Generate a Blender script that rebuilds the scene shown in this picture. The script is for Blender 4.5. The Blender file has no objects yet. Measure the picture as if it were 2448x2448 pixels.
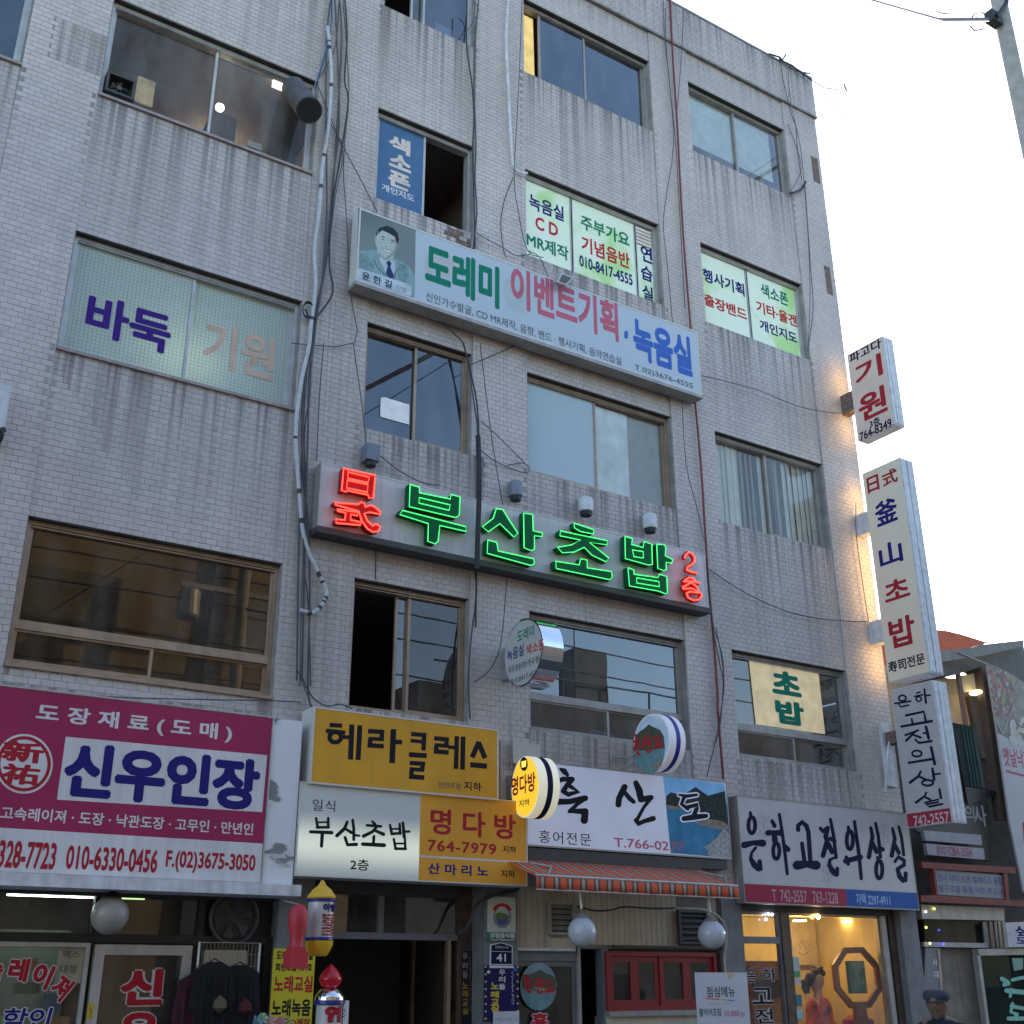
import bpy, bmesh, math, random
from mathutils import Vector
random.seed(7)
SC = bpy.context.scene
COL = SC.collection
# ------------------------------------------------------------------ camera
CAMP = Vector((0.0, -11.0, 1.62))
YAW, PITCH, ROLL, FPX = 0.573427899, 0.386135907, -0.003677584, 2774.524
_f = Vector((math.sin(YAW)*math.cos(PITCH), math.cos(YAW)*math.cos(PITCH), math.sin(PITCH)))
_r = Vector((math.cos(YAW), -math.sin(YAW), 0)); _u = _r.cross(_f)
R2 = math.cos(ROLL)*_r + math.sin(ROLL)*_u; U2 = -math.sin(ROLL)*_r + math.cos(ROLL)*_u
cd = bpy.data.cameras.new('camera'); cam = bpy.data.objects.new('camera', cd); COL.objects.link(cam)
from mathutils import Matrix
cam.matrix_world = Matrix(((R2.x, U2.x, -_f.x, CAMP.x), (R2.y, U2.y, -_f.y, CAMP.y), (R2.z, U2.z, -_f.z, CAMP.z), (0, 0, 0, 1)))
cd.sensor_width = 36; cd.lens = 36*FPX/2448; cd.clip_start = .1; cd.clip_end = 2000
SC.camera = cam
# ------------------------------------------------------------------ sky, sun, exposure
SUN_EL, SUN_AZ = 22.0, 62.0         # azimuth clockwise from +y : behind the building, to the right
w = bpy.data.worlds.new("World"); SC.world = w; w.use_nodes = True
nt = w.node_tree; bg = nt.nodes['Background']
sk = nt.nodes.new('ShaderNodeTexSky'); sk.sky_type = 'NISHITA'; sk.sun_disc = False
sk.sun_elevation = math.radians(SUN_EL); sk.sun_rotation = math.radians(SUN_AZ)
sk.air_density = 1.0; sk.dust_density = .7; sk.ozone_density = 1.0
nt.links.new(sk.outputs[0], bg.inputs[0]); bg.inputs[1].default_value = 0.15
sl = bpy.data.lights.new('sun', 'SUN'); sl.energy = 2.0; sl.angle = math.radians(0.5); sl.color = (1, .86, .7)
so = bpy.data.objects.new('sun', sl); COL.objects.link(so)
sd = Vector((math.sin(math.radians(SUN_AZ))*math.cos(math.radians(SUN_EL)), math.cos(math.radians(SUN_AZ))*math.cos(math.radians(SUN_EL)), math.sin(math.radians(SUN_EL))))
so.rotation_euler = sd.to_track_quat('Z', 'Y').to_euler(); so.location = (30, 30, 30)
vs = SC.view_settings; vs.view_transform = 'Standard'; vs.look = 'None'; vs.gamma = 1; vs.use_curve_mapping = False
vs.exposure = 1.68
SC.cycles.max_bounces = 8
# ------------------------------------------------------------------ pixel of the survey crops -> point on a real plane
Z = {'f':(0,0,1.2671),'p':(0,0,1),'r1':(0,0,.42443),'r2':(760,0,.42443),'r3':(1500,0,.49068),'r4':(0,820,.42443),'r5':(700,820,.42443),
'r6':(1480,760,.50104),'r7':(0,1600,.43892),'r8':(700,1600,.43892),'r9':(1500,1500,.49068),'s1':(0,2100,.18634),'s2':(340,2100,.18634),
's3':(680,2080,.20704),'s4':(1060,2100,.18634),'s5':(1400,2100,.19669),'s6':(1760,2100,.18634),'s7':(2080,1900,.28373),'s8':(2100,1460,.25874),
't1':(100,380,.15528),'t2':(820,480,.24845),'t3':(1240,1680,.26915),'n1':(1460,1250,.1294),'n2':(780,1090,.10349),'e1':(1760,1900,.22774),
'd1':(1180,1440,.12937),'y1':(740,1680,.2588),'n3':(940,1120,.28986)}
def ray(k, x, y):
    o = Z[k]; U = o[0]+x*o[2]; V = o[1]+y*o[2]
    return R2*((U-1224)/FPX) - U2*((V-1224)/FPX) + _f
def at(k, x, y, Y=None, X=None):
    d = ray(k, x, y); t = (Y-CAMP.y)/d.y if X is None else (X-CAMP.x)/d.x
    return CAMP + d*t
def project(P):
    d = Vector(P)-CAMP; k = d.dot(_f)
    return 1224+FPX*d.dot(R2)/k, 1224-FPX*d.dot(U2)/k, k
def mpp(P): return (Vector(P)-CAMP).dot(_f)/FPX       # metres per photo pixel at P
# ------------------------------------------------------------------ materials
def newmat(name):
    m = bpy.data.materials.new(name); m.use_nodes = True
    return m, m.node_tree, m.node_tree.nodes['Principled BSDF']
def M(name, col, rough=.6, metal=0.0, var=.18, vs=6.0, bump=0.0, es=0.0, ecol=None, streak=0.0, spec=.5):
    m, nt, b = newmat(name); N = nt.nodes.new; L = nt.links.new
    tc = N('ShaderNodeTexCoord'); geo = N('ShaderNodeNewGeometry')
    nz = N('ShaderNodeTexNoise'); nz.inputs['Scale'].default_value = vs; nz.inputs['Detail'].default_value = 6; L(geo.outputs['Position'], nz.inputs['Vector'])
    mr = N('ShaderNodeMapRange'); mr.inputs['From Min'].default_value = .3; mr.inputs['From Max'].default_value = .7
    mr.inputs['To Min'].default_value = 1-var; mr.inputs['To Max'].default_value = 1+var*.5; L(nz.outputs['Fac'], mr.inputs['Value'])
    mx = N('ShaderNodeVectorMath'); mx.operation = 'SCALE'; mx.inputs[0].default_value = col[:3]; L(mr.outputs[0], mx.inputs['Scale'])
    out = mx.outputs[0]
    if streak:
        mp = N('ShaderNodeMapping'); mp.inputs['Scale'].default_value = (14, 14, .7); L(geo.outputs['Position'], mp.inputs['Vector'])
        n2 = N('ShaderNodeTexNoise'); n2.inputs['Scale'].default_value = 1; n2.inputs['Detail'].default_value = 4; L(mp.outputs[0], n2.inputs['Vector'])
        m2 = N('ShaderNodeMapRange'); m2.inputs['From Min'].default_value = .42; m2.inputs['From Max'].default_value = .75; m2.inputs['To Max'].default_value = streak; L(n2.outputs['Fac'], m2.inputs['Value'])
        mm = N('ShaderNodeMix'); mm.data_type = 'RGBA'; mm.inputs['B'].default_value = (.09, .08, .07, 1); L(m2.outputs[0], mm.inputs['Factor']); L(out, mm.inputs['A']); out = mm.outputs['Result']
    L(out, b.inputs['Base Color'])
    b.inputs['Roughness'].default_value = rough; b.inputs['Metallic'].default_value = metal
    if spec == .5 and any(k in name for k in ('ink','print','letter','vinyl','portrait','poster')): spec = .12
    b.inputs['Specular IOR Level'].default_value = spec
    if bump:
        bp = N('ShaderNodeBump'); bp.inputs['Strength'].default_value = bump; bp.inputs['Distance'].default_value = .01
        n3 = N('ShaderNodeTexNoise'); n3.inputs['Scale'].default_value = vs*6; L(geo.outputs['Position'], n3.inputs['Vector']); L(n3.outputs['Fac'], bp.inputs['Height']); L(bp.outputs[0], b.inputs['Normal'])
    if es:
        b.inputs['Emission Strength'].default_value = es
        if ecol: b.inputs['Emission Color'].default_value = (*ecol, 1)
        else: L(out, b.inputs['Emission Color'])
    return m
def ramp_mat(name, cols, scale=(3,3,3), rough=.5, es=0.0, detail=3, noise=1.0):
    """noise pushed through a colour ramp: blotchy printed film"""
    m, nt, b = newmat(name); N = nt.nodes.new; L = nt.links.new
    geo = N('ShaderNodeNewGeometry'); mp = N('ShaderNodeMapping'); mp.inputs['Scale'].default_value = scale; L(geo.outputs['Position'], mp.inputs['Vector'])
    nz = N('ShaderNodeTexNoise'); nz.inputs['Scale'].default_value = noise; nz.inputs['Detail'].default_value = detail; L(mp.outputs[0], nz.inputs['Vector'])
    cr = N('ShaderNodeValToRGB'); L(nz.outputs['Fac'], cr.inputs['Fac'])
    e = cr.color_ramp.elements
    while len(e) > 1: e.remove(e[-1])
    e[0].position = cols[0][0]; e[0].color = (*cols[0][1], 1)
    for p, c in cols[1:]:
        q = e.new(p); q.color = (*c, 1)
    L(cr.outputs[0], b.inputs['Base Color']); b.inputs['Roughness'].default_value = rough
    if es: L(cr.outputs[0], b.inputs['Emission Color']); b.inputs['Emission Strength'].default_value = es
    return m
def glass(name, tint=(.8,.85,.85), refl=1.0, rough=0.0, rcol=(1,1,1), body=None, bodyfac=0.0, wave=.012):
    m, nt, b = newmat(name); N = nt.nodes.new; L = nt.links.new
    nt.nodes.remove(b); out = nt.nodes['Material Output']
    tr = N('ShaderNodeBsdfTransparent'); tr.inputs[0].default_value = (*tint, 1)
    gl = N('ShaderNodeBsdfGlossy'); gl.inputs[0].default_value = (*rcol, 1); gl.inputs['Roughness'].default_value = rough
    if wave:
        geo = N('ShaderNodeNewGeometry'); n3 = N('ShaderNodeTexNoise'); n3.inputs['Scale'].default_value = 1.3; L(geo.outputs['Position'], n3.inputs['Vector'])
        bp = N('ShaderNodeBump'); bp.inputs['Strength'].default_value = wave; bp.inputs['Distance'].default_value = .05; L(n3.outputs['Fac'], bp.inputs['Height']); L(bp.outputs[0], gl.inputs['Normal'])
    fr = N('ShaderNodeFresnel'); fr.inputs[0].default_value = 1.52
    mu = N('ShaderNodeMath'); mu.operation = 'MULTIPLY'; mu.use_clamp = True; mu.inputs[1].default_value = refl; L(fr.outputs[0], mu.inputs[0])
    base = tr.outputs[0]
    if not body:                                        # thin street dust on the pane; also a veil painting haze over dark rooms
        dd = N('ShaderNodeBsdfDiffuse'); dd.inputs[0].default_value = (.42,.4,.38,1); g3 = N('ShaderNodeNewGeometry'); mpd = N('ShaderNodeMapping'); mpd.inputs['Scale'].default_value = (2.5,2.5,.9); L(g3.outputs['Position'], mpd.inputs['Vector'])
        nd = N('ShaderNodeTexNoise'); nd.inputs['Scale'].default_value = 1.5; nd.inputs['Detail'].default_value = 7; L(mpd.outputs[0], nd.inputs['Vector'])
        md = N('ShaderNodeMapRange'); md.inputs['From Min'].default_value = .35; md.inputs['From Max'].default_value = .75; md.inputs['To Min'].default_value = .02; md.inputs['To Max'].default_value = .16; L(nd.outputs['Fac'], md.inputs['Value'])
        ms = N('ShaderNodeMixShader'); L(md.outputs[0], ms.inputs[0]); L(tr.outputs[0], ms.inputs[1]); L(dd.outputs[0], ms.inputs[2]); base = ms.outputs[0]
    if body:
        df = N('ShaderNodeBsdfDiffuse'); df.inputs[0].default_value = (*body, 1)
        tl = N('ShaderNodeBsdfTranslucent'); tl.inputs[0].default_value = (*body, 1)
        ad = N('ShaderNodeMixShader'); ad.inputs[0].default_value = .4; L(df.outputs[0], ad.inputs[1]); L(tl.outputs[0], ad.inputs[2])
        mb = N('ShaderNodeMixShader'); mb.inputs[0].default_value = bodyfac; L(tr.outputs[0], mb.inputs[1]); L(ad.outputs[0], mb.inputs[2]); base = mb.outputs[0]
    geo2 = N('ShaderNodeNewGeometry'); bf = N('ShaderNodeMath'); bf.operation = 'SUBTRACT'; bf.inputs[0].default_value = 1; L(geo2.outputs['Backfacing'], bf.inputs[1]); mf = N('ShaderNodeMath'); mf.operation = 'MULTIPLY'; L(mu.outputs[0], mf.inputs[0]); L(bf.outputs[0], mf.inputs[1])
    mx = N('ShaderNodeMixShader'); L(mf.outputs[0], mx.inputs[0]); L(base, mx.inputs[1]); L(gl.outputs[0], mx.inputs[2]); L(mx.outputs[0], out.inputs[0])
    return m
def tile_mat():
    m, nt, b = newmat('glazed_tile'); N = nt.nodes.new; L = nt.links.new
    geo = N('ShaderNodeNewGeometry'); oi = N('ShaderNodeObjectInfo'); at_ = N('ShaderNodeAttribute'); at_.attribute_name = 'dirt'
    add = N('ShaderNodeMath'); add.operation = 'ADD'; L(geo.outputs['Random Per Island'], add.inputs[0]); L(oi.outputs['Random'], add.inputs[1])
    fr = N('ShaderNodeMath'); fr.operation = 'FRACT'; L(add.outputs[0], fr.inputs[0])
    v = N('ShaderNodeMapRange'); v.inputs['To Min'].default_value = .92; v.inputs['To Max'].default_value = 1.05; L(fr.outputs[0], v.inputs['Value'])
    base = N('ShaderNodeVectorMath'); base.operation = 'SCALE'; base.inputs[0].default_value = (.57, .52, .5); L(v.outputs[0], base.inputs['Scale'])
    # broad cloudy soiling
    n1 = N('ShaderNodeTexNoise'); n1.inputs['Scale'].default_value = .55; n1.inputs['Detail'].default_value = 5; L(geo.outputs['Position'], n1.inputs['Vector'])
    m1 = N('ShaderNodeMapRange'); m1.inputs['From Min'].default_value = .35; m1.inputs['From Max'].default_value = .72; m1.inputs['To Max'].default_value = .55; L(n1.outputs['Fac'], m1.inputs['Value'])
    c1 = N('ShaderNodeMix'); c1.data_type = 'RGBA'; c1.inputs['B'].default_value = (.39, .35, .325, 1); L(m1.outputs[0], c1.inputs['Factor']); L(base.outputs[0], c1.inputs['A'])
    # fine vertical streaks everywhere, weak
    mp = N('ShaderNodeMapping'); mp.inputs['Scale'].default_value = (9, 9, .28); L(geo.outputs['Position'], mp.inputs['Vector'])
    n2 = N('ShaderNodeTexNoise'); n2.inputs['Scale'].default_value = 1; n2.inputs['Detail'].default_value = 3; L(mp.outputs[0], n2.inputs['Vector'])
    m2 = N('ShaderNodeMapRange'); m2.inputs['From Min'].default_value = .5; m2.inputs['From Max'].default_value = .8; m2.inputs['To Max'].default_value = .35; L(n2.outputs['Fac'], m2.inputs['Value'])
    c2 = N('ShaderNodeMix'); c2.data_type = 'RGBA'; c2.inputs['B'].default_value = (.3, .285, .28, 1); L(m2.outputs[0], c2.inputs['Factor']); L(c1.outputs['Result'], c2.inputs['A'])
    # run-off stains hanging from the sills
    mp3 = N('ShaderNodeMapping'); mp3.inputs['Scale'].default_value = (15, 15, .22); mp3.inputs['Location'].default_value = (3.1, 0, 1.7); L(geo.outputs['Position'], mp3.inputs['Vector'])
    n3 = N('ShaderNodeTexNoise'); n3.inputs['Scale'].default_value = 1; n3.inputs['Detail'].default_value = 2; L(mp3.outputs[0], n3.inputs['Vector'])
    m3 = N('ShaderNodeMapRange'); m3.inputs['From Min'].default_value = .44; m3.inputs['From Max'].default_value = .62; L(n3.outputs['Fac'], m3.inputs['Value'])
    ad = N('ShaderNodeMath'); ad.operation = 'MULTIPLY_ADD'; ad.inputs[1].default_value = .7; ad.inputs[2].default_value = .14; L(m3.outputs[0], ad.inputs[0])
    mu = N('ShaderNodeMath'); mu.operation = 'MULTIPLY'; mu.use_clamp = True; L(ad.outputs[0], mu.inputs[0]); L(at_.outputs['Fac'], mu.inputs[1])
    c3 = N('ShaderNodeMix'); c3.data_type = 'RGBA'; c3.inputs['B'].default_value = (.13, .115, .108, 1); L(mu.outputs[0], c3.inputs['Factor']); L(c2.outputs['Result'], c3.inputs['A'])
    L(c3.outputs['Result'], b.inputs['Base Color']); b.inputs['Roughness'].default_value = .42; b.inputs['Specular IOR Level'].default_value = .35
    return m
WHITE=(.72,.72,.72)
MT = dict(
 tile=tile_mat(), mortar=M('mortar',(.44,.4,.38),.9,var=.3), plaster=M('plaster',(.3,.29,.28),.85,var=.3,streak=.5), concrete=M('concrete',(.27,.26,.25),.9,var=.3,bump=.3,streak=.4),
 soffit=M('shaded_soffit',(.06,.055,.052),.9,var=.4), rust=M('rusty_patch',(.2,.14,.12),.95,var=.5,vs=20), room=M('room_plaster',(.22,.19,.17),.9), roomwarm=M('room_cream',(.48,.42,.34),.9), dark=M('dark_interior',(.035,.032,.03),.9),
 alu=M('aluminium_frame',(.5,.49,.48),.45,metal=.35,streak=.2), alud=M('aluminium_dull',(.36,.34,.32),.5,metal=.3,streak=.3), bronze=M('bronze_frame',(.38,.28,.2),.45,metal=.4,streak=.2), steel=M('galvanised_steel',(.42,.44,.46),.45,metal=.5,streak=.3),
 darkmetal=M('dark_metal',(.06,.06,.06),.6,metal=.2), chrome=M('chrome',(.8,.8,.82),.08,metal=1,var=.02), black=M('black_rubber',(.02,.02,.022),.6), cable=M('grey_cable',(.09,.09,.1),.6), cabled=M('dark_cable',(.035,.035,.04),.6),
 g_dark=glass('window_glass',refl=2.4), g_bronze=glass('bronze_glass',tint=(.25,.18,.1),refl=2.3,rcol=(.75,.64,.45)), g_blue=glass('blue_glass',tint=(.3,.38,.5),refl=3.4,rcol=(.72,.78,.85)), g_clear=glass('clear_glass',tint=(.95,.95,.94),refl=.8),
 g_mirror=glass('reflective_glass',tint=(.5,.52,.55),refl=3.6,rcol=(.85,.9,.95)), g_pale=glass('pale_glass',tint=(.97,.97,.96),refl=1.3), g_low=glass('dull_glass',tint=(.35,.33,.3),refl=.9), g_smoke=glass('smoked_glass',tint=(.4,.38,.35),refl=1.6),
 g_frost=glass('frosted_glass',tint=(.7,.8,.8),refl=1.0,rough=.3,body=(.64,.7,.64),bodyfac=.94),
 white=M('white_acrylic',(.68,.67,.68),.4,var=.1,vs=2,streak=.16), whited=M('weathered_white_metal',(.66,.67,.7),.5,var=.2,vs=9,streak=.25), whiteclean=M('white_paint',(.75,.75,.76),.5,var=.05),
 lcream=M('sign_cream_face',(.62,.6,.56),.35,var=.08), magenta=M('magenta_vinyl',(.36,.035,.105),.5,var=.12,vs=2,streak=.1), blueink=M('blue_ink',(.025,.02,.17),.75,var=.05), redink=M('red_ink',(.5,.03,.04),.75,var=.05), redd=M('crimson_ink',(.4,.025,.04),.45,var=.05),
 blackink=M('black_ink',(.018,.018,.024),.75,var=.05), greyink=M('grey_ink',(.12,.12,.13),.75,var=.05), greenink=M('green_ink',(.01,.2,.13),.75,var=.05), pinkink=M('faded_pink_ink',(.55,.14,.2),.75,var=.1), orangefade=M('faded_orange_ink',(.62,.43,.33),.5,var=.15), cobalt=M('cobalt_ink',(.05,.14,.5),.45,var=.05),
 yellow=M('yellow_vinyl',(.6,.31,.035),.5,var=.12,vs=2,es=.02,streak=.12), orange=M('orange_vinyl',(.6,.29,.04),.5,var=.12,vs=2,streak=.1,es=.03), lbwhite=M('backlit_acrylic',(.66,.68,.62),.35,var=.06,es=.08), 
 purple=M('purple_ink',(.05,.02,.2),.75,var=.05), navy=M('navy_ink',(.014,.016,.05),.75,var=.05),
)
# ------------------------------------------------------------------ mesh building
ORG = {}
def org(o): return ORG.get(o.name, Vector((0,0,0))) if o else Vector((0,0,0))
class MB:
    def __init__(s): s.v = []; s.f = []
    def add(s, vs, fs):
        n = len(s.v); s.v += [tuple(v) for v in vs]; s.f += [tuple(i+n for i in f) for f in fs]; return s
    def box(s, x0, x1, y0, y1, z0, z1):
        if x0 > x1: x0, x1 = x1, x0
        if y0 > y1: y0, y1 = y1, y0
        if z0 > z1: z0, z1 = z1, z0
        return s.add([(x0,y0,z0),(x1,y0,z0),(x1,y1,z0),(x0,y1,z0),(x0,y0,z1),(x1,y0,z1),(x1,y1,z1),(x0,y1,z1)],
            [(0,1,5,4),(1,2,6,5),(2,3,7,6),(3,0,4,7),(4,5,6,7),(3,2,1,0)])
    def prism(s, pts, d):
        n = len(pts); d = Vector(d); P = [Vector(p) for p in pts]
        return s.add(P + [p+d for p in P], [tuple(range(n)), tuple(range(2*n-1, n-1, -1))] + [(i, (i+1) % n, (i+1) % n+n, i+n) for i in range(n)])
    def tube(s, pts, r, n=6, cap=True):
        P = [Vector(p) for p in pts]; rs = r if isinstance(r, (list, tuple)) else [r]*len(P); vs = []; fs = []
        a = None
        for i, p in enumerate(P):
            t = (P[min(i+1, len(P)-1)]-P[max(i-1, 0)])
            if t.length < 1e-9: t = Vector((0,0,1))
            t.normalize()
            if a is None:
                a = t.orthogonal().normalized()
            else:
                a = (a - t*a.dot(t)); a = a.normalized() if a.length > 1e-6 else t.orthogonal().normalized()
            b = t.cross(a)
            for j in range(n):
                q = 2*math.pi*j/n; vs.append(p+(a*math.cos(q)+b*math.sin(q))*rs[i])
        for i in range(len(P)-1):
            for j in range(n): fs.append((i*n+j, i*n+(j+1) % n, (i+1)*n+(j+1) % n, (i+1)*n+j))
        if cap: fs += [tuple(range(n-1, -1, -1)), tuple((len(P)-1)*n+j for j in range(n))]
        return s.add(vs, fs)
    def lathe(s, c, prof, n=24, axis='z', sy=1.0):
        """prof: (radius, height) list ; axis z / x / y"""
        vs = []; fs = []; c = Vector(c)
        for r, h in prof:
            for j in range(n):
                q = 2*math.pi*j/n; a, b = r*math.cos(q), r*math.sin(q)*sy
                vs.append(c+Vector({'z':(a,b,h),'x':(h,a,b),'y':(a,h,b)}[axis]))
        m = len(prof)
        for i in range(m-1):
            for j in range(n): fs.append((i*n+j, i*n+(j+1) % n, (i+1)*n+(j+1) % n, (i+1)*n+j))
        fs += [tuple(range(n)), tuple((m-1)*n+j for j in range(n))]
        return s.add(vs, fs)
    def build(s, name, mat, parent=None, smooth=False, label=None):
        o0 = org(parent)
        me = bpy.data.meshes.new(name); me.from_pydata([(v[0]-o0.x, v[1]-o0.y, v[2]-o0.z) for v in s.v], [], s.f)
        me.materials.append(mat if not isinstance(mat, str) else MT[mat])
        if smooth:
            me.polygons.foreach_set('use_smooth', [True]*len(me.polygons))
            me.set_sharp_from_angle(angle=math.radians(40))
        ob = bpy.data.objects.new(name, me); COL.objects.link(ob)
        if parent is not None: ob.parent = parent; ORG[ob.name] = o0
        if label: ob['label'] = label
        return ob
def thing(name, loc, label, cat, group=None):
    o = bpy.data.objects.new(name, None); COL.objects.link(o); o.location = loc; o.empty_display_size = .1
    o['label'] = label; o['category'] = cat
    if group: o['group'] = group
    ORG[o.name] = Vector(loc); return o
def tag(o, label=None, cat=None, group=None, kind=None):
    if label: o['label'] = label
    if cat: o['category'] = cat
    if group: o['group'] = group
    if kind: o['kind'] = kind
    return o
def solo(name, mb, mat, label, cat, group=None, smooth=False, base=None):
    """a thing that is one mesh, origin moved to its own base"""
    xs = [v[0] for v in mb.v]; ys = [v[1] for v in mb.v]; zs = [v[2] for v in mb.v]
    b = Vector(base) if base else Vector(((min(xs)+max(xs))/2, (min(ys)+max(ys))/2, min(zs)))
    mb.v = [(v[0]-b.x, v[1]-b.y, v[2]-b.z) for v in mb.v]
    o = mb.build(name, mat, None, smooth); o.location = b; ORG[o.name] = b
    return tag(o, label, cat, group)
def rect(k, x0, y0, x1, y1, Y):
    xm, ym = (x0+x1)/2, (y0+y1)/2
    return at(k, x0, ym, Y=Y).x, at(k, x1, ym, Y=Y).x, at(k, xm, y1, Y=Y).z, at(k, xm, y0, Y=Y).z
def bx(name, mat, parent, k, x0, y0, x1, y1, Y, th, **kw):
    a, b, c, d = rect(k, x0, y0, x1, y1, Y)
    return MB().box(a, b, Y, Y+th, c, d).build(name, mat, parent, **kw)
# ---- flat print: lettering, strokes, polygons on a plane (Y=const facing the street, or X=const facing -x)
def P3(k, x, y, Y=None, X=None, lift=.002):
    p = at(k, x, y, Y=Y, X=X)
    if X is None: p.y -= lift*.35
    else: p.x -= lift*.35
    return p
_tc = {}
def textmesh(body, off, res=3, sp=1.0):
    """printed glyphs; weight comes from eight slightly shifted impressions (no self-crossing outlines)"""
    key = (body, off, res, sp)
    if key in _tc: return _tc[key]
    c = bpy.data.curves.new('t', 'FONT'); c.body = body; c.resolution_u = res; c.space_character = sp
    o = bpy.data.objects.new('t', c); COL.objects.link(o)
    dg = bpy.context.evaluated_depsgraph_get(); me = bpy.data.meshes.new_from_object(o.evaluated_get(dg))
    v0 = [tuple(v.co) for v in me.vertices]; f0 = [tuple(p.vertices) for p in me.polygons]
    bpy.data.objects.remove(o); bpy.data.curves.remove(c); bpy.data.meshes.remove(me)
    vs = []; fs = []; n = len(v0); q = 8 if off > .004 else 0
    for i in range(q+1):
        dx, dy = (0, 0) if i == q else (off*math.cos(i*math.pi/4+.39), off*math.sin(i*math.pi/4+.39))
        vs += [(v[0]+dx, v[1]+dy, i*.00003) for v in v0]; fs += [tuple(k+i*n for k in f) for f in f0]
    x0 = min(v[0] for v in vs); x1 = max(v[0] for v in vs); y0 = min(v[1] for v in vs); y1 = max(v[1] for v in vs)
    r = ([((v[0]-x0)/(x1-x0), (v[1]-y0)/(y1-y0), v[2]) for v in vs], fs); _tc[key] = r; return r
def T(parent, body, mat, k, xl, xr, top, bot, Y=None, X=None, off=.012, lift=.003, rot=0, grow=0, sp=1.0, name='lettering', shear=0):
    def g(p):
        kk = p[2] if len(p) > 2 else k
        return at(kk, p[0], p[1], Y=Y, X=X)
    L, Rr, Tt, B = g(xl), g(xr), g(top), g(bot)
    lift *= .35; vs, fs = textmesh(body, off, sp=sp); mb = MB(); out = []
    z0, z1 = B.z, Tt.z
    if X is None:
        a, b = L.x, Rr.x; cx, cz = (a+b)/2, (z0+z1)/2; hx, hz = (b-a)/2+grow, (z1-z0)/2+grow
    else:
        a, b = L.y, Rr.y; cx, cz = (a+b)/2, (z0+z1)/2; hx, hz = (b-a)/2, (z1-z0)/2+grow
        hx += grow*(1 if hx > 0 else -1)
    cr, sr = math.cos(rot), math.sin(rot)
    for u, v, dl in vs:
        px, pz = (2*u-1)*hx, (2*v-1)*hz
        px += shear*pz
        px, pz = px*cr-pz*sr, px*sr+pz*cr
        out.append((cx+px, Y-lift-dl, cz+pz) if X is None else (X-lift-dl, cx+px, cz+pz))
    mb.add(out, fs); return mb.build(name, mat, parent)
def S(parent, mat, k, strokes, Y=None, X=None, lift=.003, grow=0, butt=False, name='lettering'):
    mb = MB(); n = 0
    for st in strokes:
        st = [(a[0], a[1], (a[2] if len(a) > 2 else 20)+grow) for a in st]
        l = lift+.00008*n; n += 1; left = []; right = []
        for i, (x, y, wd) in enumerate(st):
            x0, y0, _ = st[max(i-1, 0)]; x1, y1, _ = st[min(i+1, len(st)-1)]
            dx, dy = x1-x0, y1-y0; q = math.hypot(dx, dy) or 1; nx, ny = -dy/q, dx/q
            left.append((x+nx*wd/2, y+ny*wd/2)); right.append((x-nx*wd/2, y-ny*wd/2))
        pts = left+right[::-1]; m = len(left)
        if m < 2: continue
        V = [P3(k, px, py, Y, X, l) for px, py in left+right]
        mb.add(V, [(i, i+1, m+i+1, m+i) for i in range(m-1)])
        if not butt:
            for j, (x, y, wd) in enumerate((st[0], st[-1])):
                l2 = l+.000025*(j+1)
                mb.add([P3(k, x+math.cos(2*math.pi*i/10)*wd/2, y+math.sin(2*math.pi*i/10)*wd/2, Y, X, l2) for i in range(10)], [tuple(range(10))])
    return mb.build(name, mat, parent)
def ring(cx, cy, rx, ry, w, n=16): return [(cx+rx*math.cos(2*math.pi*i/n), cy+ry*math.sin(2*math.pi*i/n), w) for i in range(n+1)]
def poly(parent, name, mat, k, pts, Y=None, X=None, lift=.002):
    return MB().add([P3(k, x, y, Y, X, lift) for x, y in pts], [tuple(range(len(pts)))]).build(name, mat, parent)
def scribble(parent, mat, k, a, b, h, n, Y=None, X=None, w=6, lift=.003, seed=1, vertical=False):
    rn = random.Random(seed); st = []
    for i in range(n):
        t = (i+.5)/n; x = a[0]+(b[0]-a[0])*t; y = a[1]+(b[1]-a[1])*t; s = h/2
        for q in range(3):
            x0 = x+rn.uniform(-s, s)*.7; y0 = y+rn.uniform(-s, s)*.8
            st.append([(x0, y0, w), (x0+rn.choice((-1, 1))*rn.uniform(.2, .8)*s, y0+rn.uniform(-.6, .6)*s, w)])
    return S(parent, mat, k, st, Y, X, lift, butt=True)
# ================================================================== SETTING
def struct(name, mb, mat): o = mb.build(name, mat); o['kind'] = 'structure'; return o
MT['asphalt'] = M('asphalt', (.05,.05,.052), .9, var=.3, bump=.4); MT['paving'] = M('paving', (.26,.25,.24), .85, var=.25, bump=.2); MT['kerbstone'] = M('kerbstone', (.34,.33,.32), .8, var=.2)
struct('ground', MB().box(-400, 400, -400, 400, -.6, -.3), 'asphalt')
struct('road', MB().box(-120, 120, -9.5, -3.2, -.3, -.12), 'asphalt')
struct('pavement', MB().box(-120, 120, -3.0, 60, -.3, 0), 'paving')
struct('opposite_pavement', MB().box(-120, 120, -60, -9.7, -.3, 0), 'paving')
struct('kerb', MB().box(-120, 120, -3.2, -3.0, -.3, .012).box(-120, 120, -9.7, -9.5, -.3, .012), 'kerbstone')
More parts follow.
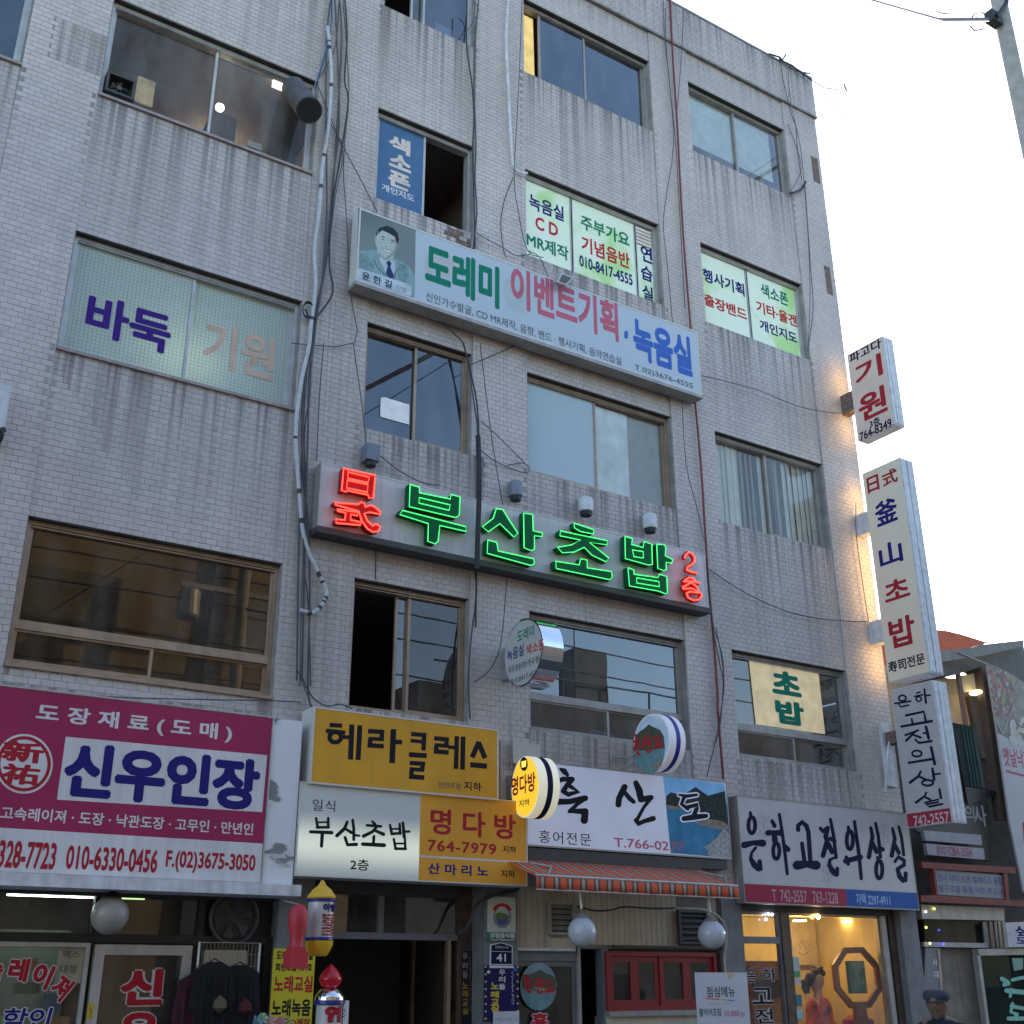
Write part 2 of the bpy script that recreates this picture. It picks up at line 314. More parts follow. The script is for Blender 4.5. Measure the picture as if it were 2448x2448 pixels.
# ================================================================== THE COMMERCIAL BUILDING
XE = 13.593; ZC = 15.97; ZT = 16.9
COLS = [(-1.7, .87), (1.674, 4.234), (5.061, 6.526), (7.345, 9.769), (10.567, 12.77)]
ROWS = {2: (4.31, 5.739), 3: (7.562, 8.971), 4: (10.784, 12.201), 5: (13.945, 15.352)}
bld = thing('commercial_building', (6, 0, 0), 'five storey building clad in small pale grey tiles with shops at street level', 'building')
HOLES = [(c[0], c[1], r[0], r[1]) for c in COLS for r in ROWS.values()]
REC = .022; ZB = 2.62
regions = []; x = -3.2
for c in COLS:
    regions.append((x, c[0], 0.0)); regions.append((c[0], c[1], REC)); x = c[1]
regions.append((x, XE, 0.0))
wall = MB()
for x0, x1, yo in regions:
    hs = sorted([(h[2], h[3]) for h in HOLES if h[0] >= x0-1e-6 and h[1] <= x1+1e-6]) if yo else []
    z = ZB
    for a, b in hs+[(ZT, ZT)]:
        wall.box(x0, x1, yo+.004, .3, z, a); z = b
wall.build('wall', 'mortar', bld)
for h in HOLES:                                                # plastered soffits and reveals; soffit colour carries the shade under the lintel
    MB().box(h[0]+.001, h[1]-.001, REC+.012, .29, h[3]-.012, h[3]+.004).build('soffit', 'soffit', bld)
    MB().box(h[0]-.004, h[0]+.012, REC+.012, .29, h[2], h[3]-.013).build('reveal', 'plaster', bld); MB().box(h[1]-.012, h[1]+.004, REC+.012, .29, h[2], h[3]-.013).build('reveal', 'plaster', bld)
MB().box(-3.2, XE+.03, -.034, .3, ZC-.015, ZC+.03).build('cornice', 'plaster', bld)
MB().box(-3.2, XE+.03, -.026, .34, ZT-.04, ZT).build('parapet_coping', 'concrete', bld)
# ---- glazed tiles: real pieces, 108 x 58 mm
def cut(r, h):
    x0, x1, z0, z1 = r
    if h[0] >= x1 or h[1] <= x0 or h[2] >= z1 or h[3] <= z0: return [r]
    o = []
    if h[0] > x0: o.append((x0, h[0], z0, z1))
    if h[1] < x1: o.append((h[1], x1, z0, z1))
    a, b = max(x0, h[0]), min(x1, h[1])
    if h[2] > z0: o.append((a, b, z0, h[2]))
    if h[3] < z1: o.append((a, b, h[3], z1))
    return o
PW, PH, GAP = .1145, .0635, .0034
brk = [(6.28, 6.62, 10.52, 10.74), (6.1, 6.35, 10.6, 10.76)]
PATCH = [(13.36, 13.53, 14.5, 15.04), (13.35, 13.49, 12.22, 12.77)]
def broken(cx, cz):
    for i, b in enumerate(brk):
        if b[0] < cx < b[1] and b[2] < cz < b[3]: return random.random() < .8
    return False
def dirt(cx, cz):
    d = 0
    for h in HOLES:
        if h[0]-.05 < cx < h[1]+.05 and cz < h[2] and h[2]-cz < 1.9:
            d = max(d, math.exp(-(h[2]-cz)/(.75 if int(cx*3) % 3 else 1.15))*1.0)
        if h[0]-.3 < cx < h[0] and h[2]-.1 < cz < h[3] and False: d = max(d, .4)
    if 5.0 < cx < 6.7: 
        for zz, s in ((7.562, 1.25), (10.784, .8)):
            if 0 < zz-cz < .75: d = max(d, s*(1-(zz-cz)/.75))
    if cz > ZC: d = max(d, .95*math.exp(-(ZT-cz)/.6))
    if ZC-.6 < cz < ZC: d = max(d, .6*math.exp(-(ZC-cz)/.3))
    if 4.25 < cx < 5.05: d = max(d, .32)
    if abs(cx-1.45) < .35 and 11 < cz < 11.6: d = max(d, .7)
    return min(d, 1)
SIGNMASK = [(4.4, 10.5, 6.1, 7.05), (4.6, 10.5, 9.3, 10.5), (1.5, 4.7, 2.4, 4.15), (4.4, 7.3, 2.5, 4.3), (7.0, 10.4, 2.9, 4.0), (10.1, 13.6, 2.4, 3.9)]
full = []; tv = []; tf = []; td = []
def add_tile(x0, x1, z0, z1, y, dv):
    n = len(tv); b = .0022
    j = random.uniform(-.0012, .0012); y += j
    for (px, pz) in ((x0, z0), (x1, z0), (x1, z1), (x0, z1)): tv.append((px, y+.0055, pz)); td.append(dv)
    for (px, pz) in ((x0+b, z0+b), (x1-b, z0+b), (x1-b, z1-b), (x0+b, z1-b)): tv.append((px, y, pz)); td.append(dv)
    tf.append((n+4, n+5, n+6, n+7))
    for i in range(4): tf.append((n+i, n+(i+1) % 4, n+4+(i+1) % 4, n+4+i))
for x0, x1, yo in regions+[(-3.2, XE+.028, -.022)]:
    par = yo < 0
    zs, ze = (ZC+.03, ZT-.05) if par else (ZB, ZC-.05)
    holes = [] if par else [h for h in HOLES if yo > 0 and h[0] >= x0-.01 and h[1] <= x1+.01]+(PATCH if x0 > 12 else [])
    nr = int((ze-zs)/PH)+1
    for r in range(nr):
        z0 = zs+r*PH; z1 = min(z0+PH-GAP, ze)
        if z1-z0 < .012: continue
        xx = x0-(PW/2 if r % 2 else 0)
        while xx < x1:
            a, b = max(xx, x0), min(xx+PW-GAP, x1); xx += PW
            if b-a < .01: continue
            pcs = [(a, b, z0, z1)]
            for h in holes: pcs = [q for p in pcs for q in cut(p, h)]
            for q in pcs:
                if q[1]-q[0] < .008 or q[3]-q[2] < .008: continue
                cx, cz = (q[0]+q[1])/2, (q[2]+q[3])/2
                if broken(cx, cz): continue
                u, v, kk = project((cx, 0, cz))
                if u < -160 or v < -160 or u > 2600: continue
                isfull = (q[1]-q[0] > PW-GAP-.001 and q[3]-q[2] > PH-GAP-.001)
                if isfull and not par and 0 < u < 2448 and v > 0 and not any(m[0] < cx < m[1] and m[2] < cz < m[3] for m in SIGNMASK):
                    full.append((kk, q, yo)); continue
                add_tile(q[0], q[1], q[2], q[3], yo, dirt(cx, cz))
full.sort(key=lambda t: t[0])
ind = full[:300]
for kk, q, yo in full[300:]: add_tile(*q, yo, dirt((q[0]+q[1])/2, (q[2]+q[3])/2))
me = bpy.data.meshes.new('tile_cladding'); me.from_pydata([(v[0]-6, v[1], v[2]) for v in tv], [], tf); me.materials.append(MT['tile'])
me.attributes.new('dirt', 'FLOAT', 'POINT').data.foreach_set('value', td)
o = bpy.data.objects.new('tile_cladding', me); COL.objects.link(o); o.parent = bld; o['kind'] = 'stuff'
b = .0022; hw, hh = (PW-GAP)/2, (PH-GAP)/2
tm = bpy.data.meshes.new('tile'); tm.from_pydata([(-hw,.0055,-hh),(hw,.0055,-hh),(hw,.0055,hh),(-hw,.0055,hh),(-hw+b,0,-hh+b),(hw-b,0,-hh+b),(hw-b,0,hh-b),(-hw+b,0,hh-b)], [], [(4,5,6,7),(0,1,5,4),(1,2,6,5),(2,3,7,6),(3,0,4,7)]); tm.materials.append(MT['tile'])
for kk, q, yo in ind:
    o = bpy.data.objects.new('tile', tm); COL.objects.link(o); o.parent = bld; o.location = ((q[0]+q[1])/2-6, yo+random.uniform(-.001, .001), (q[2]+q[3])/2)
for q in PATCH: MB().box(q[0], q[1], .0015, .0036, q[2], q[3]).build('missing_tile_patch', 'rust', bld)
MB().box(6.05, 6.5, REC+.0015, REC+.0036, 10.5, 10.77).build('missing_tile_patch', 'rust', bld, label='brown bare mortar where tiles have fallen off below a window')
# ---- shell, floors and rooms
sh = MB()
sh.box(-3.2, -3.0, .3, 8, ZB, ZT).box(XE-.2, XE, .3, 8, 0, ZT).box(-3.2, XE, 8, 8.2, 0, ZT).box(-3.0, XE-.2, .3, 8, ZT-1.0, ZT-.8)
sh.build('shell', 'plaster', bld)
fl = MB()
for r, (a, b_) in ROWS.items(): fl.box(-3.0, XE-.2, .301, 8, b_+.12, b_+.12+(.9 if r < 5 else .5))
fl.box(-3.0, XE-.2, .301, 8, 2.66, 3.4)
for r, (a, b_) in ROWS.items():
    for xx in (1.27, 4.65, 6.93, 10.17): fl.box(xx-.06, xx+.06, .302, 5, a-1.0, b_+.119)
    fl.box(-3.0, XE-.2, 5, 5.1, a-1.0, b_+.119)
fl.build('floor_slab', 'room', bld)
# ---- windows
def WX(k, x, y, Y=.12): return at(k, x, y, Y=Y).x
def WZ(k, x, y, Y=.12): return at(k, x, y, Y=Y).z
def bars(mb, x0, x1, z0, z1, w, y0, y1):
    mb.box(x0, x1, y0, y1, z0, z0+w); mb.box(x0, x1, y0, y1, z1-w, z1); mb.box(x0, x0+w, y0, y1, z0+w, z1-w); mb.box(x1-w, x1, y0, y1, z0+w, z1-w)
def window(c, r, fr, cells, sill=None, fw=.04, label=None, Y=.1):
    """cells: (x0,x1,z0,z1,glass,dy); a sash frame and its pane each"""
    x0, x1 = COLS[c][0]+.013, COLS[c][1]-.013; z0, z1 = ROWS[r][0], ROWS[r][1]-.013
    mb = MB(); bars(mb, x0, x1, z0, z1, fw, Y, Y+.1)
    mb.box(x0+fw, x1-fw, Y-.012, Y+.1, z1-fw-.03, z1-fw-.022)
    wn = mb.build('window', fr, bld, label=label)
    for (a, b, c0, c1, gm, dy) in cells:
        a = x0+fw if a is None else a; b = x1-fw if b is None else b; c0 = z0+fw if c0 is None else c0; c1 = z1-fw if c1 is None else c1
        s = MB(); bars(s, a, b, c0, c1, .032, Y+.02+dy, Y+.05+dy); s.build('sash', fr, wn)
        if gm: MB().box(a+.03, b-.03, Y+.032+dy, Y+.038+dy, c0+.03, c1-.03).build('pane', gm, wn)
    if sill: MB().box(x0-.01, x1+.01, -.012, Y, z0-.03, z0+.004).build('sill', sill, wn)
    return wn
MT['sill'] = M('sill_stone', (.36,.3,.29), .8, var=.2, streak=.3)
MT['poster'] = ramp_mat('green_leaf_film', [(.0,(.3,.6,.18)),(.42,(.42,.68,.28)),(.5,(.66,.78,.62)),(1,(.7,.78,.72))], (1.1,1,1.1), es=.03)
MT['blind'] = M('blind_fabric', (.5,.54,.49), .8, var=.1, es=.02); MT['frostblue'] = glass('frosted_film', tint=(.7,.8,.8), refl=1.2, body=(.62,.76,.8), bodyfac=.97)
# col0 (partly in view at the left edge)
window(0, 4, 'alu', [(None, WX('r1',60,0)-.6, None, None, 'g_blue', .03), (WX('r1',60,0)-.6, None, None, None, 'g_blue', 0)], 'sill')
window(0, 3, 'alu', [(None, None, None, None, 'g_dark', 0)]); window(0, 2, 'bronze', [(None, None, None, None, 'g_bronze', 0)])
window(0, 5, 'alu', [(None, None, None, None, 'g_blue', 0)]); window(1, 5, 'alu', [(None, None, None, None, 'g_blue', 0)])
# 4F left: clear glass, room visible
m = WX('r1',1205,500); w14 = window(1, 4, 'alu', [(None, m+.02, None, None, 'g_clear', .03), (m-.02, None, None, None, 'g_clear', 0)], 'sill')
# 3F left: frosted, lettering
m = WX('r1',1070,1800); w13 = window(1, 3, 'alu', [(None, m+.02, None, None, 'g_frost', 0), (m-.02, None, None, None, 'g_frost', .03)], 'sill')
T(w13, '바둑', MT['purple'], 'r1', (478,1820), (962,1890), (510,1645), (305,667,'f'), Y=.127, off=.035, lift=.004)
T(w13, '기원', MT['orangefade'], 'f', (383,655), (520,655), (395,603), (517,722), Y=.157, off=.02, lift=.006)
# wire grid in the frosted glass
x0, x1 = COLS[1][0]+.09, COLS[1][1]-.09; z0, z1 = ROWS[3][0]+.08, ROWS[3][1]-.1
gr = MB(); n = int((x1-x0)/.042)
for i in range(n+1): gr.box(x0+i*.042-.0022, x0+i*.042+.0022, .1285 if x0+i*.042 < m else .1585, .1295 if x0+i*.042 < m else .1595, z0, z1)
for i in range(int((z1-z0)/.042)+1): gr.box(x0, m-.01, .1281, .1284, z0+i*.042-.0022, z0+i*.042+.0022); gr.box(m+.04, x1, .1581, .1584, z0+i*.042-.0022, z0+i*.042+.0022)
g = gr.build('glass_grid', M('grid_lines', (.3,.42,.41), .6), w13); g['kind'] = 'stuff'
# 2F left: bronze, transom, two lower lights
zt = WZ('r4',400,1618); ml = WX('r4',850,1760)
def transom(c, r, fr, gm, zt, ml, sill=None, gl=None, label=None):
    wn = window(c, r, fr, [(None, None, zt, None, gm, 0), (None, ml+.02, None, zt-.05, gl or gm, 0), (ml-.02, None, None, zt-.05, gl or gm, .03)], sill, label=label)
    x0, x1 = COLS[c][0]+.053, COLS[c][1]-.053
    MB().box(x0, x1, .1, .19, zt-.06, zt+.012).build('transom_bar', fr, wn); return wn
transom(1, 2, 'bronze', 'g_bronze', zt, ml, 'bronze')
# column 2
m = WX('r2',600,950); w24 = window(2, 4, 'alu', [(None, m+.01, None, None, 'g_blue', 0)])
x0, x1 = COLS[2][0]+.085, m-.02; z0, z1 = ROWS[4][0]+.075, ROWS[4][1]-.09
MB().box(x0, x1, .128, .131, z0, z1).build('poster', ramp_mat('blue_film', [(0,(.05,.2,.25)),(.5,(.05,.13,.27)),(1,(.09,.17,.33))], (1.2,1,1.2), rough=.25), w24)
for ch, xl, xr, tp, bt in (('색',(400,790),(522,800),(430,762),(500,878)), ('소',(400,925),(527,940),(450,868),(500,970)), ('폰',(396,1000),(522,1030),(420,958),(470,1068))):
    T(w24, ch, M('pale_cream_ink',(.72,.62,.55),.5), 'r2', xl, xr, tp, bt, Y=.127, off=.05)
T(w24, '개인지도', MT['white'], 'r2', (360,1050), (543,1110), (370,1035), (530,1135), Y=.127, off=.03)
m = WX('r2',600,20); m2 = WX('r2',540,40)
w25 = window(2, 5, 'alu', [(None, m2, None, None, None, .03), (m2-.02, m+.02, None, None, 'g_dark', .06), (m-.02, None, None, None, 'g_blue', 0)])
MB().box(WX('r2',665,130), WX('r2',768,180), .135, .137, 14.04, 14.2).build('paper_notice', M('white_paper',(.6,.68,.68),.7), w25)
m = WX('r5',690,290); w23 = window(2, 3, 'bronze', [(None, m+.02, None, None, 'g_blue', .03), (m-.02, None, None, None, 'g_blue', 0)])
poly(w23, 'paper_notice', M('white_paper2',(.7,.72,.74),.7,es=.05), 'r5', [(495,308),(515,305),(657,348),(655,460),(492,415)], Y=.15)
m = WX('r5',655,1650); m2 = WX('r5',590,1650); w22 = window(2, 2, 'bronze', [(m2-.02, m+.0, None, None, 'g_dark', .035), (m-.02, None, None, None, 'g_smoke', 0)])
# column 3
a = WX('r2',1243,250); m = WX('r2',1500,350); w35 = window(3, 5, 'alud', [(a, m+.02, None, None, 'g_blue', 0), (m-.02, None, None, None, 'g_blue', .03)])
MB().box(WX('r2',1600,400,.2)-.012, WX('r2',1600,400,.2)+.012, .2, .22, ROWS[5][0]+.05, ROWS[5][1]-.06).build('sash_stile', 'alud', w35)
cm = MB()
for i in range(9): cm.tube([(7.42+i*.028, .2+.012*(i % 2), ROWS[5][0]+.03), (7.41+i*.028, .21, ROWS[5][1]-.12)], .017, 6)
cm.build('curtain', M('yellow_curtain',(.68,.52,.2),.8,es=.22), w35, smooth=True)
m1 = WX('r2',1430,1300); m2 = WX('r2',1793,1450)
w34 = window(3, 4, 'alu', [(None, m1+.01, None, None, None, 0), (m1-.01, m2+.01, None, None, None, 0), (m2-.01, None, None, None, None, 0)])
for a, b_ in ((COLS[3][0]+.05, m1-.025), (m1+.03, m2-.02), (m2+.025, COLS[3][1]-.055)):
    MB().box(a, b_, .13, .134, ROWS[4][0]+.075, ROWS[4][1]-(.09 if b_ < m2 else .42)).build('poster', 'poster', w34)
lo = MB()
for i in range(5): lo.box(m2+.025, COLS[3][1]-.055, .12, .15, ROWS[4][1]-.40+i*.062, ROWS[4][1]-.36+i*.062)
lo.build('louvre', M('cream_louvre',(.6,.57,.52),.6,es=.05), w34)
for t, c, a in (('녹음실','blueink',((1190,1150),(1385,1200),(1210,1095),(1370,1245))), ('C D','redink',((1225,1260),(1352,1300),(1250,1225),(1335,1330))), ('MR제작','greenink',((1175,1350),(1412,1430),(1200,1312),(1390,1465))),
    ('주부가요','greenink',((1480,1250),(1755,1370),(1490,1210),(1740,1390))), ('기념음반','redink',((1485,1370),(1757,1480),(1500,1330),(1740,1512))), ('010-8417-4555','blueink',((1473,1480),(1772,1580),(1490,1440),(1765,1608))),
    ('연','blueink',((1818,1420),(1882,1440),(1850,1388),(1870,1485))), ('습','blueink',((1820,1545),(1885,1560),(1850,1500),(1870,1588))), ('실','blueink',((1828,1650),(1888,1660),(1860,1612),(1870,1695)))):
    T(w34, t, MT[c], 'r2', *a, Y=.129, off=.028)
m = WX('r5',1700,560); w33 = window(3, 3, 'bronze', [(None, m+.03, None, None, 'frostblue', 0), (m-.0, None, None, None, 'g_pale', .03)], label='bronze framed window with pale frosted film on its left part')
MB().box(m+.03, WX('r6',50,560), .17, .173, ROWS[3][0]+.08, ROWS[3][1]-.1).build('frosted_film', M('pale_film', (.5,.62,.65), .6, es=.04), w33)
MB().box(WX('r6',50,560), COLS[3][1]-.06, .19, .195, ROWS[3][0], ROWS[3][1]-.02).build('half_drawn_blind', M('grey_green_blind',(.3,.33,.3),.8), w33)
zt = WZ('r6',150,1880); ml = WX('t3',790,120); w32 = transom(3, 2, 'alud', 'g_mirror', zt, ml, gl='g_dark')
# column 4
m = WX('r3',522,640); w45 = window(4, 5, 'alud', [(None, m+.02, None, None, 'g_dark', .03), (m-.02, None, None, None, 'g_dark', 0)])
for a, b_ in ((COLS[4][0]+.06, m), (m+.03, COLS[4][1]-.22)):
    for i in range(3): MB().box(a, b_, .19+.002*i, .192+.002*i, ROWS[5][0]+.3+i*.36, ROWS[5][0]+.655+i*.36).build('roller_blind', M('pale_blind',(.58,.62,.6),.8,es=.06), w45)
m1 = WX('r3',592,1480); w44 = window(4, 4, 'alu', [(None, m1+.01, None, None, None, 0), (m1-.01, None, None, None, None, 0)])
for a, b_ in ((COLS[4][0]+.05, m1-.03), (m1+.03, COLS[4][1]-.055)): MB().box(a, b_, .13, .134, ROWS[4][0]+.075, ROWS[4][1]-.09).build('poster', 'poster', w44)
for t, c, a in (('행사기획','blueink',((367,1340),(570,1420),(385,1310),(565,1445))), ('출장밴드','redink',((375,1480),(582,1540),(395,1435),(570,1560))), ('색소폰','greenink',((650,1415),(782,1460),(670,1385),(775,1492))),
    ('기타·올겐','redink',((628,1490),(825,1560),(645,1468),(815,1592))), ('개인지도','blueink',((645,1590),(825,1640),(660,1560),(815,1672)))):
    T(w44, t, MT[c], 'r3', *a, Y=.129, off=.03)
m = WX('r6',712,850); w43 = window(4, 3, 'alud', [(None, m+.02, None, None, 'g_pale', .03), (m-.02, None, None, None, 'g_pale', 0)])
rn = random.Random(3); xx = COLS[4][0]+.07
while xx < COLS[4][1]-.1:
    t = rn.uniform(.1, .4) if not (m-.55 < xx < m-.1 or m+.1 < xx < m+.3) else rn.uniform(.7, 1.2); ln = .13
    v = MB(); v.prism([(xx, .2, ROWS[3][0]+.06), (xx+ln*math.cos(t), .2+ln*math.sin(t), ROWS[3][0]+.06), (xx+ln*math.cos(t), .2+ln*math.sin(t), ROWS[3][1]-.08), (xx, .2, ROWS[3][1]-.08)], (0, .002, 0)); v.build('blind_slat', 'blind', w43)
    xx += rn.uniform(.09, .115)
zt = WZ('r9',800,515); ml = WX('r9',812,590); w42 = transom(4, 2, 'alud', 'g_dark', zt, ml)
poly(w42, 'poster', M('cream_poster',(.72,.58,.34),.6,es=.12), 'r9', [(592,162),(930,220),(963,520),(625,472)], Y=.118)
T(w42, '초', MT['greenink'], 'r9', (705,300), (848,320), (775,216), (830,340), Y=.118, off=.055, lift=.005)
T(w42, '밥', MT['greenink'], 'r9', (720,400), (862,430), (735,350), (850,483), Y=.118, off=.055, lift=.005)
# ---- what shows inside the 4F left room
bx('ceiling_light_panel', M('lit_panel',(.9,.85,.7),.5,es=1.2), bld, 'r1', 1540, 430, 1650, 500, .26, .05)
rm = MB().box(1.7, 4.2, 4.6, 4.7, 10.2, 12.3).box(1.38, 4.55, .4, 4.6, 12.27, 12.315); rm.build('room_lining', M('room_taupe',(.3,.25,.2),.9), bld)
fan = thing('window_fan', (1.95, .1, 11.0), 'square black extractor fan set into the lower left corner of the dark upper window', 'fan')
a, b_, c, d = rect('r1', 590, 430, 762, 545, .06); fb = MB(); bars(fb, a, b_, c, d, .03, .03, .22); fb.build('housing', 'darkmetal', fan)
MB().box(a+.03, b_-.03, .2, .21, c+.03, d-.03).build('backing', 'black', fan)
cx, cz, rr = (a+b_)/2, (c+d)/2, (d-c)/2-.04
for i in range(5):
    q = i*2*math.pi/5; MB().add([(cx+.02*math.cos(q), .1, cz+.02*math.sin(q)), (cx+rr*math.cos(q), .09, cz+rr*math.sin(q)), (cx+rr*math.cos(q+.8), .13, cz+rr*math.sin(q+.8))], [(0,1,2)]).build('blade', 'darkmetal', fan)
MB().lathe((cx, .08, cz), [(.03,0),(.03,.05)], 10, 'y').build('hub', 'greyink', fan)
def pt(k, x, y, Y): return at(k, x, y, Y=Y)
lamp = MB().lathe(pt('r1',1238,606,.6), [(.02,-.05),(.045,-.03),(.055,0),(.045,.03),(.02,.05)], 12); solo('light_bulb', lamp, M('lit_bulb',(1,.85,.6),.5,es=6), 'small round lit bulb glowing in the room behind the upper left window', 'lamp', smooth=True)
def item(name, k, x0, y0, x1, y1, Y, th, mat, label, cat, grp=None):
    a, b, c, d = rect(k, x0, y0, x1, y1, Y); mb = MB(); e = min(b-a, d-c)*.08
    mb.prism([(a+e,Y,c),(b-e,Y,c),(b,Y,c+e),(b,Y,d-e),(b-e,Y,d),(a+e,Y,d),(a,Y,d-e),(a,Y,c+e)], (0, th, 0)); return solo(name, mb, mat, label, cat, grp)
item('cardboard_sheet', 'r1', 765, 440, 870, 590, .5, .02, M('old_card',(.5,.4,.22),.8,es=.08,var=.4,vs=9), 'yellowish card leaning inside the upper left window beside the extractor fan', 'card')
item('storage_box', 'r1', 1190, 640, 1330, 800, .9, .4, M('navy_box',(.05,.05,.08),.7), 'dark blue box standing behind the right pane of the upper left window', 'box')
item('folded_screen', 'r1', 1520, 560, 1680, 900, .7, .1, M('dark_cloth',(.03,.03,.05),.8), 'dark upright panel standing behind the right end of the upper left window', 'screen')
item('paper_stack', 'r1', 1395, 800, 1475, 835, .5, .2, M('paper_white',(.5,.46,.42),.8), 'small pale stack of paper on the ledge of the upper left window', 'paper')
# exhaust duct through the window
p0 = pt('r1', 1655, 500, .12); p1 = pt('r1', 1742, 622, -.42)
dct = thing('exhaust_duct', p1, 'large grey sheet metal exhaust pipe poking out of the upper left window', 'duct')
r_ = 72*mpp(p1)*.42443; dn = (p1-p0).normalized()
MB().tube([p0, p1], r_, 28).build('pipe', M('duct_metal',(.1,.1,.105),.6,metal=.2,var=.3), dct, smooth=True)
MB().tube([p1+dn*.002, p1+dn*.006], r_*.9, 28).build('mouth', 'black', dct); MB().tube([p1-dn*.03, p1+dn*.004], r_*1.03, 28).build('rim', 'darkmetal', dct, smooth=True)
l = bpy.data.lights.new('lamp_light','POINT'); l.energy = 3; l.shadow_soft_size = .1; l.color = (1,.8,.55); o = bpy.data.objects.new('lamp_light', l); COL.objects.link(o); o.location = (3.5, 1.9, 12.0)
l = bpy.data.lights.new('lamp_light','POINT'); l.energy = 8; l.shadow_soft_size = .1; l.color = (.95,1,.85); o = bpy.data.objects.new('lamp_light', l); COL.objects.link(o); o.location = (3.0, .7, 7.9)
MB().tube([(2.55,.7,7.82),(3.4,.7,7.82)], .02, 8); tl = MB().tube([(2.55,.55,7.80),(3.4,.55,7.80)], .025, 8); solo('tube_lamp', tl, M('lit_tube_small',(1,1,.9),.5,es=3), 'lit tube lamp glowing low behind the frosted glass with wire grid', 'lamp', smooth=True)
# ================================================================== SIGNS ON THE FACADE
def signbox(name, label, x0, x1, z0, z1, Yf, depth, face, side, frame=.02, fmat=None, cat='sign', group=None, lip=.0):
    t = thing(name, ((x0+x1)/2, Yf+depth, z0), label, cat, group)
    MB().box(x0, x1, Yf+.012, Yf+depth, z0, z1).build('box', side, t)
    MB().box(x0+frame, x1-frame, Yf+.0003, Yf+.012, z0+frame, z1-frame).build('face', face, t)
    f = MB(); bars(f, x0, x1, z0, z1, frame, Yf-.004, Yf+.0119); f.build('frame', fmat or side, t)
    return t
def dim(k, *pts, Y):
    P = [at(k if len(p) < 3 else p[2], p[0], p[1], Y=Y) for p in pts]; return min(p.x for p in P), max(p.x for p in P), min(p.z for p in P), max(p.z for p in P)
# --- magenta seal shop sign
Ym = -.3
p1 = at('r7',1497,262,Y=Ym); p2 = at('r7',1425,1170,Y=Ym); p3 = at('r7',1592,1195,Y=Ym); zr = at('r7',1440,950,Y=Ym).z
mg = thing('shop_sign', (3, -.05, 2.45), 'wide magenta and white shop sign with blue lettering over the seal shop', 'sign')
XL = .2; X1 = p1.x-.005; Z0, Z1 = p2.z, p1.z+.005
MB().box(XL, X1, Ym+.01, -.02, Z0, Z1).build('box', 'whited', mg)
MB().box(XL+.01, X1-.02, Ym, Ym+.01, zr, Z1-.02).build('upper_face', 'magenta', mg); MB().box(XL+.01, X1-.02, Ym, Ym+.01, Z0+.01, zr).build('lower_face', 'white', mg)
f = MB(); bars(f, XL, X1, Z0, Z1, .014, Ym-.006, Ym+.011); f.build('frame', 'alu', mg)
poly(mg, 'name_panel', 'white', 'r7', [(358,367),(1455,468),(1428,778),(310,710)], Y=Ym)
T(mg, '도 장 재 료 ( 도 매 )', MT['white'], 'r7', (190,290), (1265,340), (235,187), (1230,400), Y=Ym, off=.03)
T(mg, '신우인장', MT['blueink'], 'r7', (350,540), (1415,600), (440,398), (1290,766), Y=Ym, off=.05, lift=.005, sp=.96)
T(mg, '고속레이져 · 도장 · 낙관도장 · 고무인 · 만년인', MT['white'], 'r7', (0,800), (1380,860), (20,745), (1370,905), Y=Ym, off=.022)
T(mg, '328-7723', MT['redd'], 'r7', (-8,1000), (305,1020), (290,945), (150,1087), Y=Ym, off=.03)
T(mg, '010-6330-0456', MT['redd'], 'r7', (362,1020), (858,1050), (380,957), (840,1110), Y=Ym, off=.03)
T(mg, 'F.(02)3675-3050', MT['redd'], 'r7', (903,1050), (1390,1070), (930,985), (1370,1125), Y=Ym, off=.03)
def ell(cx, cy, rx, ry, n=32): return [(cx+rx*math.cos(2*math.pi*i/n), cy+ry*math.sin(2*math.pi*i/n)) for i in range(n)]
poly(mg, 'emblem_disc', 'white', 'r7', ell(130,515,158,163), Y=Ym, lift=.002); poly(mg, 'emblem_ring', 'redd', 'r7', ell(130,515,147,151), Y=Ym, lift=.003); poly(mg, 'emblem_disc', 'white', 'r7', ell(130,515,128,132), Y=Ym, lift=.004)
T(mg, '新', MT['redd'], 'r7', (10,445), (238,470), (120,392), (130,508), Y=Ym, off=.04, lift=.006); T(mg, '祐', MT['redd'], 'r7', (5,580), (215,590), (100,515), (130,630), Y=Ym, off=.04, lift=.006)
fl_ = thing('flashing_panel', ((X1+p3.x)/2, -.05, Z0), 'plain white peeling metal panel between the magenta sign and the yellow sign', 'panel')
MT['peel'] = ramp_mat('peeling_white_paint', [(0,(.74,.75,.78)),(.56,(.7,.71,.74)),(.6,(.6,.61,.62)),(.63,(.22,.23,.23)),(1,(.2,.2,.2))], (2.2,2,5), rough=.5, detail=8)
MB().box(X1+.002, p3.x, Ym+.01, -.02, Z0, Z1-.01).build('sheet', 'peel', fl_)
a = at('r7',1640,1225,Y=-.42); MB().box(XL, a.x, -.42, .0, at('r7',1000,1190,Y=-.42).z-.035, Z0-.003).build('ledge', 'whited', mg)
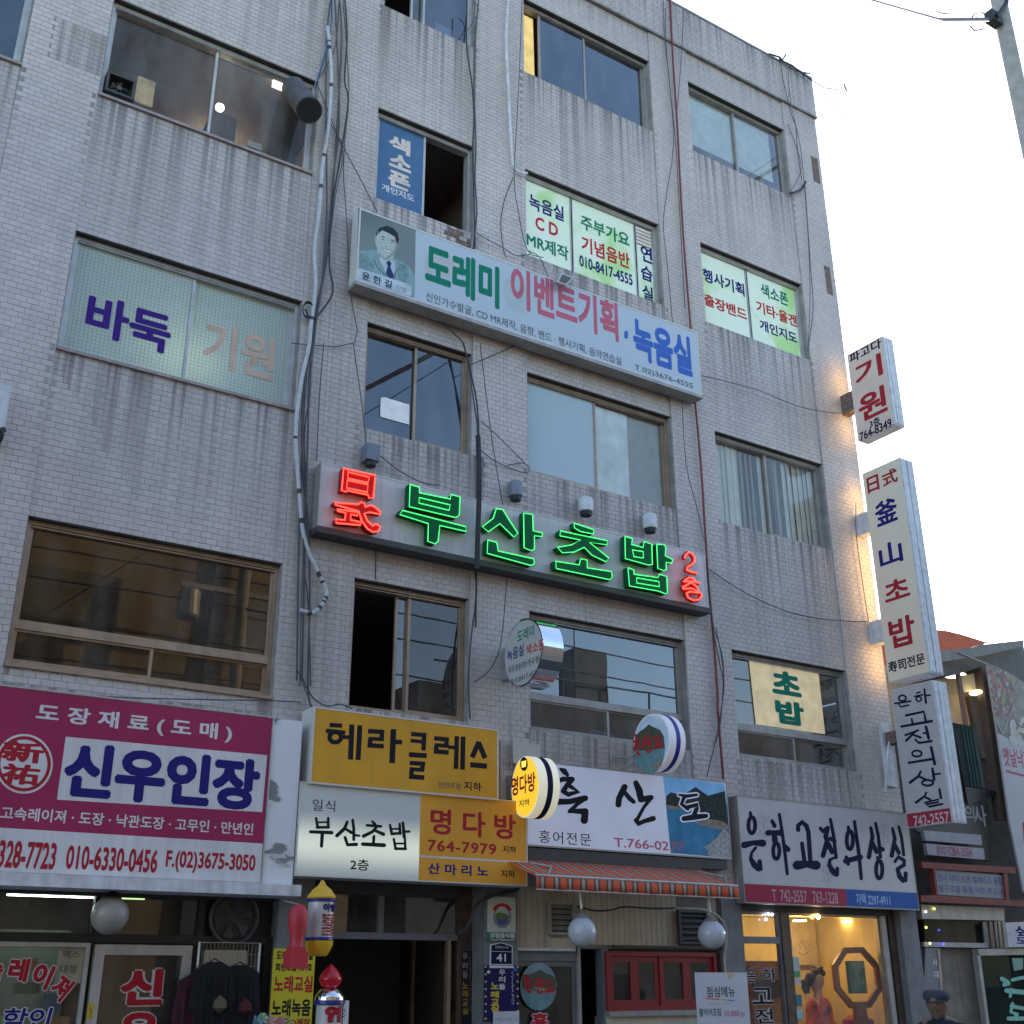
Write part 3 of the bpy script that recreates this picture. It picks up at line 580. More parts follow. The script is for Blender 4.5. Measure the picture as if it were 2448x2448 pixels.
# --- yellow
x0, x1, z0, z1 = dim('r8', (120,222), (1120,328), (1115,695), (95,622), Y=-.33)
yl = signbox('shop_sign', 'plain yellow box sign with five black block letters, above the white and orange lightbox', x0-.01, x1, z0, z1+.0, -.33, .3, 'yellow', 'lcream', .018)
V = [ [(185,205,40),(300,212,40)], [(150,258,40),(330,277,40)], ring(238,318,54,48,42), [(300,315,36),(380,322,36)], [(391,200,48),(378,524,48)], [(465,208,46),(448,528,46)],
 [(540,262,42),(690,270,42)], [(669,262,42),(665,345,42)], [(545,332,36),(688,338,36)], [(561,330,42),(557,400,42)], [(535,392,42),(685,402,42)], [(775,243,52),(762,558,52)], [(790,360,42),(855,366,42)],
 [(938,288,40),(1080,300,40)], [(1059,285,42),(1052,440,42)], [(935,350,34),(1060,362,34)], [(918,478,46),(1082,490,46)], [(925,555,40),(1068,565,40)], [(1046,550,42),(1040,622,42)], [(925,612,36),(1060,622,36)], [(944,610,42),(938,690,42)], [(918,680,44),(1060,692,44)],
 [(1150,328,40),(1288,340,40)], [(1268,328,42),(1262,408,42)], [(1155,390,36),(1285,400,36)], [(1171,390,42),(1168,455,42)], [(1148,448,42),(1285,460,42)], [(1280,410,34),(1345,414,34)], [(1360,308,42),(1352,612,42)], [(1418,312,44),(1412,618,44)],
 [(1565,360,46),(1500,505,46)], [(1560,365,46),(1622,512,46)], [(1485,572,48),(1638,586,48)] ]
S(yl, MT['blackink'], 'y1', V, Y=-.33, butt=True)
T(yl, '단란주점', MT['greyink'], 'r8', (795,630), (912,640), (810,612), (900,655), Y=-.33, off=.01); T(yl, '지하', MT['blackink'], 'r8', (932,640), (1027,650), (945,610), (1020,665), Y=-.33, off=.02)
# --- white / orange lightbox
Yl = -.3; x0, x1, z0, z1 = dim('r8', (45,640), (1275,1167), (20,1125), (1275,722), Y=Yl); x0 = p3.x+.012
lb = thing('lightbox_sign', (5.8, -.05, z0), 'lightbox sign, left half white with brush lettering, right half orange, under the yellow sign', 'sign')
xs = (at('r8',693,688,Y=Yl).x+at('r8',688,1145,Y=Yl).x)/2; zw = at('r8',980,1036,Y=Yl).z
MB().box(x0, x1, Yl+.012, -.02, z0, z1).build('box', 'lcream', lb)
# lamp tube glow behind the acrylic: a real gradient in a backlit face
m, nt, b = newmat('backlit_white_face'); geo = nt.nodes.new('ShaderNodeNewGeometry'); sx = nt.nodes.new('ShaderNodeSeparateXYZ'); nt.links.new(geo.outputs['Position'], sx.inputs[0])
mr = nt.nodes.new('ShaderNodeMapRange'); mr.inputs['From Min'].default_value = .33; mr.inputs['From Max'].default_value = 0; mr.inputs['To Max'].default_value = .13; mr.inputs['To Min'].default_value = .0
sb = nt.nodes.new('ShaderNodeMath'); sb.operation = 'SUBTRACT'; sb.inputs[1].default_value = z0+.3; nt.links.new(sx.outputs['Z'], sb.inputs[0]); ab = nt.nodes.new('ShaderNodeMath'); ab.operation = 'ABSOLUTE'; nt.links.new(sb.outputs[0], ab.inputs[0])
nt.links.new(ab.outputs[0], mr.inputs['Value']); mr.interpolation_type = 'SMOOTHSTEP'; nt.links.new(mr.outputs[0], b.inputs['Emission Strength']); b.inputs['Emission Color'].default_value = (.95,1,.75,1); b.inputs['Base Color'].default_value = (.6,.62,.6,1); b.inputs['Roughness'].default_value = .35
MB().box(x0+.012, xs, Yl, Yl+.012, z0+.012, z1-.012).build('white_face', m, lb)
MB().box(xs, x1-.012, Yl, Yl+.012, zw+.012, z1-.012).build('upper_orange_face', 'orange', lb); MB().box(xs, x1-.012, Yl, Yl+.012, z0+.012, zw-.008).build('lower_orange_face', 'orange', lb); MB().box(xs, x1-.012, Yl-.001, Yl+.012, zw-.008, zw+.012).build('divider', 'lcream', lb)
f = MB(); bars(f, x0, x1, z0, z1, .012, Yl-.006, Yl+.0119); f.build('frame', 'lcream', lb)
V = [[(60,1068,24),(75,1150,28)], [(172,1065,24),(172,1150,28)], [(72,1105,18),(170,1103,18)], [(68,1152,26),(176,1150,26)], [(8,1192,30),(205,1200,34)], [(118,1200,34),(110,1325,30)],
 [(348,1100,26),(325,1160,34),(252,1228,34)], [(330,1165,26),(388,1200,30)], [(398,1083,26),(408,1160,28),(408,1265,28)], [(408,1222,26),(460,1228,20)], [(328,1245,30),(350,1312,34),(432,1308,34)],
 [(580,1098,24),(604,1122,28)], [(530,1132,26),(660,1142,26)], [(625,1140,26),(580,1192,28),(498,1232,34)], [(600,1178,26),(682,1215,34)], [(594,1235,28),(590,1295,28)], [(490,1306,34),(688,1316,38)],
 [(742,1128,22),(760,1212,28)], [(832,1118,22),(836,1208,28)], [(752,1166,18),(832,1164,18)], [(758,1210,26),(840,1206,26)], [(862,1108,26),(874,1240,32)], [(874,1190,24),(922,1190,22)], [(778,1258,22),(795,1350,26)], [(880,1248,22),(884,1350,26)], [(786,1300,18),(880,1300,18)], [(790,1348,26),(888,1350,26)]]
S(lb, MT['blackink'], 'y1', V, Y=Yl)
T(lb, '일식', MT['blackink'], 'y1', (28,940), (235,960), (100,893), (225,1010), Y=Yl, off=.0, sp=1.1); T(lb, '2층', MT['blackink'], 'y1', (375,1500), (548,1510), (500,1447), (530,1553), Y=Yl, off=.015)
T(lb, '명 다 방', MT['redd'], 'r8', (750,800), (1215,850), (765,757), (1190,928), Y=Yl, off=.028); T(lb, '764-7979', MT['redd'], 'r8', (735,960), (1108,980), (740,927), (1090,1010), Y=Yl, off=.025, sp=1.1)
T(lb, '지하', MT['blackink'], 'r8', (1143,980), (1217,985), (1150,960), (1210,1003), Y=Yl, off=.02); T(lb, '산 마 리 노', MT['blueink'], 'r8', (735,1090), (1065,1110), (750,1054), (1050,1130), Y=Yl, off=.03); T(lb, '지하', MT['blackink'], 'r8', (1135,1110), (1210,1115), (1145,1092), (1200,1137), Y=Yl, off=.02)
# --- pale blue restaurant sign with a printed sea view
Yh = -.16; ph = [at('t3',300,520,Y=Yh), at('t3',1835,710,Y=Yh), at('t3',1905,1395,Y=Yh), at('t3',90,1275,Y=Yh)]
x0, x1, z0, z1 = 7.17, (ph[1].x+ph[2].x)/2, (ph[2].z+ph[3].z)/2, (ph[0].z+ph[1].z)/2
MT['paleblue'] = M('pale_blue_banner', (.44,.48,.6), .45, var=.06, vs=3, es=.1)
hk = signbox('restaurant_sign', 'pale blue banner sign with black brush lettering and a printed sea view', x0, x1, z0, z1, Yh, .14, 'paleblue', 'alud', .018)
MT['psea'] = M('print_sea', (.04,.17,.32), .4, var=.25, vs=7, es=.05); MT['psky'] = M('print_sky', (.16,.36,.62), .4, es=.08); MT['phill'] = M('print_hill', (.035,.05,.045), .5, var=.5, vs=25); MT['prock'] = M('print_rock', (.32,.27,.22), .5, var=.5, vs=40); MT['pfoam'] = M('print_blossom', (.42,.43,.42), .5, var=.6, vs=45)
pp = lambda n, m_, pts, l, k='t3', par=hk, **kw: poly(par, n, m_, k, pts, lift=l, **kw)
pp('printed_sky', 'psky', [(1280,650),(1825,722),(1850,900),(1310,900)], .002, Y=Yh); pp('printed_sea', 'psea', [(1305,880),(1850,900),(1885,1380),(1350,1335)], .0022, Y=Yh)
pp('printed_hill', 'phill', [(1310,830),(1350,795),(1410,810),(1440,860),(1490,800),(1570,748),(1680,825),(1830,785),(1862,1100),(1760,1060),(1620,1030),(1560,930),(1420,930),(1310,905)], .0026, Y=Yh)
pp('printed_rock', 'prock', [(1560,1070),(1640,1045),(1700,1035),(1800,1050),(1862,1085),(1866,1130),(1760,1120),(1650,1095)], .003, Y=Yh); pp('printed_rock', 'prock', [(1310,905),(1420,925),(1470,950),(1330,945)], .003, Y=Yh)
pp('printed_blossom', 'pfoam', [(1820,1120),(1870,1160),(1886,1378),(1690,1362),(1670,1300),(1640,1280),(1700,1250),(1760,1200)], .0032, Y=Yh)
H1 = [[(370,588,20),(400,605,50),(432,640,30)], [(312,710,34),(395,678,40),(470,680,44)], [(475,680,44),(430,730,40),(395,785,42)], [(395,785,42),(440,815,42),(525,790,46),(460,745,36)], [(325,880,54),(450,878,46),(590,848,50)], [(595,845,40),(520,900,30),(452,965,34)], [(452,962,30),(585,965,52)], [(590,965,56),(582,1045,62)],
 [(940,748,52),(890,850,50),(885,905,50)], [(935,790,34),(985,850,40),(1020,880,34)], [(1040,712,44),(1070,780,60),(1085,860,52)], [(1085,860,50),(1175,842,44)], [(1170,850,34),(1110,930,26),(1050,1040,30)], [(1045,1045,44),(1060,1075,40),(1120,1050,36),(1195,1028,44)]]
H2 = [[(1425,818,20),(1490,830,32),(1580,818,24)], [(1470,835,34),(1445,900,34),(1500,940,36)], [(1490,930,36),(1590,905,36),(1580,940,40),(1555,1000,40)], [(1465,1030,44),(1560,1015,52),(1665,1005,38)]]
S(hk, MT['paleblue'], 't3', H2, Y=Yh, lift=.0045, grow=26); S(hk, MT['blackink'], 't3', H1, Y=Yh, lift=.004, grow=4); S(hk, MT['blackink'], 't3', H2, Y=Yh, lift=.008)
T(hk, '홍어전문', MT['blackink'], 't3', (180,1200), (640,1230), (230,1133), (620,1272), Y=Yh, off=.002, sp=1.15); T(hk, 'T.766-0277', MT['pinkink'], 't3', (845,1240), (1465,1280), (860,1198), (1450,1322), Y=Yh, off=.012, lift=.006)
# --- hanbok tailor sign
Ye = -.16; q = [at('e1',5,15,Y=Ye), at('e1',1810,190,Y=Ye), at('e1',1905,1215,Y=Ye), at('e1',60,1130,Y=Ye)]
x0, x1, z0, z1 = q[0].x, (q[1].x+q[2].x)/2, (q[2].z+q[3].z)/2, (q[0].z+q[1].z)/2
MT['greyface'] = M('pale_grey_face', (.5,.475,.48), .45, var=.07)
eh = signbox('tailor_sign', 'light grey shop sign with tall black brush lettering over a red and blue strip', x0, x1, z0, z1, Ye, .15, 'greyface', 'alud', .012)
zr = at('e1',600,960,Y=Ye).z; xb = at('e1',1158,1080,Y=Ye).x
MB().box(x0+.012, xb, Ye-.0015, Ye+.003, z0+.012, zr).build('red_strip', M('red_strip_print',(.36,.035,.07),.45,var=.06), eh); MB().box(xb, x1-.012, Ye-.0015, Ye+.003, z0+.012, zr).build('blue_strip', M('blue_strip_print',(.02,.1,.36),.45,var=.06), eh)
E1 = [[(148,185,22),(155,235,34)], ring(163,320,36,86,34), [(82,528,64),(180,505,44),(278,508,70)], [(205,555,24),(160,610,24),(152,680,32)], [(155,675,34),(185,730,58),(235,775,58)], [(245,700,40),(258,780,32)],
 [(375,275,30),(402,325,40)], [(335,400,56),(400,395,36),(462,400,62)], [(400,420,50),(405,480,56)], ring(420,590,33,85,34), [(452,205,26),(480,380,28),(512,620,28),(535,830,26)], [(508,535,36),(545,575,44)],
 [(650,368,40),(648,325,40),(690,288,44),(735,325,44),(762,400,36)], [(757,390,40),(778,700,40)], [(690,510,34),(716,700,38)], [(640,740,92),(740,728,62),(838,740,92)],
 [(885,352,32),(905,385,40),(960,348,40)], [(960,348,38),(938,440,44),(958,510,38)], [(950,500,46),(910,640,42)], [(960,505,44),(1005,600,44)], [(988,258,26),(1020,420,30),(1048,660,28)], [(985,460,36),(1035,485,30)], [(1030,660,20),(985,680,28),(975,735,34)], [(975,735,36),(1010,800,52),(1050,835,48)], [(1060,775,34),(1060,840,30)],
 ring(1192,475,33,98,34), [(1175,338,26),(1182,395,34)], [(1155,655,30),(1175,730,28)], [(1150,695,52),(1230,675,46),(1300,655,56)], [(1240,280,26),(1285,600,32),(1312,880,28)],
 [(1412,345,26),(1430,440,36),(1392,655,40)], [(1425,500,40),(1472,600,38)], [(1462,300,24),(1490,430,28),(1514,655,28)], [(1500,555,34),(1538,575,38)], ring(1500,785,33,95,34), [(1480,655,20),(1495,700,26)],
 [(1640,355,24),(1664,460,34),(1632,640,38)], [(1660,520,38),(1706,610,36)], [(1705,335,22),(1735,450,26),(1757,632,26)], [(1668,700,26),(1700,652,36),(1762,690,36),(1762,735,34),(1692,780,34)], [(1692,780,34),(1715,860,44),(1752,900,44)], [(1778,825,36),(1775,900,34)]]
S(eh, MT['navy'], 'e1', E1, Y=Ye, lift=.003, grow=8)
T(eh, 'T  742-2557   763-1228', M('strip_pink',(.5,.3,.34),.5), 'e1', (375,1050), (1068,1100), (395,990), (1050,1146), Y=Ye, off=.02, lift=.005); T(eh, '자택 2297-4911', M('strip_blue',(.3,.42,.6),.5), 'e1', (1258,1090), (1618,1130), (1275,1032), (1600,1170), Y=Ye, off=.02, lift=.005)
def flake(cx, cy, r):
    st = []
    for i in range(6):
        q = i*math.pi/3+.3; st.append([(cx, cy, 5), (cx+r*.75*math.cos(q), cy+r*1.3*math.sin(q), 5)])
        for s in (-.5, .5): st.append([(cx+r*.4*math.cos(q), cy+r*.7*math.sin(q), 4), (cx+r*.6*math.cos(q+s), cy+r*1.0*math.sin(q+s), 4)])
    return st
S(eh, M('snowflake_print',(.36,.36,.42),.5), 'e1', flake(285,320,110)+flake(960,820,105)+flake(1545,420,110), Y=Ye, lift=.0018, butt=True, name='snowflake_print')
# --- event sign with portrait
Yd = -.24; q = [at('r2',230,1170,Y=Yd), at('r3',345,1620,Y=Yd), at('r3',358,1925,Y=Yd), at('r2',215,1640,Y=Yd)]
x0, x1, z0, z1 = (q[0].x+q[3].x)/2, (q[1].x+q[2].x)/2, q[2].z-.0, q[0].z
MT['eventface'] = ramp_mat('event_face', [(0,(.5,.58,.52)),(.45,(.46,.53,.6)),(.6,(.46,.53,.6)),(1,(.5,.56,.62))], (.8,1,.8), rough=.35)
dr = signbox('event_sign', 'long white sign with a portrait of a man and green, pink and blue lettering', x0, x1, z0, z1, Yd, .2, 'eventface', 'lcream', .02)
MB().box(x0-.01, x1+.01, Yd-.012, Yd+.2, z0-.05, z0-.001).build('drip_edge', 'alud', dr)
d_ = lambda n, m_, pts, l: poly(dr, n, m_, 't2', pts, Y=Yd, lift=l)
d_('portrait_ground', ramp_mat('portrait_backdrop', [(0,(.03,.04,.05)),(.45,(.05,.06,.08)),(.6,(.16,.2,.19)),(1,(.22,.27,.25))], (.5,1,.9), rough=.4, detail=1), [(148,65),(700,270),(688,945),(125,735)], .002)
sk_ = M('portrait_skin', (.46,.52,.48), .5, var=.08, vs=20); suit = M('portrait_suit', (.25,.38,.39), .5, var=.12, vs=12); hair = M('portrait_hair', (.03,.035,.04), .5); sht = M('portrait_shirt', (.52,.6,.66), .5)
d_('portrait_suit', suit, [(128,490),(200,478),(300,475),(370,530),(430,570),(490,550),(590,600),(650,650),(688,720),(688,945),(125,735)], .003)
d_('portrait_shirt', sht, [(370,530),(350,560),(430,730),(480,760),(500,640),(490,570),(430,580)], .0035)
d_('portrait_tie', M('portrait_tie',(.03,.05,.14),.5), [(415,590),(445,575),(465,600),(455,640),(490,720),(480,760),(440,745),(412,700),(430,630)], .004)
d_('portrait_neck', sk_, [(320,470),(330,500),(375,535),(430,580),(480,560),(490,500)], .0042)
d_('portrait_hair', hair, [(315,370),(318,310),(350,262),(420,240),(480,262),(525,310),(538,370),(525,420),(430,340)], .0038)
d_('portrait_face', sk_, [(318,350),(335,300),(370,275),(440,300),(500,330),(525,390),(520,450),(490,520),(440,560),(395,545),(345,500),(322,440),(308,400),(302,350),(312,335)], .0045)
d_('portrait_shade', M('portrait_skin_shade',(.33,.38,.35),.6,var=.2,vs=30), [(500,335),(525,390),(520,450),(490,520),(440,560),(400,548),(440,530),(480,480),(500,420)], .0048)
d_('portrait_shade', bpy.data.materials['portrait_skin_shade'], [(345,500),(395,545),(440,560),(450,580),(400,572),(350,530)], .0049)
d_('portrait_ear', bpy.data.materials['portrait_skin_shade'], [(302,340),(312,332),(318,360),(316,400),(306,392)], .0052)
for fx in ([(150,500),(230,520),(300,640),(260,690),(170,640)], [(520,590),(600,620),(640,690),(600,800),(540,760)]): d_('portrait_fold', M('portrait_fold',(.2,.31,.32),.6,var=.3,vs=18) if 'portrait_fold' not in bpy.data.materials else bpy.data.materials['portrait_fold'], fx, .0033)
d_('portrait_hair', hair, [(325,330),(355,278),(420,262),(490,290),(528,350),(532,400),(515,410),(500,350),(440,312),(375,285)], .005)
for pts in ([(362,348),(385,340),(402,352),(400,358),(380,350)], [(448,378),(475,372),(500,392),(496,398),(474,384)], [(368,362),(395,372),(380,376)], [(455,392),(490,406),(470,408)], [(405,432),(425,442),(412,446)]): d_('portrait_feature', hair, pts, .0055)
d_('portrait_mouth', M('portrait_teeth',(.7,.72,.7),.5), [(385,455),(425,475),(465,478),(445,495),(405,482)], .0055)
S(dr, hair, 't2', [[(380,452,4),(425,472,5),(468,476,4)], [(290,560,5),(330,640,5),(420,730,5)], [(540,640,5),(500,700,5),(490,760,5)]], Y=Yd, lift=.006, butt=True, name='portrait_line')
d_('name_band', sht, [(135,650),(180,655),(640,805),(660,830),(655,915),(600,905),(130,735),(125,680)], .0048)
T(dr, '윤 한 길', MT['navy'], 't2', (180,720), (470,800), (215,688), (440,838), Y=Yd, off=.02, lift=.008); T(dr, '단장', MT['greyink'], 't2', (512,840), (612,870), (525,812), (600,888), Y=Yd, off=-.003, lift=.008)
dots = MB()
for cx, cy, w_, h_ in ((985,590,120,60),(820,620,40,110),(1000,700,90,50)): 
    for i in range(-int(w_/14), int(w_/14)+1):
        for j in range(-int(h_/14), int(h_/14)+1):
            if (i*14/w_)**2+(j*14/h_)**2 > 1: continue
            P = P3('t2', cx+i*14, cy+j*14+i*4, Y=Yd, lift=.0025); s_ = .0052; dots.add([(P.x-s_,P.y,P.z-s_),(P.x+s_,P.y,P.z-s_),(P.x+s_,P.y,P.z+s_),(P.x-s_,P.y,P.z+s_)], [(0,1,2,3)])
dd = dots.build('orange_dot_print', M('dot_orange',(.62,.46,.3),.5), dr)
dots = MB()
for i in range(-8, 9):
    for j in range(-10, 11):
        if (i/8)**2+(j/10)**2 > 1: continue
        P = P3('r2', 1120+i*10, 1660+j*10+i*4, Y=Yd, lift=.0025); s_ = .0065; dots.add([(P.x-s_,P.y,P.z-s_),(P.x+s_,P.y,P.z-s_),(P.x+s_,P.y,P.z+s_),(P.x-s_,P.y,P.z+s_)], [(0,1,2,3)])
dots.build('green_dot_print', M('dot_green',(.36,.5,.36),.5), dr)
T(dr, '도레미', MT['greenink'], 't2', (788,760), (1505,840), (1500,642), (1470,1037), Y=Yd, off=.045, lift=.004)
T(dr, '이벤트기획', MT['pinkink'], 'r2', (1086,1650), (1690,1800), (1690,1705), (1690,1928), Y=Yd, off=.035, lift=.004)
T(dr, '녹음실', MT['cobalt'], 'r3', (28,1650), (312,1740), (50,1552), (300,1835), Y=Yd, off=.045, lift=.004)
poly(dr, 'lettering', 'cobalt', 'r2', [(1727,1862),(1747,1868),(1745,1910),(1725,1904)], Y=Yd, lift=.004)
T(dr, '신인가수발굴, CD MR제작, 음향, 밴드 · 행사기획, 음악연습실', MT['greyink'], 't2', (798,910), (1850,110,'r5'), (830,882), (850,980), Y=Yd, off=.008, lift=.004)
T(dr, 'T.02)3676-4555', MT['greyink'], 'r3', (35,1790), (320,1890), (45,1777), (315,1900), Y=Yd, off=.01, lift=.004)
# --- neon sign
Yn = -.2; q = [at('r5',155,663,Y=Yn), at('r5',145,1035,Y=Yn), at('r6',410,1130,Y=Yn), at('r6',425,1385,Y=Yn)]
x0, x1, z0, z1 = (q[0].x+q[1].x)/2, (q[2].x+q[3].x)/2, (q[1].z+q[3].z)/2, (q[0].z+q[2].z)/2
MT['neonface'] = M('neon_sign_face', (.56,.54,.54), .4, var=.1, vs=4, streak=.2)
nn = signbox('neon_sign', 'long grey box sign with glowing green and red neon letters', x0, x1, z0, z1, Yn, .18, 'neonface', 'alud', .02, fmat='alu')
MB().box(x0-.01, x1+.015, Yn-.03, -.02, z0-.07, z0-.001).build('tray', 'darkmetal', nn)
Yt = Yn-.13
MT['gneon'] = M('green_neon_tube', (.1,.9,.2), .4, es=.55, ecol=(.05,.85,.16), var=0); MT['rneon'] = M('red_neon_tube', (1,.1,.05), .4, es=.9, ecol=(1,.055,.035), var=0)
MT['gback'] = M('green_letter_can', (.008,.11,.05), .6); MT['rback'] = M('red_letter_can', (.4,.02,.02), .6)
G3 = [[[(140,133),(218,155),(216,200),(470,252),(478,215),(552,235),(545,385),(515,405),(132,315)], [(215,240),(470,300),(462,345),(212,285)]],
 [[(75,345),(600,480),(603,520),(385,470),(370,600),(345,622),(285,600),(290,455),(55,380)]],
 [[(850,330),(905,340),(960,430),(1030,535),(995,565),(880,455),(785,522),(735,480),(825,410)]],
 [[(1075,368),(1150,380),(1155,515),(1230,530),(1228,562),(1165,555),(1165,665),(1140,678),(1080,655)]],
 [[(780,590),(855,610),(865,680),(1160,745),(1165,785),(1135,800),(775,700)]],
 [[(1490,450),(1655,505),(1650,540),(1545,520),(1495,490)]],
 [[(1380,515),(1765,595),(1765,630),(1620,610),(1780,740),(1755,770),(1640,715),(1575,650),(1490,690),(1395,695),(1355,650),(1470,630),(1545,590),(1375,555)]],
 [[(1340,765),(1535,795),(1545,745),(1600,755),(1600,820),(1800,850),(1808,895),(1790,918),(1345,825)]]]
GN1 = [[[(265,250),(400,290),(385,400),(600,455),(615,345),(760,395),(770,770),(700,780),(270,660)], [(400,500),(600,530),(605,650),(430,625)]],
 [[(850,400),(980,400),(1015,440),(1010,610),(1150,680),(1120,745),(1025,730),(1025,860),(980,885),(870,840)]],
 [[(320,830),(430,870),(430,950),(870,1010),(900,950),(1035,990),(1050,1295),(1010,1310),(880,1260),(345,1165)], [(480,1015),(890,1085),(900,1180),(480,1110)]]]
def neon(parent, k, loops, tube, back, r=.0058, Y=Yt, depth=.11):
    # can: extruded outer loop, then glass tubes following every loop
    for lps in loops:
        P = [at(k, x, y, Y=Y+.02) for x, y in lps[0]]
        c = sum(P, Vector())/len(P); P = [c+(p-c)*1.04 for p in P]
        for p in P: p.y = Y+.02
        MB().prism(P, (0, depth-.02, 0)).build('letter_can', back, parent)
        for lp in lps:
            Q = [at(k, x, y, Y=Y) for x, y in lp]; Q.append(Q[0].copy()); Q.append(Q[1].copy())
            MB().tube(Q, r, 8).build('neon_tube', tube, parent, smooth=True)
neon(nn, 'n3', G3, MT['gneon'], MT['gback']); neon(nn, 'n1', GN1, MT['gneon'], MT['gback'])
RN = [[[(400,290),(1130,450),(1085,970),(990,975),(965,900),(490,800),(460,830),(355,800)], [(500,370),(1000,490),(960,620),(500,520)], [(490,560),(960,660),(950,840),(470,740)]],
 [[(200,1080),(740,1120),(800,1070),(880,1090),(900,1180),(1040,1140),(1130,1190),(1250,1290),(1250,1350),(1000,1300),(880,1330),(950,1500),(1080,1620),(1150,1570),(1250,1640),(1200,1740),(1080,1760),(950,1680),(820,1500),(750,1280),(210,1130)]],
 [[(250,1230),(740,1300),(720,1380),(570,1350),(560,1480),(800,1530),(790,1600),(230,1550),(220,1460),(430,1480),(450,1320),(260,1270)]]]
neon(nn, 'n2', RN, MT['rneon'], MT['rback'], r=.009)
def freetube(parent, k, pts, tube, back, r):
    MB().tube([at(k, x, y, Y=Yt) for x, y in pts], r, 8).build('neon_tube', tube, parent, smooth=True)
    L = [at(k, x, y, Y=Yt+.03) for x, y in pts]; MB().tube([p+Vector((0, .03, 0)) for p in L], .028, 8).build('letter_can', back, parent)
freetube(nn, 'n1', [(1365,650),(1385,590),(1440,545),(1500,565),(1550,640),(1550,710),(1500,770),(1420,815),(1400,870),(1500,910),(1590,925)], MT['rneon'], MT['rback'], .012)
for pts in ([(1370,1060),(1450,1010),(1530,1030),(1560,1080)], [(1340,1080),(1500,1080),(1640,1110)], [(1500,1090),(1400,1150),(1340,1190)], [(1500,1110),(1580,1170),(1620,1240)], [(1330,1170),(1340,1220),(1500,1210),(1610,1270)], [(1400,1300),(1470,1270),(1580,1290),(1670,1290),(1680,1360),(1620,1420),(1530,1430),(1430,1380),(1400,1300)]):
    freetube(nn, 'n1', pts, MT['rneon'], MT['rback'], .011)
# transformers above the neon sign
def can(k, x0, y0, x1, y1, lab, square=False, mat='steel'):
    a, b_, c, d = rect(k, x0, y0, x1, y1, -.08); r = (b_-a)/2
    t = thing('neon_transformer', ((a+b_)/2, 0, c), lab, 'transformer', 'neon transformers on the wall')
    if square: MB().box(a, b_, -.17, -.012, c+.06, d).build('can', mat, t)
    else: MB().lathe(((a+b_)/2, -r-.02, 0), [(r*.9,c+.05),(r,c+.06),(r,d-.02),(r*.85,d)], 18).build('can', mat, t, smooth=True)
    MB().lathe(((a+b_)/2, -r-.02, 0), [(r*.75,c),(r*.8,c+.052)], 12).build('terminal', 'black', t)
    MB().box((a+b_)/2-.02, (a+b_)/2+.02, -.05, .0, d-.02, d+.04).build('bracket', 'rust', t)
can('r5', 398, 582, 472, 700, 'square blue grey transformer box above the red neon letters', True, M('blue_grey_steel',(.17,.2,.25),.5)); can('r5', 1215, 788, 1282, 892, 'blue grey round transformer can above the second green neon letter', mat=M('blue_grey_can',(.2,.22,.27),.45))
can('r5', 1607, 882, 1675, 978, 'white round transformer can above the third green neon letter', mat='whited'); can('r6', 112, 945, 165, 1028, 'white round transformer can above the last green neon letter', mat='whited')
# floodlight on the event sign
p = at('r2',1395,1575,Y=-.35); fd = thing('floodlight', (p.x, -.3, p.z-.1), 'small grey floodlight fixed on top of the long event sign', 'lamp')
FQ = [(1345,1588),(1372,1535),(1442,1562),(1402,1608)]; MB().prism([at('r2',x,y,Y=-.4) for x, y in FQ], (0,.09,.03)).build('housing', 'alu', fd)
MB().prism([at('r2',x,y,Y=-.4) for x, y in ((1358,1584),(1377,1546),(1428,1566),(1398,1598))], (0,-.004,0)).build('lens', M('flood_lens',(.1,.1,.085),.3), fd)
MB().tube([at('r2',1400,1560,Y=-.31),at('r2',1420,1590,Y=-.2),at('r2',1420,1620,Y=-.1)], .012).build('arm', 'steel', fd)
# ================================================================== SIGNS STANDING OUT FROM THE WALL (faces look along -x)
def blade(name, label, k, pin, pout, z0, z1, X, wx, face, side, glow=None, ribs=3):
    """pin/pout: y of inner and outer edge"""
    t = thing(name, (X, 0, z0), label, 'sign')
    MB().box(X+.008, X+wx, pout, pin, z0, z1).build('box', side, t)
    MB().box(X, X+.008, pout+.012, pin-.012, z0+.012, z1-.012).build('face', face, t)
    for i in range(ribs): MB().box(X+.02+i*(wx-.04)/max(ribs, 1), X+.01+(i+.75)*(wx-.0)/ribs, pout-.012, pout-.001, z0+.02, z1-.02).build('edge_rail', side, t)
    if glow: MB().box(X+wx*.35, X+wx*.65, pin+.001, pin+.008, z0+.08, z1-.08).build('added_glow_strip', glow, t)  # added glowing strip on the sign's back edge to warm the wall
    return t
XS = 13.3
MT['glow'] = M('added_warm_glow', (1,.7,.3), .5, es=3.4, ecol=(1,.56,.13), var=0); MT['warmface'] = M('warm_lit_acrylic', (.58,.48,.43), .4, var=.08, vs=3, es=.05); MT['creamface'] = ramp_mat('cream_lit_acrylic', [(0,(.6,.46,.4)),(.5,(.62,.56,.46)),(1,(.6,.62,.55))], (1,1,.7), rough=.4, es=.04, detail=1)
k1 = blade('projecting_sign', 'short projecting sign high at the corner with two big red letters and a telephone number', 'r6', -.27, -.98, 9.38, 10.9, XS, .24, 'warmface', 'whited', 'glow')
for t, c, a in (('파고다','navy',((1098,190),(1252,130),(1105,170),(1110,218))), ('기','redd',((1122,250),(1252,200),(1135,240),(1140,330))), ('원','redd',((1142,430),(1275,380),(1165,365),(1160,500))), ('3층','navy',((1195,510),(1245,490),(1200,488),(1200,527))), ('764-8349','navy',((1147,560),(1302,510),(1155,545),(1155,588)))):
    xl, xr, tp, bt = a
    if t == '기': tp = (1230,172); 
    T(k1, t, MT[c], 'r6', xl, xr, tp, bt, X=XS, off=.03, lift=.004)
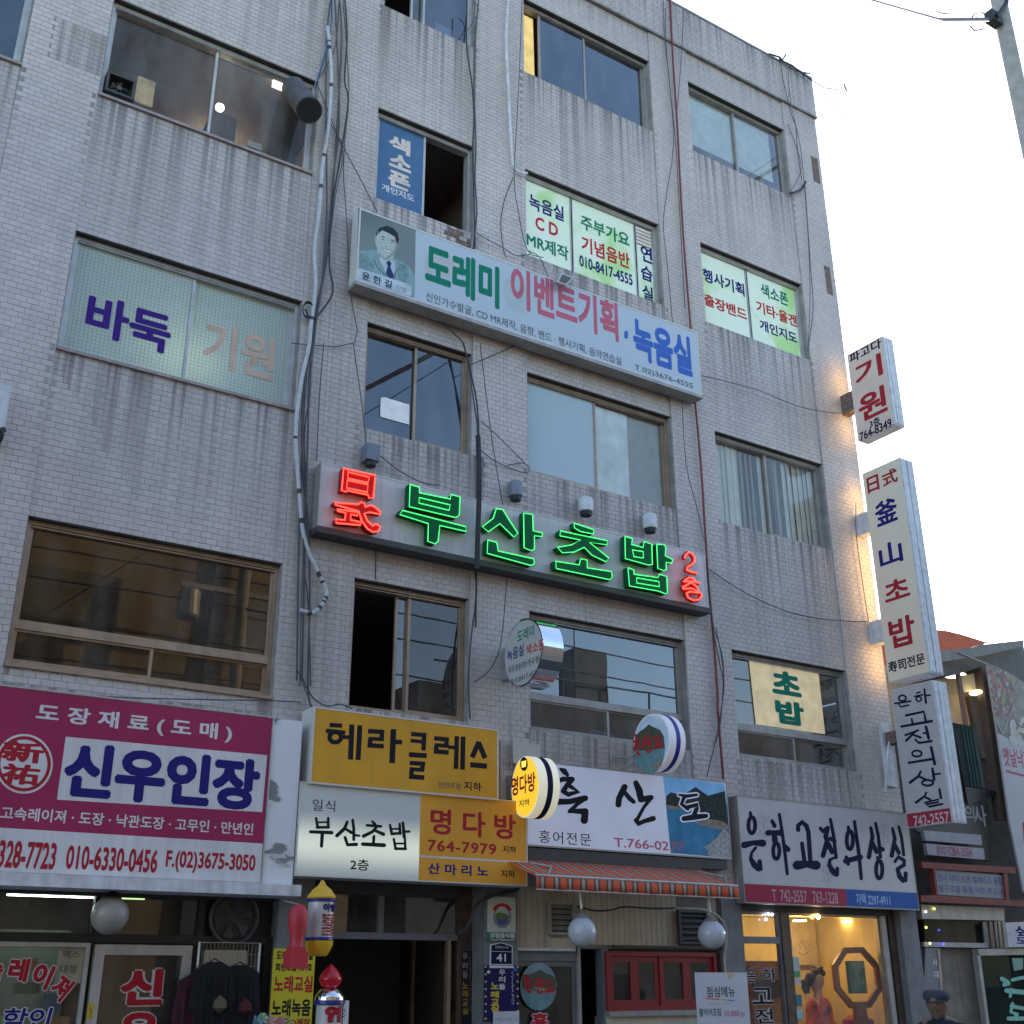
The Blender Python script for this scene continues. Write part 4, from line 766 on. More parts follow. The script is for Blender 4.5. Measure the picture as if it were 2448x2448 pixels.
k2 = blade('projecting_sign', 'tall projecting lightbox with a column of red and blue characters, below the short one', 'r6', -.27, -.98, 5.57, 8.83, XS, .3, 'creamface', 'whited', 'glow', 2)
for t, c, a in (('日','redd',((1182,790),(1238,770),(1190,762),(1195,838))), ('式','redd',((1255,765),(1327,740),(1265,735),(1265,808))), ('釜','blueink',((1220,930),(1328,910),(1235,880),(1235,1000))), ('山','blueink',((1240,1140),(1350,1100),(1250,1085),(1260,1192))), ('초','redd',((1265,1310),(1385,1280),(1275,1262),(1275,1360))), ('밥','redd',((1288,1500),(1408,1450),(1300,1440),(1350,1568))), ('寿司전문','navy',((1283,1660),(1458,1620),(1290,1640),(1290,1695)))):
    T(k2, t, MT[c], 'r6', *a, X=XS, off=.028, lift=.004)
k3 = blade('projecting_sign', 'grey projecting sign with a column of black brush lettering and a red foot', 's8', -.28, -1.0, 3.56, 5.46, XS, .3, 'greyface', 'whited')
z_ = at('s8',675,1820,X=XS).z; MB().box(XS-.002, XS+.004, -1.0+.012, -.28-.012, 3.572, z_).build('red_foot', M('red_foot_print',(.4,.035,.06),.45), k3)
E2 = [ring(222,808,34,26,14), [(152,857,14),(298,836,14)], [(188,862,12),(205,888,14),(280,872,12)], [(352,762,12),(385,752,12)], [(335,792,12),(412,775,12)], ring(373,815,24,22,12), [(425,725,14),(440,850,18)], [(435,785,12),(478,780,14)],
 [(255,968,18),(420,932,20),(440,1030,24)], [(308,1000,14),(318,1052,16)], [(212,1070,18),(492,1020,22)], [(250,1150,16),(368,1105,16)], [(340,1118,16),(258,1200,20)], [(330,1150,16),(392,1172,18)], [(440,1072,22),(465,1180,24)], [(415,1132,14),(460,1126,14)], [(340,1190,14),(375,1222,18),(490,1205,20)],
 ring(356,1320,44,28,15), [(280,1405,18),(500,1370,20)], [(488,1262,22),(520,1415,24)], [(392,1485,16),(370,1530,20),(292,1588,22)], [(370,1530,18),(432,1556,18)], [(500,1460,20),(515,1560,24)], [(515,1512,14),(570,1504,14)], ring(455,1590,52,26,17),
 [(442,1680,16),(430,1712,18),(348,1772,20)], [(430,1720,16),(482,1748,18)], [(565,1650,18),(578,1730,20)], [(430,1775,14),(560,1742,14),(555,1768,14),(440,1792,14),(470,1812,16),(592,1785,16)]]
S(k3, MT['navy'], 's8', E2, X=XS, lift=.004, grow=4)
T(k3, '742-2557', M('pale_pink_ink',(.65,.5,.5),.7), 's7', (368,220), (668,190), (375,178), (375,275), X=XS, off=.02, lift=.014)
for nm, ks, mt in (('short corner sign', [('r6',1055,375,1105,460)], 'rust'), ('tall lightbox', [('r6',1125,945,1185,1040), ('r6',1192,1455,1250,1560)], 'whited'), ('tailor sign', [('s8',20,1130,110,1240)], 'rust')):
    for i, (k, a, b1, c, d1) in enumerate(ks):
        z0 = at(k, a, d1, Y=0).z; z1 = at(k, a, b1, Y=0).z; mb = MB().box(XS+.05, XS+.2, -.27, -.002, z0, z1)
        solo('sign_bracket', mb, mt, ('upper ' if i == 0 and len(ks) > 1 else 'lower ' if len(ks) > 1 else '')+'box bracket holding the '+nm+' off the corner of the wall', 'bracket')
# round projecting signs
def disc(name, label, X, yc, zc, ry, rz, wx, facemat, rimmat, band=None):
    t = thing(name, (X, 0, zc), label, 'sign')
    s = MB(); s.lathe((X, yc, zc), [(rz,.004),(rz,wx)], 48, 'x'); s.v = [(v[0], yc+(v[1]-yc)*ry/rz, v[2]) for v in s.v]; s.build('drum', rimmat, t, smooth=True)
    s = MB(); s.lathe((X, yc, zc), [(rz*.94,0),(rz*.94,.0045)], 48, 'x'); s.v = [(v[0], yc+(v[1]-yc)*ry/rz, v[2]) for v in s.v]; s.build('face', facemat, t)
    if band: s = MB(); s.lathe((X, yc, zc), [(rz*1.006,wx*.42),(rz*1.006,wx*.68)], 48, 'x'); s.v = [(v[0], yc+(v[1]-yc)*ry/rz, v[2]) for v in s.v]; s.build('band', band, t, smooth=True)
    return t
X1_ = 6.87; c1 = disc('round_sign', 'round steel edged projecting sign with green, blue and red lettering beside the second floor window', X1_, -.57, 5.02, .39, .385, .28, M('round_white_face',(.48,.49,.47),.4,var=.05), 'chrome')
for t, c, a in (('도레미','greenink',((440,640),(752,560),(455,530),(440,752))), ('녹음실','blueink',((250,1000),(558,900),(262,880),(255,1100))), ('색소폰','redink',((600,880),(935,800),(620,790),(620,985))), ('작곡·방송악보·편곡·행사','greyink',((275,1250),(890,1130),(290,1190),(290,1325))), ('010.8417.4555','greyink',((320,1450),(835,1350),(330,1420),(330,1520)))):
    T(c1, t, MT[c], 'd1', *a, X=X1_, off=.02, lift=.003)
MB().box(X1_+.08, X1_+.2, -.2, -.0, 4.83, 5.2).build('bracket', 'steel', c1)
X2_ = 6.95; MT['mface'] = M('lit_yellow_face',(.75,.42,.02),.4,es=.24,ecol=(1,.62,.04),var=.0)
c2 = disc('round_sign', 'glowing yellow oval lightbox sign with red lettering beside the pale blue sign', X2_, -.47, 3.575, .27, .325, .27, MT['mface'], M('lit_cream_drum',(.7,.68,.55),.4,es=.12,ecol=(1,.93,.65),var=.02), MT['navy'])
T(c2, '명다방', MT['redink'], 'r8', (1192,650), (1322,620), (1198,588), (1205,690), X=X2_, off=.03); T(c2, '지하', MT['blackink'], 'r8', (1232,730), (1290,720), (1238,714), (1240,750), X=X2_, off=.02)
poly(c2, 'cup_symbol', 'blackink', 'r8', ell(1259,516,21,38,20), X=X2_); poly(c2, 'cup_symbol', M('cup_yellow',(.8,.5,.1),.4,es=.5), 'r8', [(1245,503),(1272,495),(1270,530),(1248,537)], X=X2_, lift=.004)
MB().box(X2_+.06, X2_+.16, -.2, -.0, 3.5, 3.75).build('bracket', 'steel', c2)
X3_ = 8.75; MT['pteal'] = M('print_teal_sea',(.16,.3,.33),.5,var=.2,vs=14); MT['pmount'] = M('print_mountain',(.1,.12,.09),.5,var=.3,vs=20); MT['psky2'] = M('print_pale_sky',(.42,.55,.7),.5,es=.05)
c3 = disc('round_sign', 'round white sign with a blue band, painted mountain and red brush lettering', X3_, -.44, 4.235, .335, .335, .24, MT['psky2'], M('white_drum',(.66,.67,.75),.4,es=.06,var=.05), M('blue_band',(.02,.03,.3),.4))
poly(c3, 'printed_sea', 'pteal', 't3', [(1012,400),(1300,400),(1295,450),(1280,530),(1230,610),(1190,632),(1130,620),(1060,560),(1020,480)], X=X3_, lift=.002)
poly(c3, 'printed_mountain', 'pmount', 't3', [(1035,300),(1080,250),(1110,235),(1155,192),(1195,215),(1255,240),(1290,300),(1300,400),(1180,420),(1020,430)], X=X3_, lift=.003)
poly(c3, 'printed_rock', 'prock', 't3', [(1180,560),(1220,520),(1275,500),(1270,560),(1215,605)], X=X3_, lift=.004)
HR = [[(1040,285,20),(1050,330,22)], [(1022,345,22),(1075,350,26)], [(1035,370,22),(1050,400,24)], [(1020,405,20),(1080,400,24)], [(1040,430,20),(1075,460,22)], [(1130,300,20),(1105,380,22)], [(1120,340,16),(1140,375,18)], [(1150,290,22),(1165,390,22)], [(1165,350,18),(1180,350,20)], [(1135,410,20),(1155,445,22),(1175,425,20)], [(1205,310,20),(1250,300,22)], [(1215,320,20),(1215,350,20),(1260,340,22)], [(1235,350,20),(1230,380,20)], [(1205,402,24),(1278,375,26)]]
S(c3, MT['redink'], 't3', HR, X=X3_, lift=.006)
bk = MB(); P0 = at('t3',810,485,Y=0); bk.tube([P0+Vector((0,-.02,-.05)), P0+Vector((0,-.02,.06))], .012); bk.tube([P0+Vector((0,-.02,0)), P0+Vector((.22,-.1,.0)), (X3_+.05,-.2,P0.z+.12)], .012); bk.tube([P0+Vector((.15,-.05,-.12)), (X3_+.05,-.2,P0.z-.02)], .012); bk.tube([P0+Vector((.16,-.03,-.14)), P0+Vector((.16,-.03,.12))], .012)
solo('sign_bracket', bk, 'steel', 'rusty arm bracket holding the round mountain sign', 'bracket')
# ================================================================== STREET LEVEL OF THE BUILDING
def R_(mb, k, x0, y0, x1, y1, Y, th):
    a, b, c, d = rect(k, x0, y0, x1, y1, Y); return mb.box(a, b, Y, Y+th, c, d)
gw = MB()
for a, b in ((-3.2, .3), (4.42, 4.72), (7.0, 7.16), (10.22, 10.5), (13.28, 13.39)): gw.box(a, b, .3, 4, 0, 2.66)
gw.box(-3.0, XE-.2, 4.0, 4.1, 0, 2.66); gw.build('ground_floor_partition', 'room', bld)
MB().box(-3.2, .3, 0, .3, 0, ZB-.002).build('pier', 'concrete', bld)
MT['pillar'] = M('grey_pillar_paint', (.2,.2,.21), .7, var=.25, vs=5, streak=.3)
p_a = at('s2',1740,560,Y=.0).x; p_b = at('s3',330,500,Y=0).x
MB().box(p_a, p_b, 0, .3, 0, ZB-.002).build('pier', 'pillar', bld)
p_c = at('s4',525,600,Y=0).x; p_d = at('s4',955,600,Y=0).x
MB().box(p_c, p_d, 0, .3, 0, ZB-.002).build('pier', 'pillar', bld)
MT['marble'] = M('brown_marble', (.1,.065,.05), .3, var=.5, vs=9)
mq = at('s4',180,900,Y=.25).x; MB().box(mq, p_c-.002, .25, .6, 0, ZB-.002).build('marble_cheek', 'marble', bld)
p_e = at('s5',1690,900,Y=0).x; p_f = at('s6',105,900,Y=0).x
MB().box(p_e, p_f, 0, .3, 0, ZB-.002).build('pier', 'pillar', bld)
p_g = at('s7',285,1300,Y=0).x
MB().box(p_g, XE, 0, .3, 0, ZB-.002).build('pier', 'pillar', bld)
# ---- seal shop
Ys = .1; MT['blackframe'] = M('black_frame', (.018,.017,.018), .5)
hd = MB().box(.3, p_a-.002, Ys, .28, 2.36, ZB-.002); hd.build('shop_header', 'darkmetal', bld)
zt0 = at('s1',800,700,Y=Ys).z; zt1 = at('s1',800,815,Y=Ys).z
sfm = MB().box(.3, p_a-.002, Ys-.01, Ys+.08, zt1, zt0); sfm.build('transom_beam', 'blackframe', bld)
for k, x0, y0, x1, y1 in (('s1',1200,150,1300,800), ('s2',720,220,800,800), ('s2',1560,220,1735,1860)):
    a, b, c, d = rect(k, x0, y0, x1, y1, Ys); MB().box(a, b, Ys-.005, Ys+.08, zt0+.001 if y1 < 1000 else 0, 2.359 if y1 < 1000 else zt1-.001).build('mullion', 'blackframe', bld)
xm1 = at('s1',1250,500,Y=Ys).x; xm2 = at('s2',760,500,Y=Ys).x
MB().box(.3, xm1, Ys+.04, Ys+.045, zt0, 2.36).build('transom_pane', 'g_clear', bld); MB().box(xm1, xm2, Ys+.04, Ys+.045, zt0, 2.36).build('transom_pane', 'g_smoke', bld); MB().box(xm2+.03, p_a-.004, Ys+.05, Ys+.07, zt0, 2.359).build('transom_panel', 'blackframe', bld)
xw = at('s1',1110,1300,Y=Ys).x; dw = MB(); bars(dw, .3, xw, .5, zt1-.004, .035, Ys, Ys+.05); w_ = dw.build('shop_window', 'alu', bld)
MB().box(.335, xw-.035, Ys+.02, Ys+.025, .535, zt1-.04).build('pane', 'g_clear', w_); MB().box(.3, xw, Ys, .28, 0, .495).build('stall_riser', 'concrete', w_)
xd0 = at('s1',1175,1300,Y=Ys).x; xd1 = at('s2',610,1300,Y=Ys).x; dm = MB(); bars(dm, xd0, xd1, .02, at('s1',1500,848,Y=Ys).z, .085, Ys, Ys+.06); dr_ = dm.build('shop_door', 'alu', bld)
MB().box(xd0+.08, xd1-.08, Ys+.03, Ys+.036, .1, at('s1',1500,960,Y=Ys).z).build('pane', 'g_smoke', dr_)
MT['rim'] = M('white_rim_ink', (.55,.52,.5), .5, var=.05)
def outlined(par, t, m_, rim, k, a, Y, off=.05, rot=0, g=.008, **kw):
    T(par, t, rim, k, *a, Y=Y, off=off+.05, lift=.002, grow=g, rot=rot, **kw); T(par, t, m_, k, *a, Y=Y, off=off, lift=.005, rot=rot, **kw)
MT['winered'] = M('window_red_ink', (.4,.02,.03), .5, var=.05)
outlined(w_, '속', MT['winered'], MT['rim'], 's1', ((-160,1180),(40,1180),(0,1030),(0,1320)), Ys+.02)
outlined(w_, '레', MT['winered'], MT['rim'], 's1', ((110,1170),(370,1170),(250,1020),(250,1325)), Ys+.02, rot=-.08)
outlined(w_, '이', MT['winered'], MT['rim'], 's1', ((420,1250),(670,1250),(520,1090),(520,1410)), Ys+.02, rot=-.3)
outlined(w_, '져', MT['winered'], MT['rim'], 's1', ((680,1400),(900,1400),(800,1240),(800,1560)), Ys+.02, rot=-.62)
outlined(w_, '할인', MT['blueink'], MT['rim'], 's1', ((30,1800),(655,1800),(350,1660),(350,1960)), Ys+.02, off=.02, shear=.15)
outlined(dr_, '신', MT['winered'], MT['rim'], 'r7', ((658,1720),(893,1720),(740,1630),(740,1832)), Ys+.03); outlined(dr_, '우', MT['winered'], MT['rim'], 'r7', ((642,1960),(868,1960),(740,1868),(740,2075)), Ys+.03)
a, b, c, d = rect('s1', 730, 860, 1060, 1345, Ys+.05); MB().box(a, b, Ys+.05, Ys+.053, c, d).build('paper_notice', M('cream_paper',(.5,.46,.34),.7), w_)
T(w_, '팩스', MT['greyink'], 's1', (800,980), (1020,980), (900,928), (900,1022), Y=Ys+.05, off=.02); T(w_, '대행', MT['greyink'], 's1', (772,1160), (980,1160), (850,1108), (850,1212), Y=Ys+.05, off=.02)
bx('door_sticker', M('yellow_sticker',(.55,.38,.03),.5), dr_, 's1', 1120, 1605, 1200, 1810, Ys-.003, .003)
scribble(dr_, MT['blackink'], 's1', (1160,1650), (1155,1780), 40, 4, Y=Ys-.003, w=8)
# lamps inside
def tube_lamp(k, x0, y0, x1, y1, Y, mat, lab):
    a = at(k, x0, y0, Y=Y); b = at(k, x1, y1, Y=Y); b.z = a.z
    t = thing('tube_lamp', a, lab, 'lamp', None); MB().tube([a, b], .02, 10).build('tube', mat, t, smooth=True)
    MB().box(a.x-.03, b.x+.03, Y-.03, Y+.05, a.z+.022, a.z+.06).build('fixture', 'whited', t)
tube_lamp('s1', 95, 190, 1200, 230, .35, M('lit_tube',(.9,1,.95),.5,es=5,ecol=(.85,1,.93),var=0), 'long bright white tube lamp inside the seal shop above its window')
tube_lamp('s1', 1295, 228, 1850, 272, .4, M('lit_green_tube',(.7,1,.6),.5,es=3.2,ecol=(.6,1,.5),var=0), 'shorter greenish tube lamp inside the seal shop behind the round globe')
MB().box(.3, xm1, 1.0, 1.05, .3, 2.1).build('shop_backdrop', M('green_grey_wall',(.16,.2,.18),.8), bld)
rn = random.Random(5)
for i, (k, x0, y0, x1, y1, m_, lab) in enumerate((('s1',390,1020,480,1180,(.4,.12,.06),'orange red box on the shelf behind the window lettering of the seal shop'), ('s1',200,1330,500,1480,(.02,.1,.06),'dark green box low behind the window lettering of the seal shop'), ('s1',590,1480,780,1740,(.1,.16,.24),'blue grey sheet leaning low inside the seal shop window'), ('s1',640,1780,890,1868,(.45,.25,.12),'orange carton at the bottom of the seal shop window'), ('s1',0,1760,60,1868,(.1,.4,.12),'small green box at the lower left edge of the seal shop window'))):
    item('shelf_box', k, x0, y0, x1, y1, .3+.06*i, .12, M('box_col%d' % i, m_, .7), lab, 'box')
# globe lamps
def globe(k, cx, cy, rp, Y, lab, mat, stem):
    c = at(k, cx, cy, Y=Y); r = rp*Z[k][2]*mpp(c)
    t = thing('globe_lamp', (c.x, Y, c.z), lab, 'lamp', None)
    prof = [(max(.004, r*math.sin(math.pi*i/16)), -r*math.cos(math.pi*i/16)) for i in range(0, 16)]
    MB().lathe(c, prof, 32).build('globe', mat, t, smooth=True)
    MB().lathe((c.x, c.y, c.z+r*.86), [(r*.5,0),(r*.54,.015),(r*.38,.03),(r*.24,.05),(r*.1,.065)], 20).build('cap', 'steel' if stem else 'black', t, smooth=True)
    if stem:
        MB().tube([(c.x, c.y, c.z+r*.86+.1), (c.x-.005, c.y, c.z+r+.14), (c.x-.02, c.y-.0, c.z+r+.25)], .012, 8).build('stem', 'whiteclean', t, smooth=True)
    return t
gm = M('opal_glass', (.5,.52,.58), .25, var=.1, vs=30); 
globe('s1', 1410, 470, 236, -.2, 'round white globe lamp hanging under the magenta shop sign', M('shaded_opal',(.34,.31,.28),.35,var=.2,vs=14), False)  # darker opal puts the shade under the sign into its colour
globe('s4', 1778, 685, 183, -.62, 'white globe lamp hanging under the left half of the striped awning', gm, True); globe('s5', 1530, 680, 168, -.62, 'white globe lamp hanging under the right end of the striped awning', gm, True)
# clothes rack
xr0 = at('s2',720,1000,Y=.02).x; xr1 = at('s2',1500,1000,Y=.02).x; zr1 = at('s2',1100,825,Y=.02).z
rk = thing('clothes_grid', ((xr0+xr1)/2, .02, 0), 'white wire grid rack with dark clothes hung on it, right of the shop door', 'rack')
MB().tube([(xr0,.02,0),(xr0,.02,zr1),(xr1,.02,zr1),(xr1,.02,0)], .011, 8).build('frame', 'whiteclean', rk)
for i in range(1, 16): MB().tube([(xr0+i*(xr1-xr0)/16,.025,.1),(xr0+i*(xr1-xr0)/16,.025,zr1)], .0025, 4).build('wire', 'alud', rk)
for i in range(1, 14): MB().tube([(xr0,.028,zr1-i*.1),(xr1,.028,zr1-i*.1)], .0025, 4).build('wire', 'alud', rk)
item('cream_board', 's2', 790, 920, 1340, 1140, .05, .01, M('cream_board',(.5,.42,.3),.7,var=.1), 'cream coloured board fixed behind the clothes rack', 'board')
def garment(k, cx, cy, Y, col, lab, w_=.36, h_=.75, acc=None):
    c = at(k, cx, cy, Y=Y); t = thing('hanging_jacket', (c.x, Y, c.z-h_), lab, 'clothing', None)
    x, z = c.x, c.z
    pts = [(x-.05,z),(x+.05,z),(x+w_*.45,z-.06),(x+w_*.56,z-.38),(x+w_*.46,z-.4),(x+w_*.38,z-.16),(x+w_*.4,z-h_),(x-w_*.4,z-h_),(x-w_*.38,z-.16),(x-w_*.46,z-.4),(x-w_*.56,z-.38),(x-w_*.45,z-.06)]
    mb = MB(); mb.prism([(a, Y-.045, b) for a, b in pts], (0,.09,0)); o = mb.build('jacket', M('cloth_'+lab[:12], col, .9, var=.5, vs=14, bump=.6), t)
    bv = o.modifiers.new('b','BEVEL'); bv.width = .02; bv.segments = 2
    for s in range(3): MB().tube([(x-.1+.1*s, Y-.05, z-.1), (x-.11+.11*s, Y-.056, z-h_+.02)], .012, 5).build('fold', o.data.materials[0], t, smooth=True)
    MB().tube([(x-.16,Y,z-.05),(x,Y,z+.04),(x+.16,Y,z-.05)], .008, 6).build('hanger', 'darkmetal', t); MB().tube([(x,Y,z+.04),(x,Y,z+.08),(x+.02,Y,z+.1)], .004, 6).build('hook', 'steel', t)
    if acc: MB().lathe((x+.06, Y-.05, z-.34), [(.01,-.07),(.07,-.03),(.06,.03),(.01,.07)], 9).build('print', acc, t)
garment('s2', 930, 1090, -.06, (.009,.008,.009), 'black jacket with a pale patch on the left hanger of the clothes rack', acc=M('pale_patch',(.12,.1,.06),.9)); garment('s2', 1250, 1130, -.05, (.006,.007,.01), 'dark navy jacket with a small red print on the right hanger of the rack', acc=M('red_patch',(.08,.01,.012),.9))
garment('s2', 690, 1250, .01, (.06,.012,.02), 'dark wine red and grey garment at the left end of the clothes rack', .3)
vn = thing('round_vent', (at('s2',1180,480,Y=.06).x, .06, at('s2',1180,480,Y=.06).z), 'big round black ventilator above the clothes rack', 'vent'); vc = at('s2',1180,500,Y=.06); vr = 330*.18634*mpp(vc)
MB().tube([vc+Vector((vr*.95*math.cos(i*math.pi/18), 0, vr*.95*math.sin(i*math.pi/18))) for i in range(37)], .016, 8).build('ring', M('vent_ring',(.07,.065,.065),.5), vn, smooth=True); MB().lathe(vc+Vector((0,.031,0)), [(vr*.95,0),(vr*.95,.01)], 36, 'y').build('backing', 'darkmetal', vn)
for i in range(6):
    q = i*math.pi/3; MB().prism([(vc.x+.05*math.cos(q),.07,vc.z+.05*math.sin(q)),(vc.x+vr*.8*math.cos(q),.06,vc.z+vr*.8*math.sin(q)),(vc.x+vr*.8*math.cos(q+.6),.085,vc.z+vr*.8*math.sin(q+.6))], (0,.003,0)).build('blade', 'darkmetal', vn)
# ---- stamp shaped ornament and barber style cylinders
def lat(k, cx, prof, Y): # prof: (radius zoom px, y zoom px) bottom to top; cx zoom px at mid height
    zs = [at(k, cx, y, Y=Y).z for r, y in prof]; ym = sum(y for r, y in prof)/len(prof); c = at(k, cx, ym, Y=Y); m_ = mpp(c)*Z[k][2]
    return c, [(max(r*m_, .001), z) for (r, y), z in zip(prof, zs)]
MT['redplastic'] = M('red_painted_wood', (.5,.03,.045), .55, var=.12, vs=9)
c, pr = lat('s3', 150, [(118,1140),(118,940),(100,925),(88,890),(78,860),(76,800),(90,730),(108,640),(116,560),(108,490),(80,430),(40,405),(5,398)], -.75)
t = thing('seal_ornament', (c.x, -.75, pr[0][1]), 'giant red wooden seal stamp ornament hanging at the corner of the seal shop', 'ornament')
MB().lathe((c.x, -.75, 0), pr[3:], 28).build('handle', 'redplastic', t, smooth=True)
s_ = pr[0][0]; z0, z1, z2 = pr[0][1], pr[1][1], pr[3][1]
MB().box(c.x-s_*.93, c.x+s_*.93, -.75-s_*.85, -.75+s_*.85, z0, z1).prism([(c.x-s_*.75,-.75-s_*.7,z1),(c.x+s_*.75,-.75-s_*.7,z1),(c.x+s_*.75,-.75+s_*.7,z1),(c.x-s_*.75,-.75+s_*.7,z1)], (0,0,z2-z1)).build('block', 'redplastic', t)
MB().tube([(c.x,-.75,pr[-1][1]),(c.x,-.4,pr[-1][1]+.05),(c.x+.05,-.02,pr[-1][1]+.05)], .008).build('arm', 'steel', t)
def cyltext(par, body, mat, cx, Yc, R, a0, a1, z0, z1, off=.03, vert=False):
    vs, fs = textmesh(body, off); mb = MB(); L = .006
    mb.add([(cx+(R+L+w*3)*math.sin(a0+(a1-a0)*u), Yc-(R+L+w*3)*math.cos(a0+(a1-a0)*u), z0+(z1-z0)*v) for u, v, w in ([(1-v, u, w) for u, v, w in vs] if vert else vs)], fs); return mb.build('lettering', mat, par)
MT['capyel'] = M('yellow_plastic', (.72,.42,.02), .35, var=.05); MT['blueband'] = M('blue_enamel', (.02,.03,.25), .3)
Yb = -.62; c, pr = lat('s3', 415, [(150,790),(150,365)], Yb); R = pr[0][0]; zb, ztp = pr[0][1], pr[1][1]; m_ = mpp(c)*.20704
t = thing('cylinder_sign', (c.x, Yb, zb-.1), 'white cylinder sign with yellow caps and blue rings beside the red seal ornament', 'sign')
MB().lathe((c.x, Yb, 0), [(R,zb),(R,ztp)], 32).build('drum', M('cylinder_white',(.52,.5,.5),.25,var=.05), t, smooth=True)
MB().lathe((c.x, Yb, 0), [(R*1.03,ztp-.005),(R*1.1,ztp+.0),(R*1.12,ztp+.02),(R*1.03,ztp+.024)], 32).lathe((c.x, Yb, 0), [(R*1.03,zb-.02),(R*1.1,zb-.015),(R*1.1,zb+.005),(R*1.02,zb+.01)], 32).build('ring', 'blueband', t, smooth=True)
MB().lathe((c.x, Yb, 0), [(R*1.08,ztp+.025),(R*1.12,ztp+.04),(R*.95,ztp+.07),(R*.8,ztp+.09),(R*.78,ztp+.1),(R*.5,ztp+.125),(R*.32,ztp+.14),(R*.25,ztp+.155),(R*.12,ztp+.185),(.004,ztp+.19)], 32).build('cap', 'capyel', t, smooth=True)
MB().lathe((c.x, Yb, 0), [(R*.45,zb-.15),(R*.6,zb-.15),(R*.85,zb-.11),(R*.9,zb-.09),(R*1.05,zb-.06),(R*1.08,zb-.021)], 32).build('cap', 'capyel', t, smooth=True)
cyltext(t, '아벨', MT['blueink'], c.x, Yb, R, -.28, .95, ztp-.09, ztp-.02, .05); cyltext(t, 'KARAOKE', MT['redd'], c.x, Yb, R, -.3, .85, zb+.02, ztp-.11, .04, vert=True)
MB().tube([(c.x+R*.5, Yb+R*.5, ztp-.05), (c.x+.1, -.02, ztp-.05)], .015).build('arm', 'steel', t)
Yb2 = -.62; c, pr = lat('s3', 510, [(150,1900),(150,1545)], Yb2); R = pr[0][0]; ztp = pr[1][1]; f_ = lambda y: at('s3', 520, y, Y=Yb2).z
t = thing('cylinder_sign', (c.x, Yb2, .9), 'cylinder sign with a chrome dome and a red onion shaped globe on top', 'sign')
MB().lathe((c.x, Yb2, 0), [(R,.9),(R,ztp)], 32).build('drum', M('cylinder_white2',(.5,.48,.5),.25,var=.05), t, smooth=True)
MB().lathe((c.x, Yb2, 0), [(R*1.05,ztp-.01),(R*1.2,ztp),(R*1.2,ztp+.03),(R*1.1,ztp+.034)], 32).build('ring', 'blueband', t, smooth=True)
MB().lathe((c.x, Yb2, 0), [(R*1.15,f_(1505)),(R*1.16,f_(1470)),(R*1.05,f_(1430)),(R*.95,f_(1415)),(R*.8,f_(1385)),(R*.6,f_(1368)),(R*.4,f_(1362))], 32).build('dome', 'chrome', t, smooth=True)
MB().lathe((c.x, Yb2, 0), [(R*.45,f_(1362)),(R*.72,f_(1330)),(R*.86,f_(1280)),(R*.87,f_(1245)),(R*.75,f_(1200)),(R*.5,f_(1150)),(R*.2,f_(1110)),(R*.03,f_(1085))], 32).build('globe', M('red_glass',(.35,.01,.02),.12,var=.02,es=.04), t, smooth=True)
cyltext(t, '염', MT['redd'], c.x, Yb2, R, -.75, .7, f_(1760), f_(1565), .07); cyltext(t, '색', MT['redd'], c.x, Yb2, R, -.75, .7, f_(2010), f_(1800), .07)
MB().box(c.x+R*1.02, c.x+R*1.5, Yb2-.04, Yb2-.03, .9, f_(1508)).build('side_plate', 'whiteclean', t); scribble(t, MT['blueink'], 's3', (675,1560), (672,1760), 50, 6, Y=Yb2-.04, w=9)
# pinwheel flowers at the lower edge
for i, (x_, y_, cc, nm) in enumerate(((1540,1800,(.35,.55,.35),'pale green'), (1640,1830,(.6,.35,.4),'pink'), (1480,1850,(.12,.3,.45),'blue'), (1780,1840,(.65,.3,.4),'light pink'), (1860,1860,(.4,.42,.15),'olive'))):
    c = at('s2', x_, y_, Y=-.3); t = thing('toy_pinwheel', (c.x, -.3, c.z-.4), nm+' paper pinwheel in the bunch at the lower edge under the yellow banner', 'pinwheel', None); mt = M('pinwheel%d' % i, cc, .6)
    for q in range(6):
        a = q*math.pi/3; MB().prism([(c.x,-.3,c.z),(c.x+.055*math.cos(a),-.32,c.z+.055*math.sin(a)),(c.x+.05*math.cos(a+.8),-.3,c.z+.05*math.sin(a+.8))], (0,.004,0)).build('vane', mt, t)
    MB().tube([(c.x,-.295,c.z),(c.x,-.29,c.z-.4)], .004).build('stick', 'whiteclean', t)
# yellow banner
Yy = -.03; pB = [at('r7',1490,1520,Y=Yy), at('r7',1715,1520,Y=Yy)]; xa = at('r7',1478,1725,Y=Yy).x; xb = at('r7',1708,1725,Y=Yy).x
bn = thing('yellow_banner', ((xa+xb)/2, Yy, .4), 'narrow yellow banner with red and black song class lettering on the grey pier', 'banner')
MB().box(xa, xb, Yy, Yy+.008, .4, pB[0].z).build('sheet', M('banner_yellow',(.66,.55,.02),.6,var=.06), bn)
for t_, c_, a_ in (('도레미노래교실','blackink',((1506,1555),(1705,1560),(1520,1532),(1510,1583))), ('회원모집 101호','blackink',((1500,1620),(1700,1625),(1510,1600),(1510,1645))), ('노래교실','redink',((1492,1710),(1703,1715),(1500,1668),(1500,1762))), ('노래녹음','blackink',((1480,1845),(1692,1845),(1500,1797),(1500,1893))), ('전문CD제작','redd',((1475,1925),(1690,1925),(1500,1905),(1500,1945)))): T(bn, t_, MT[c_], 'r7', *a_, Y=Yy, off=.035)
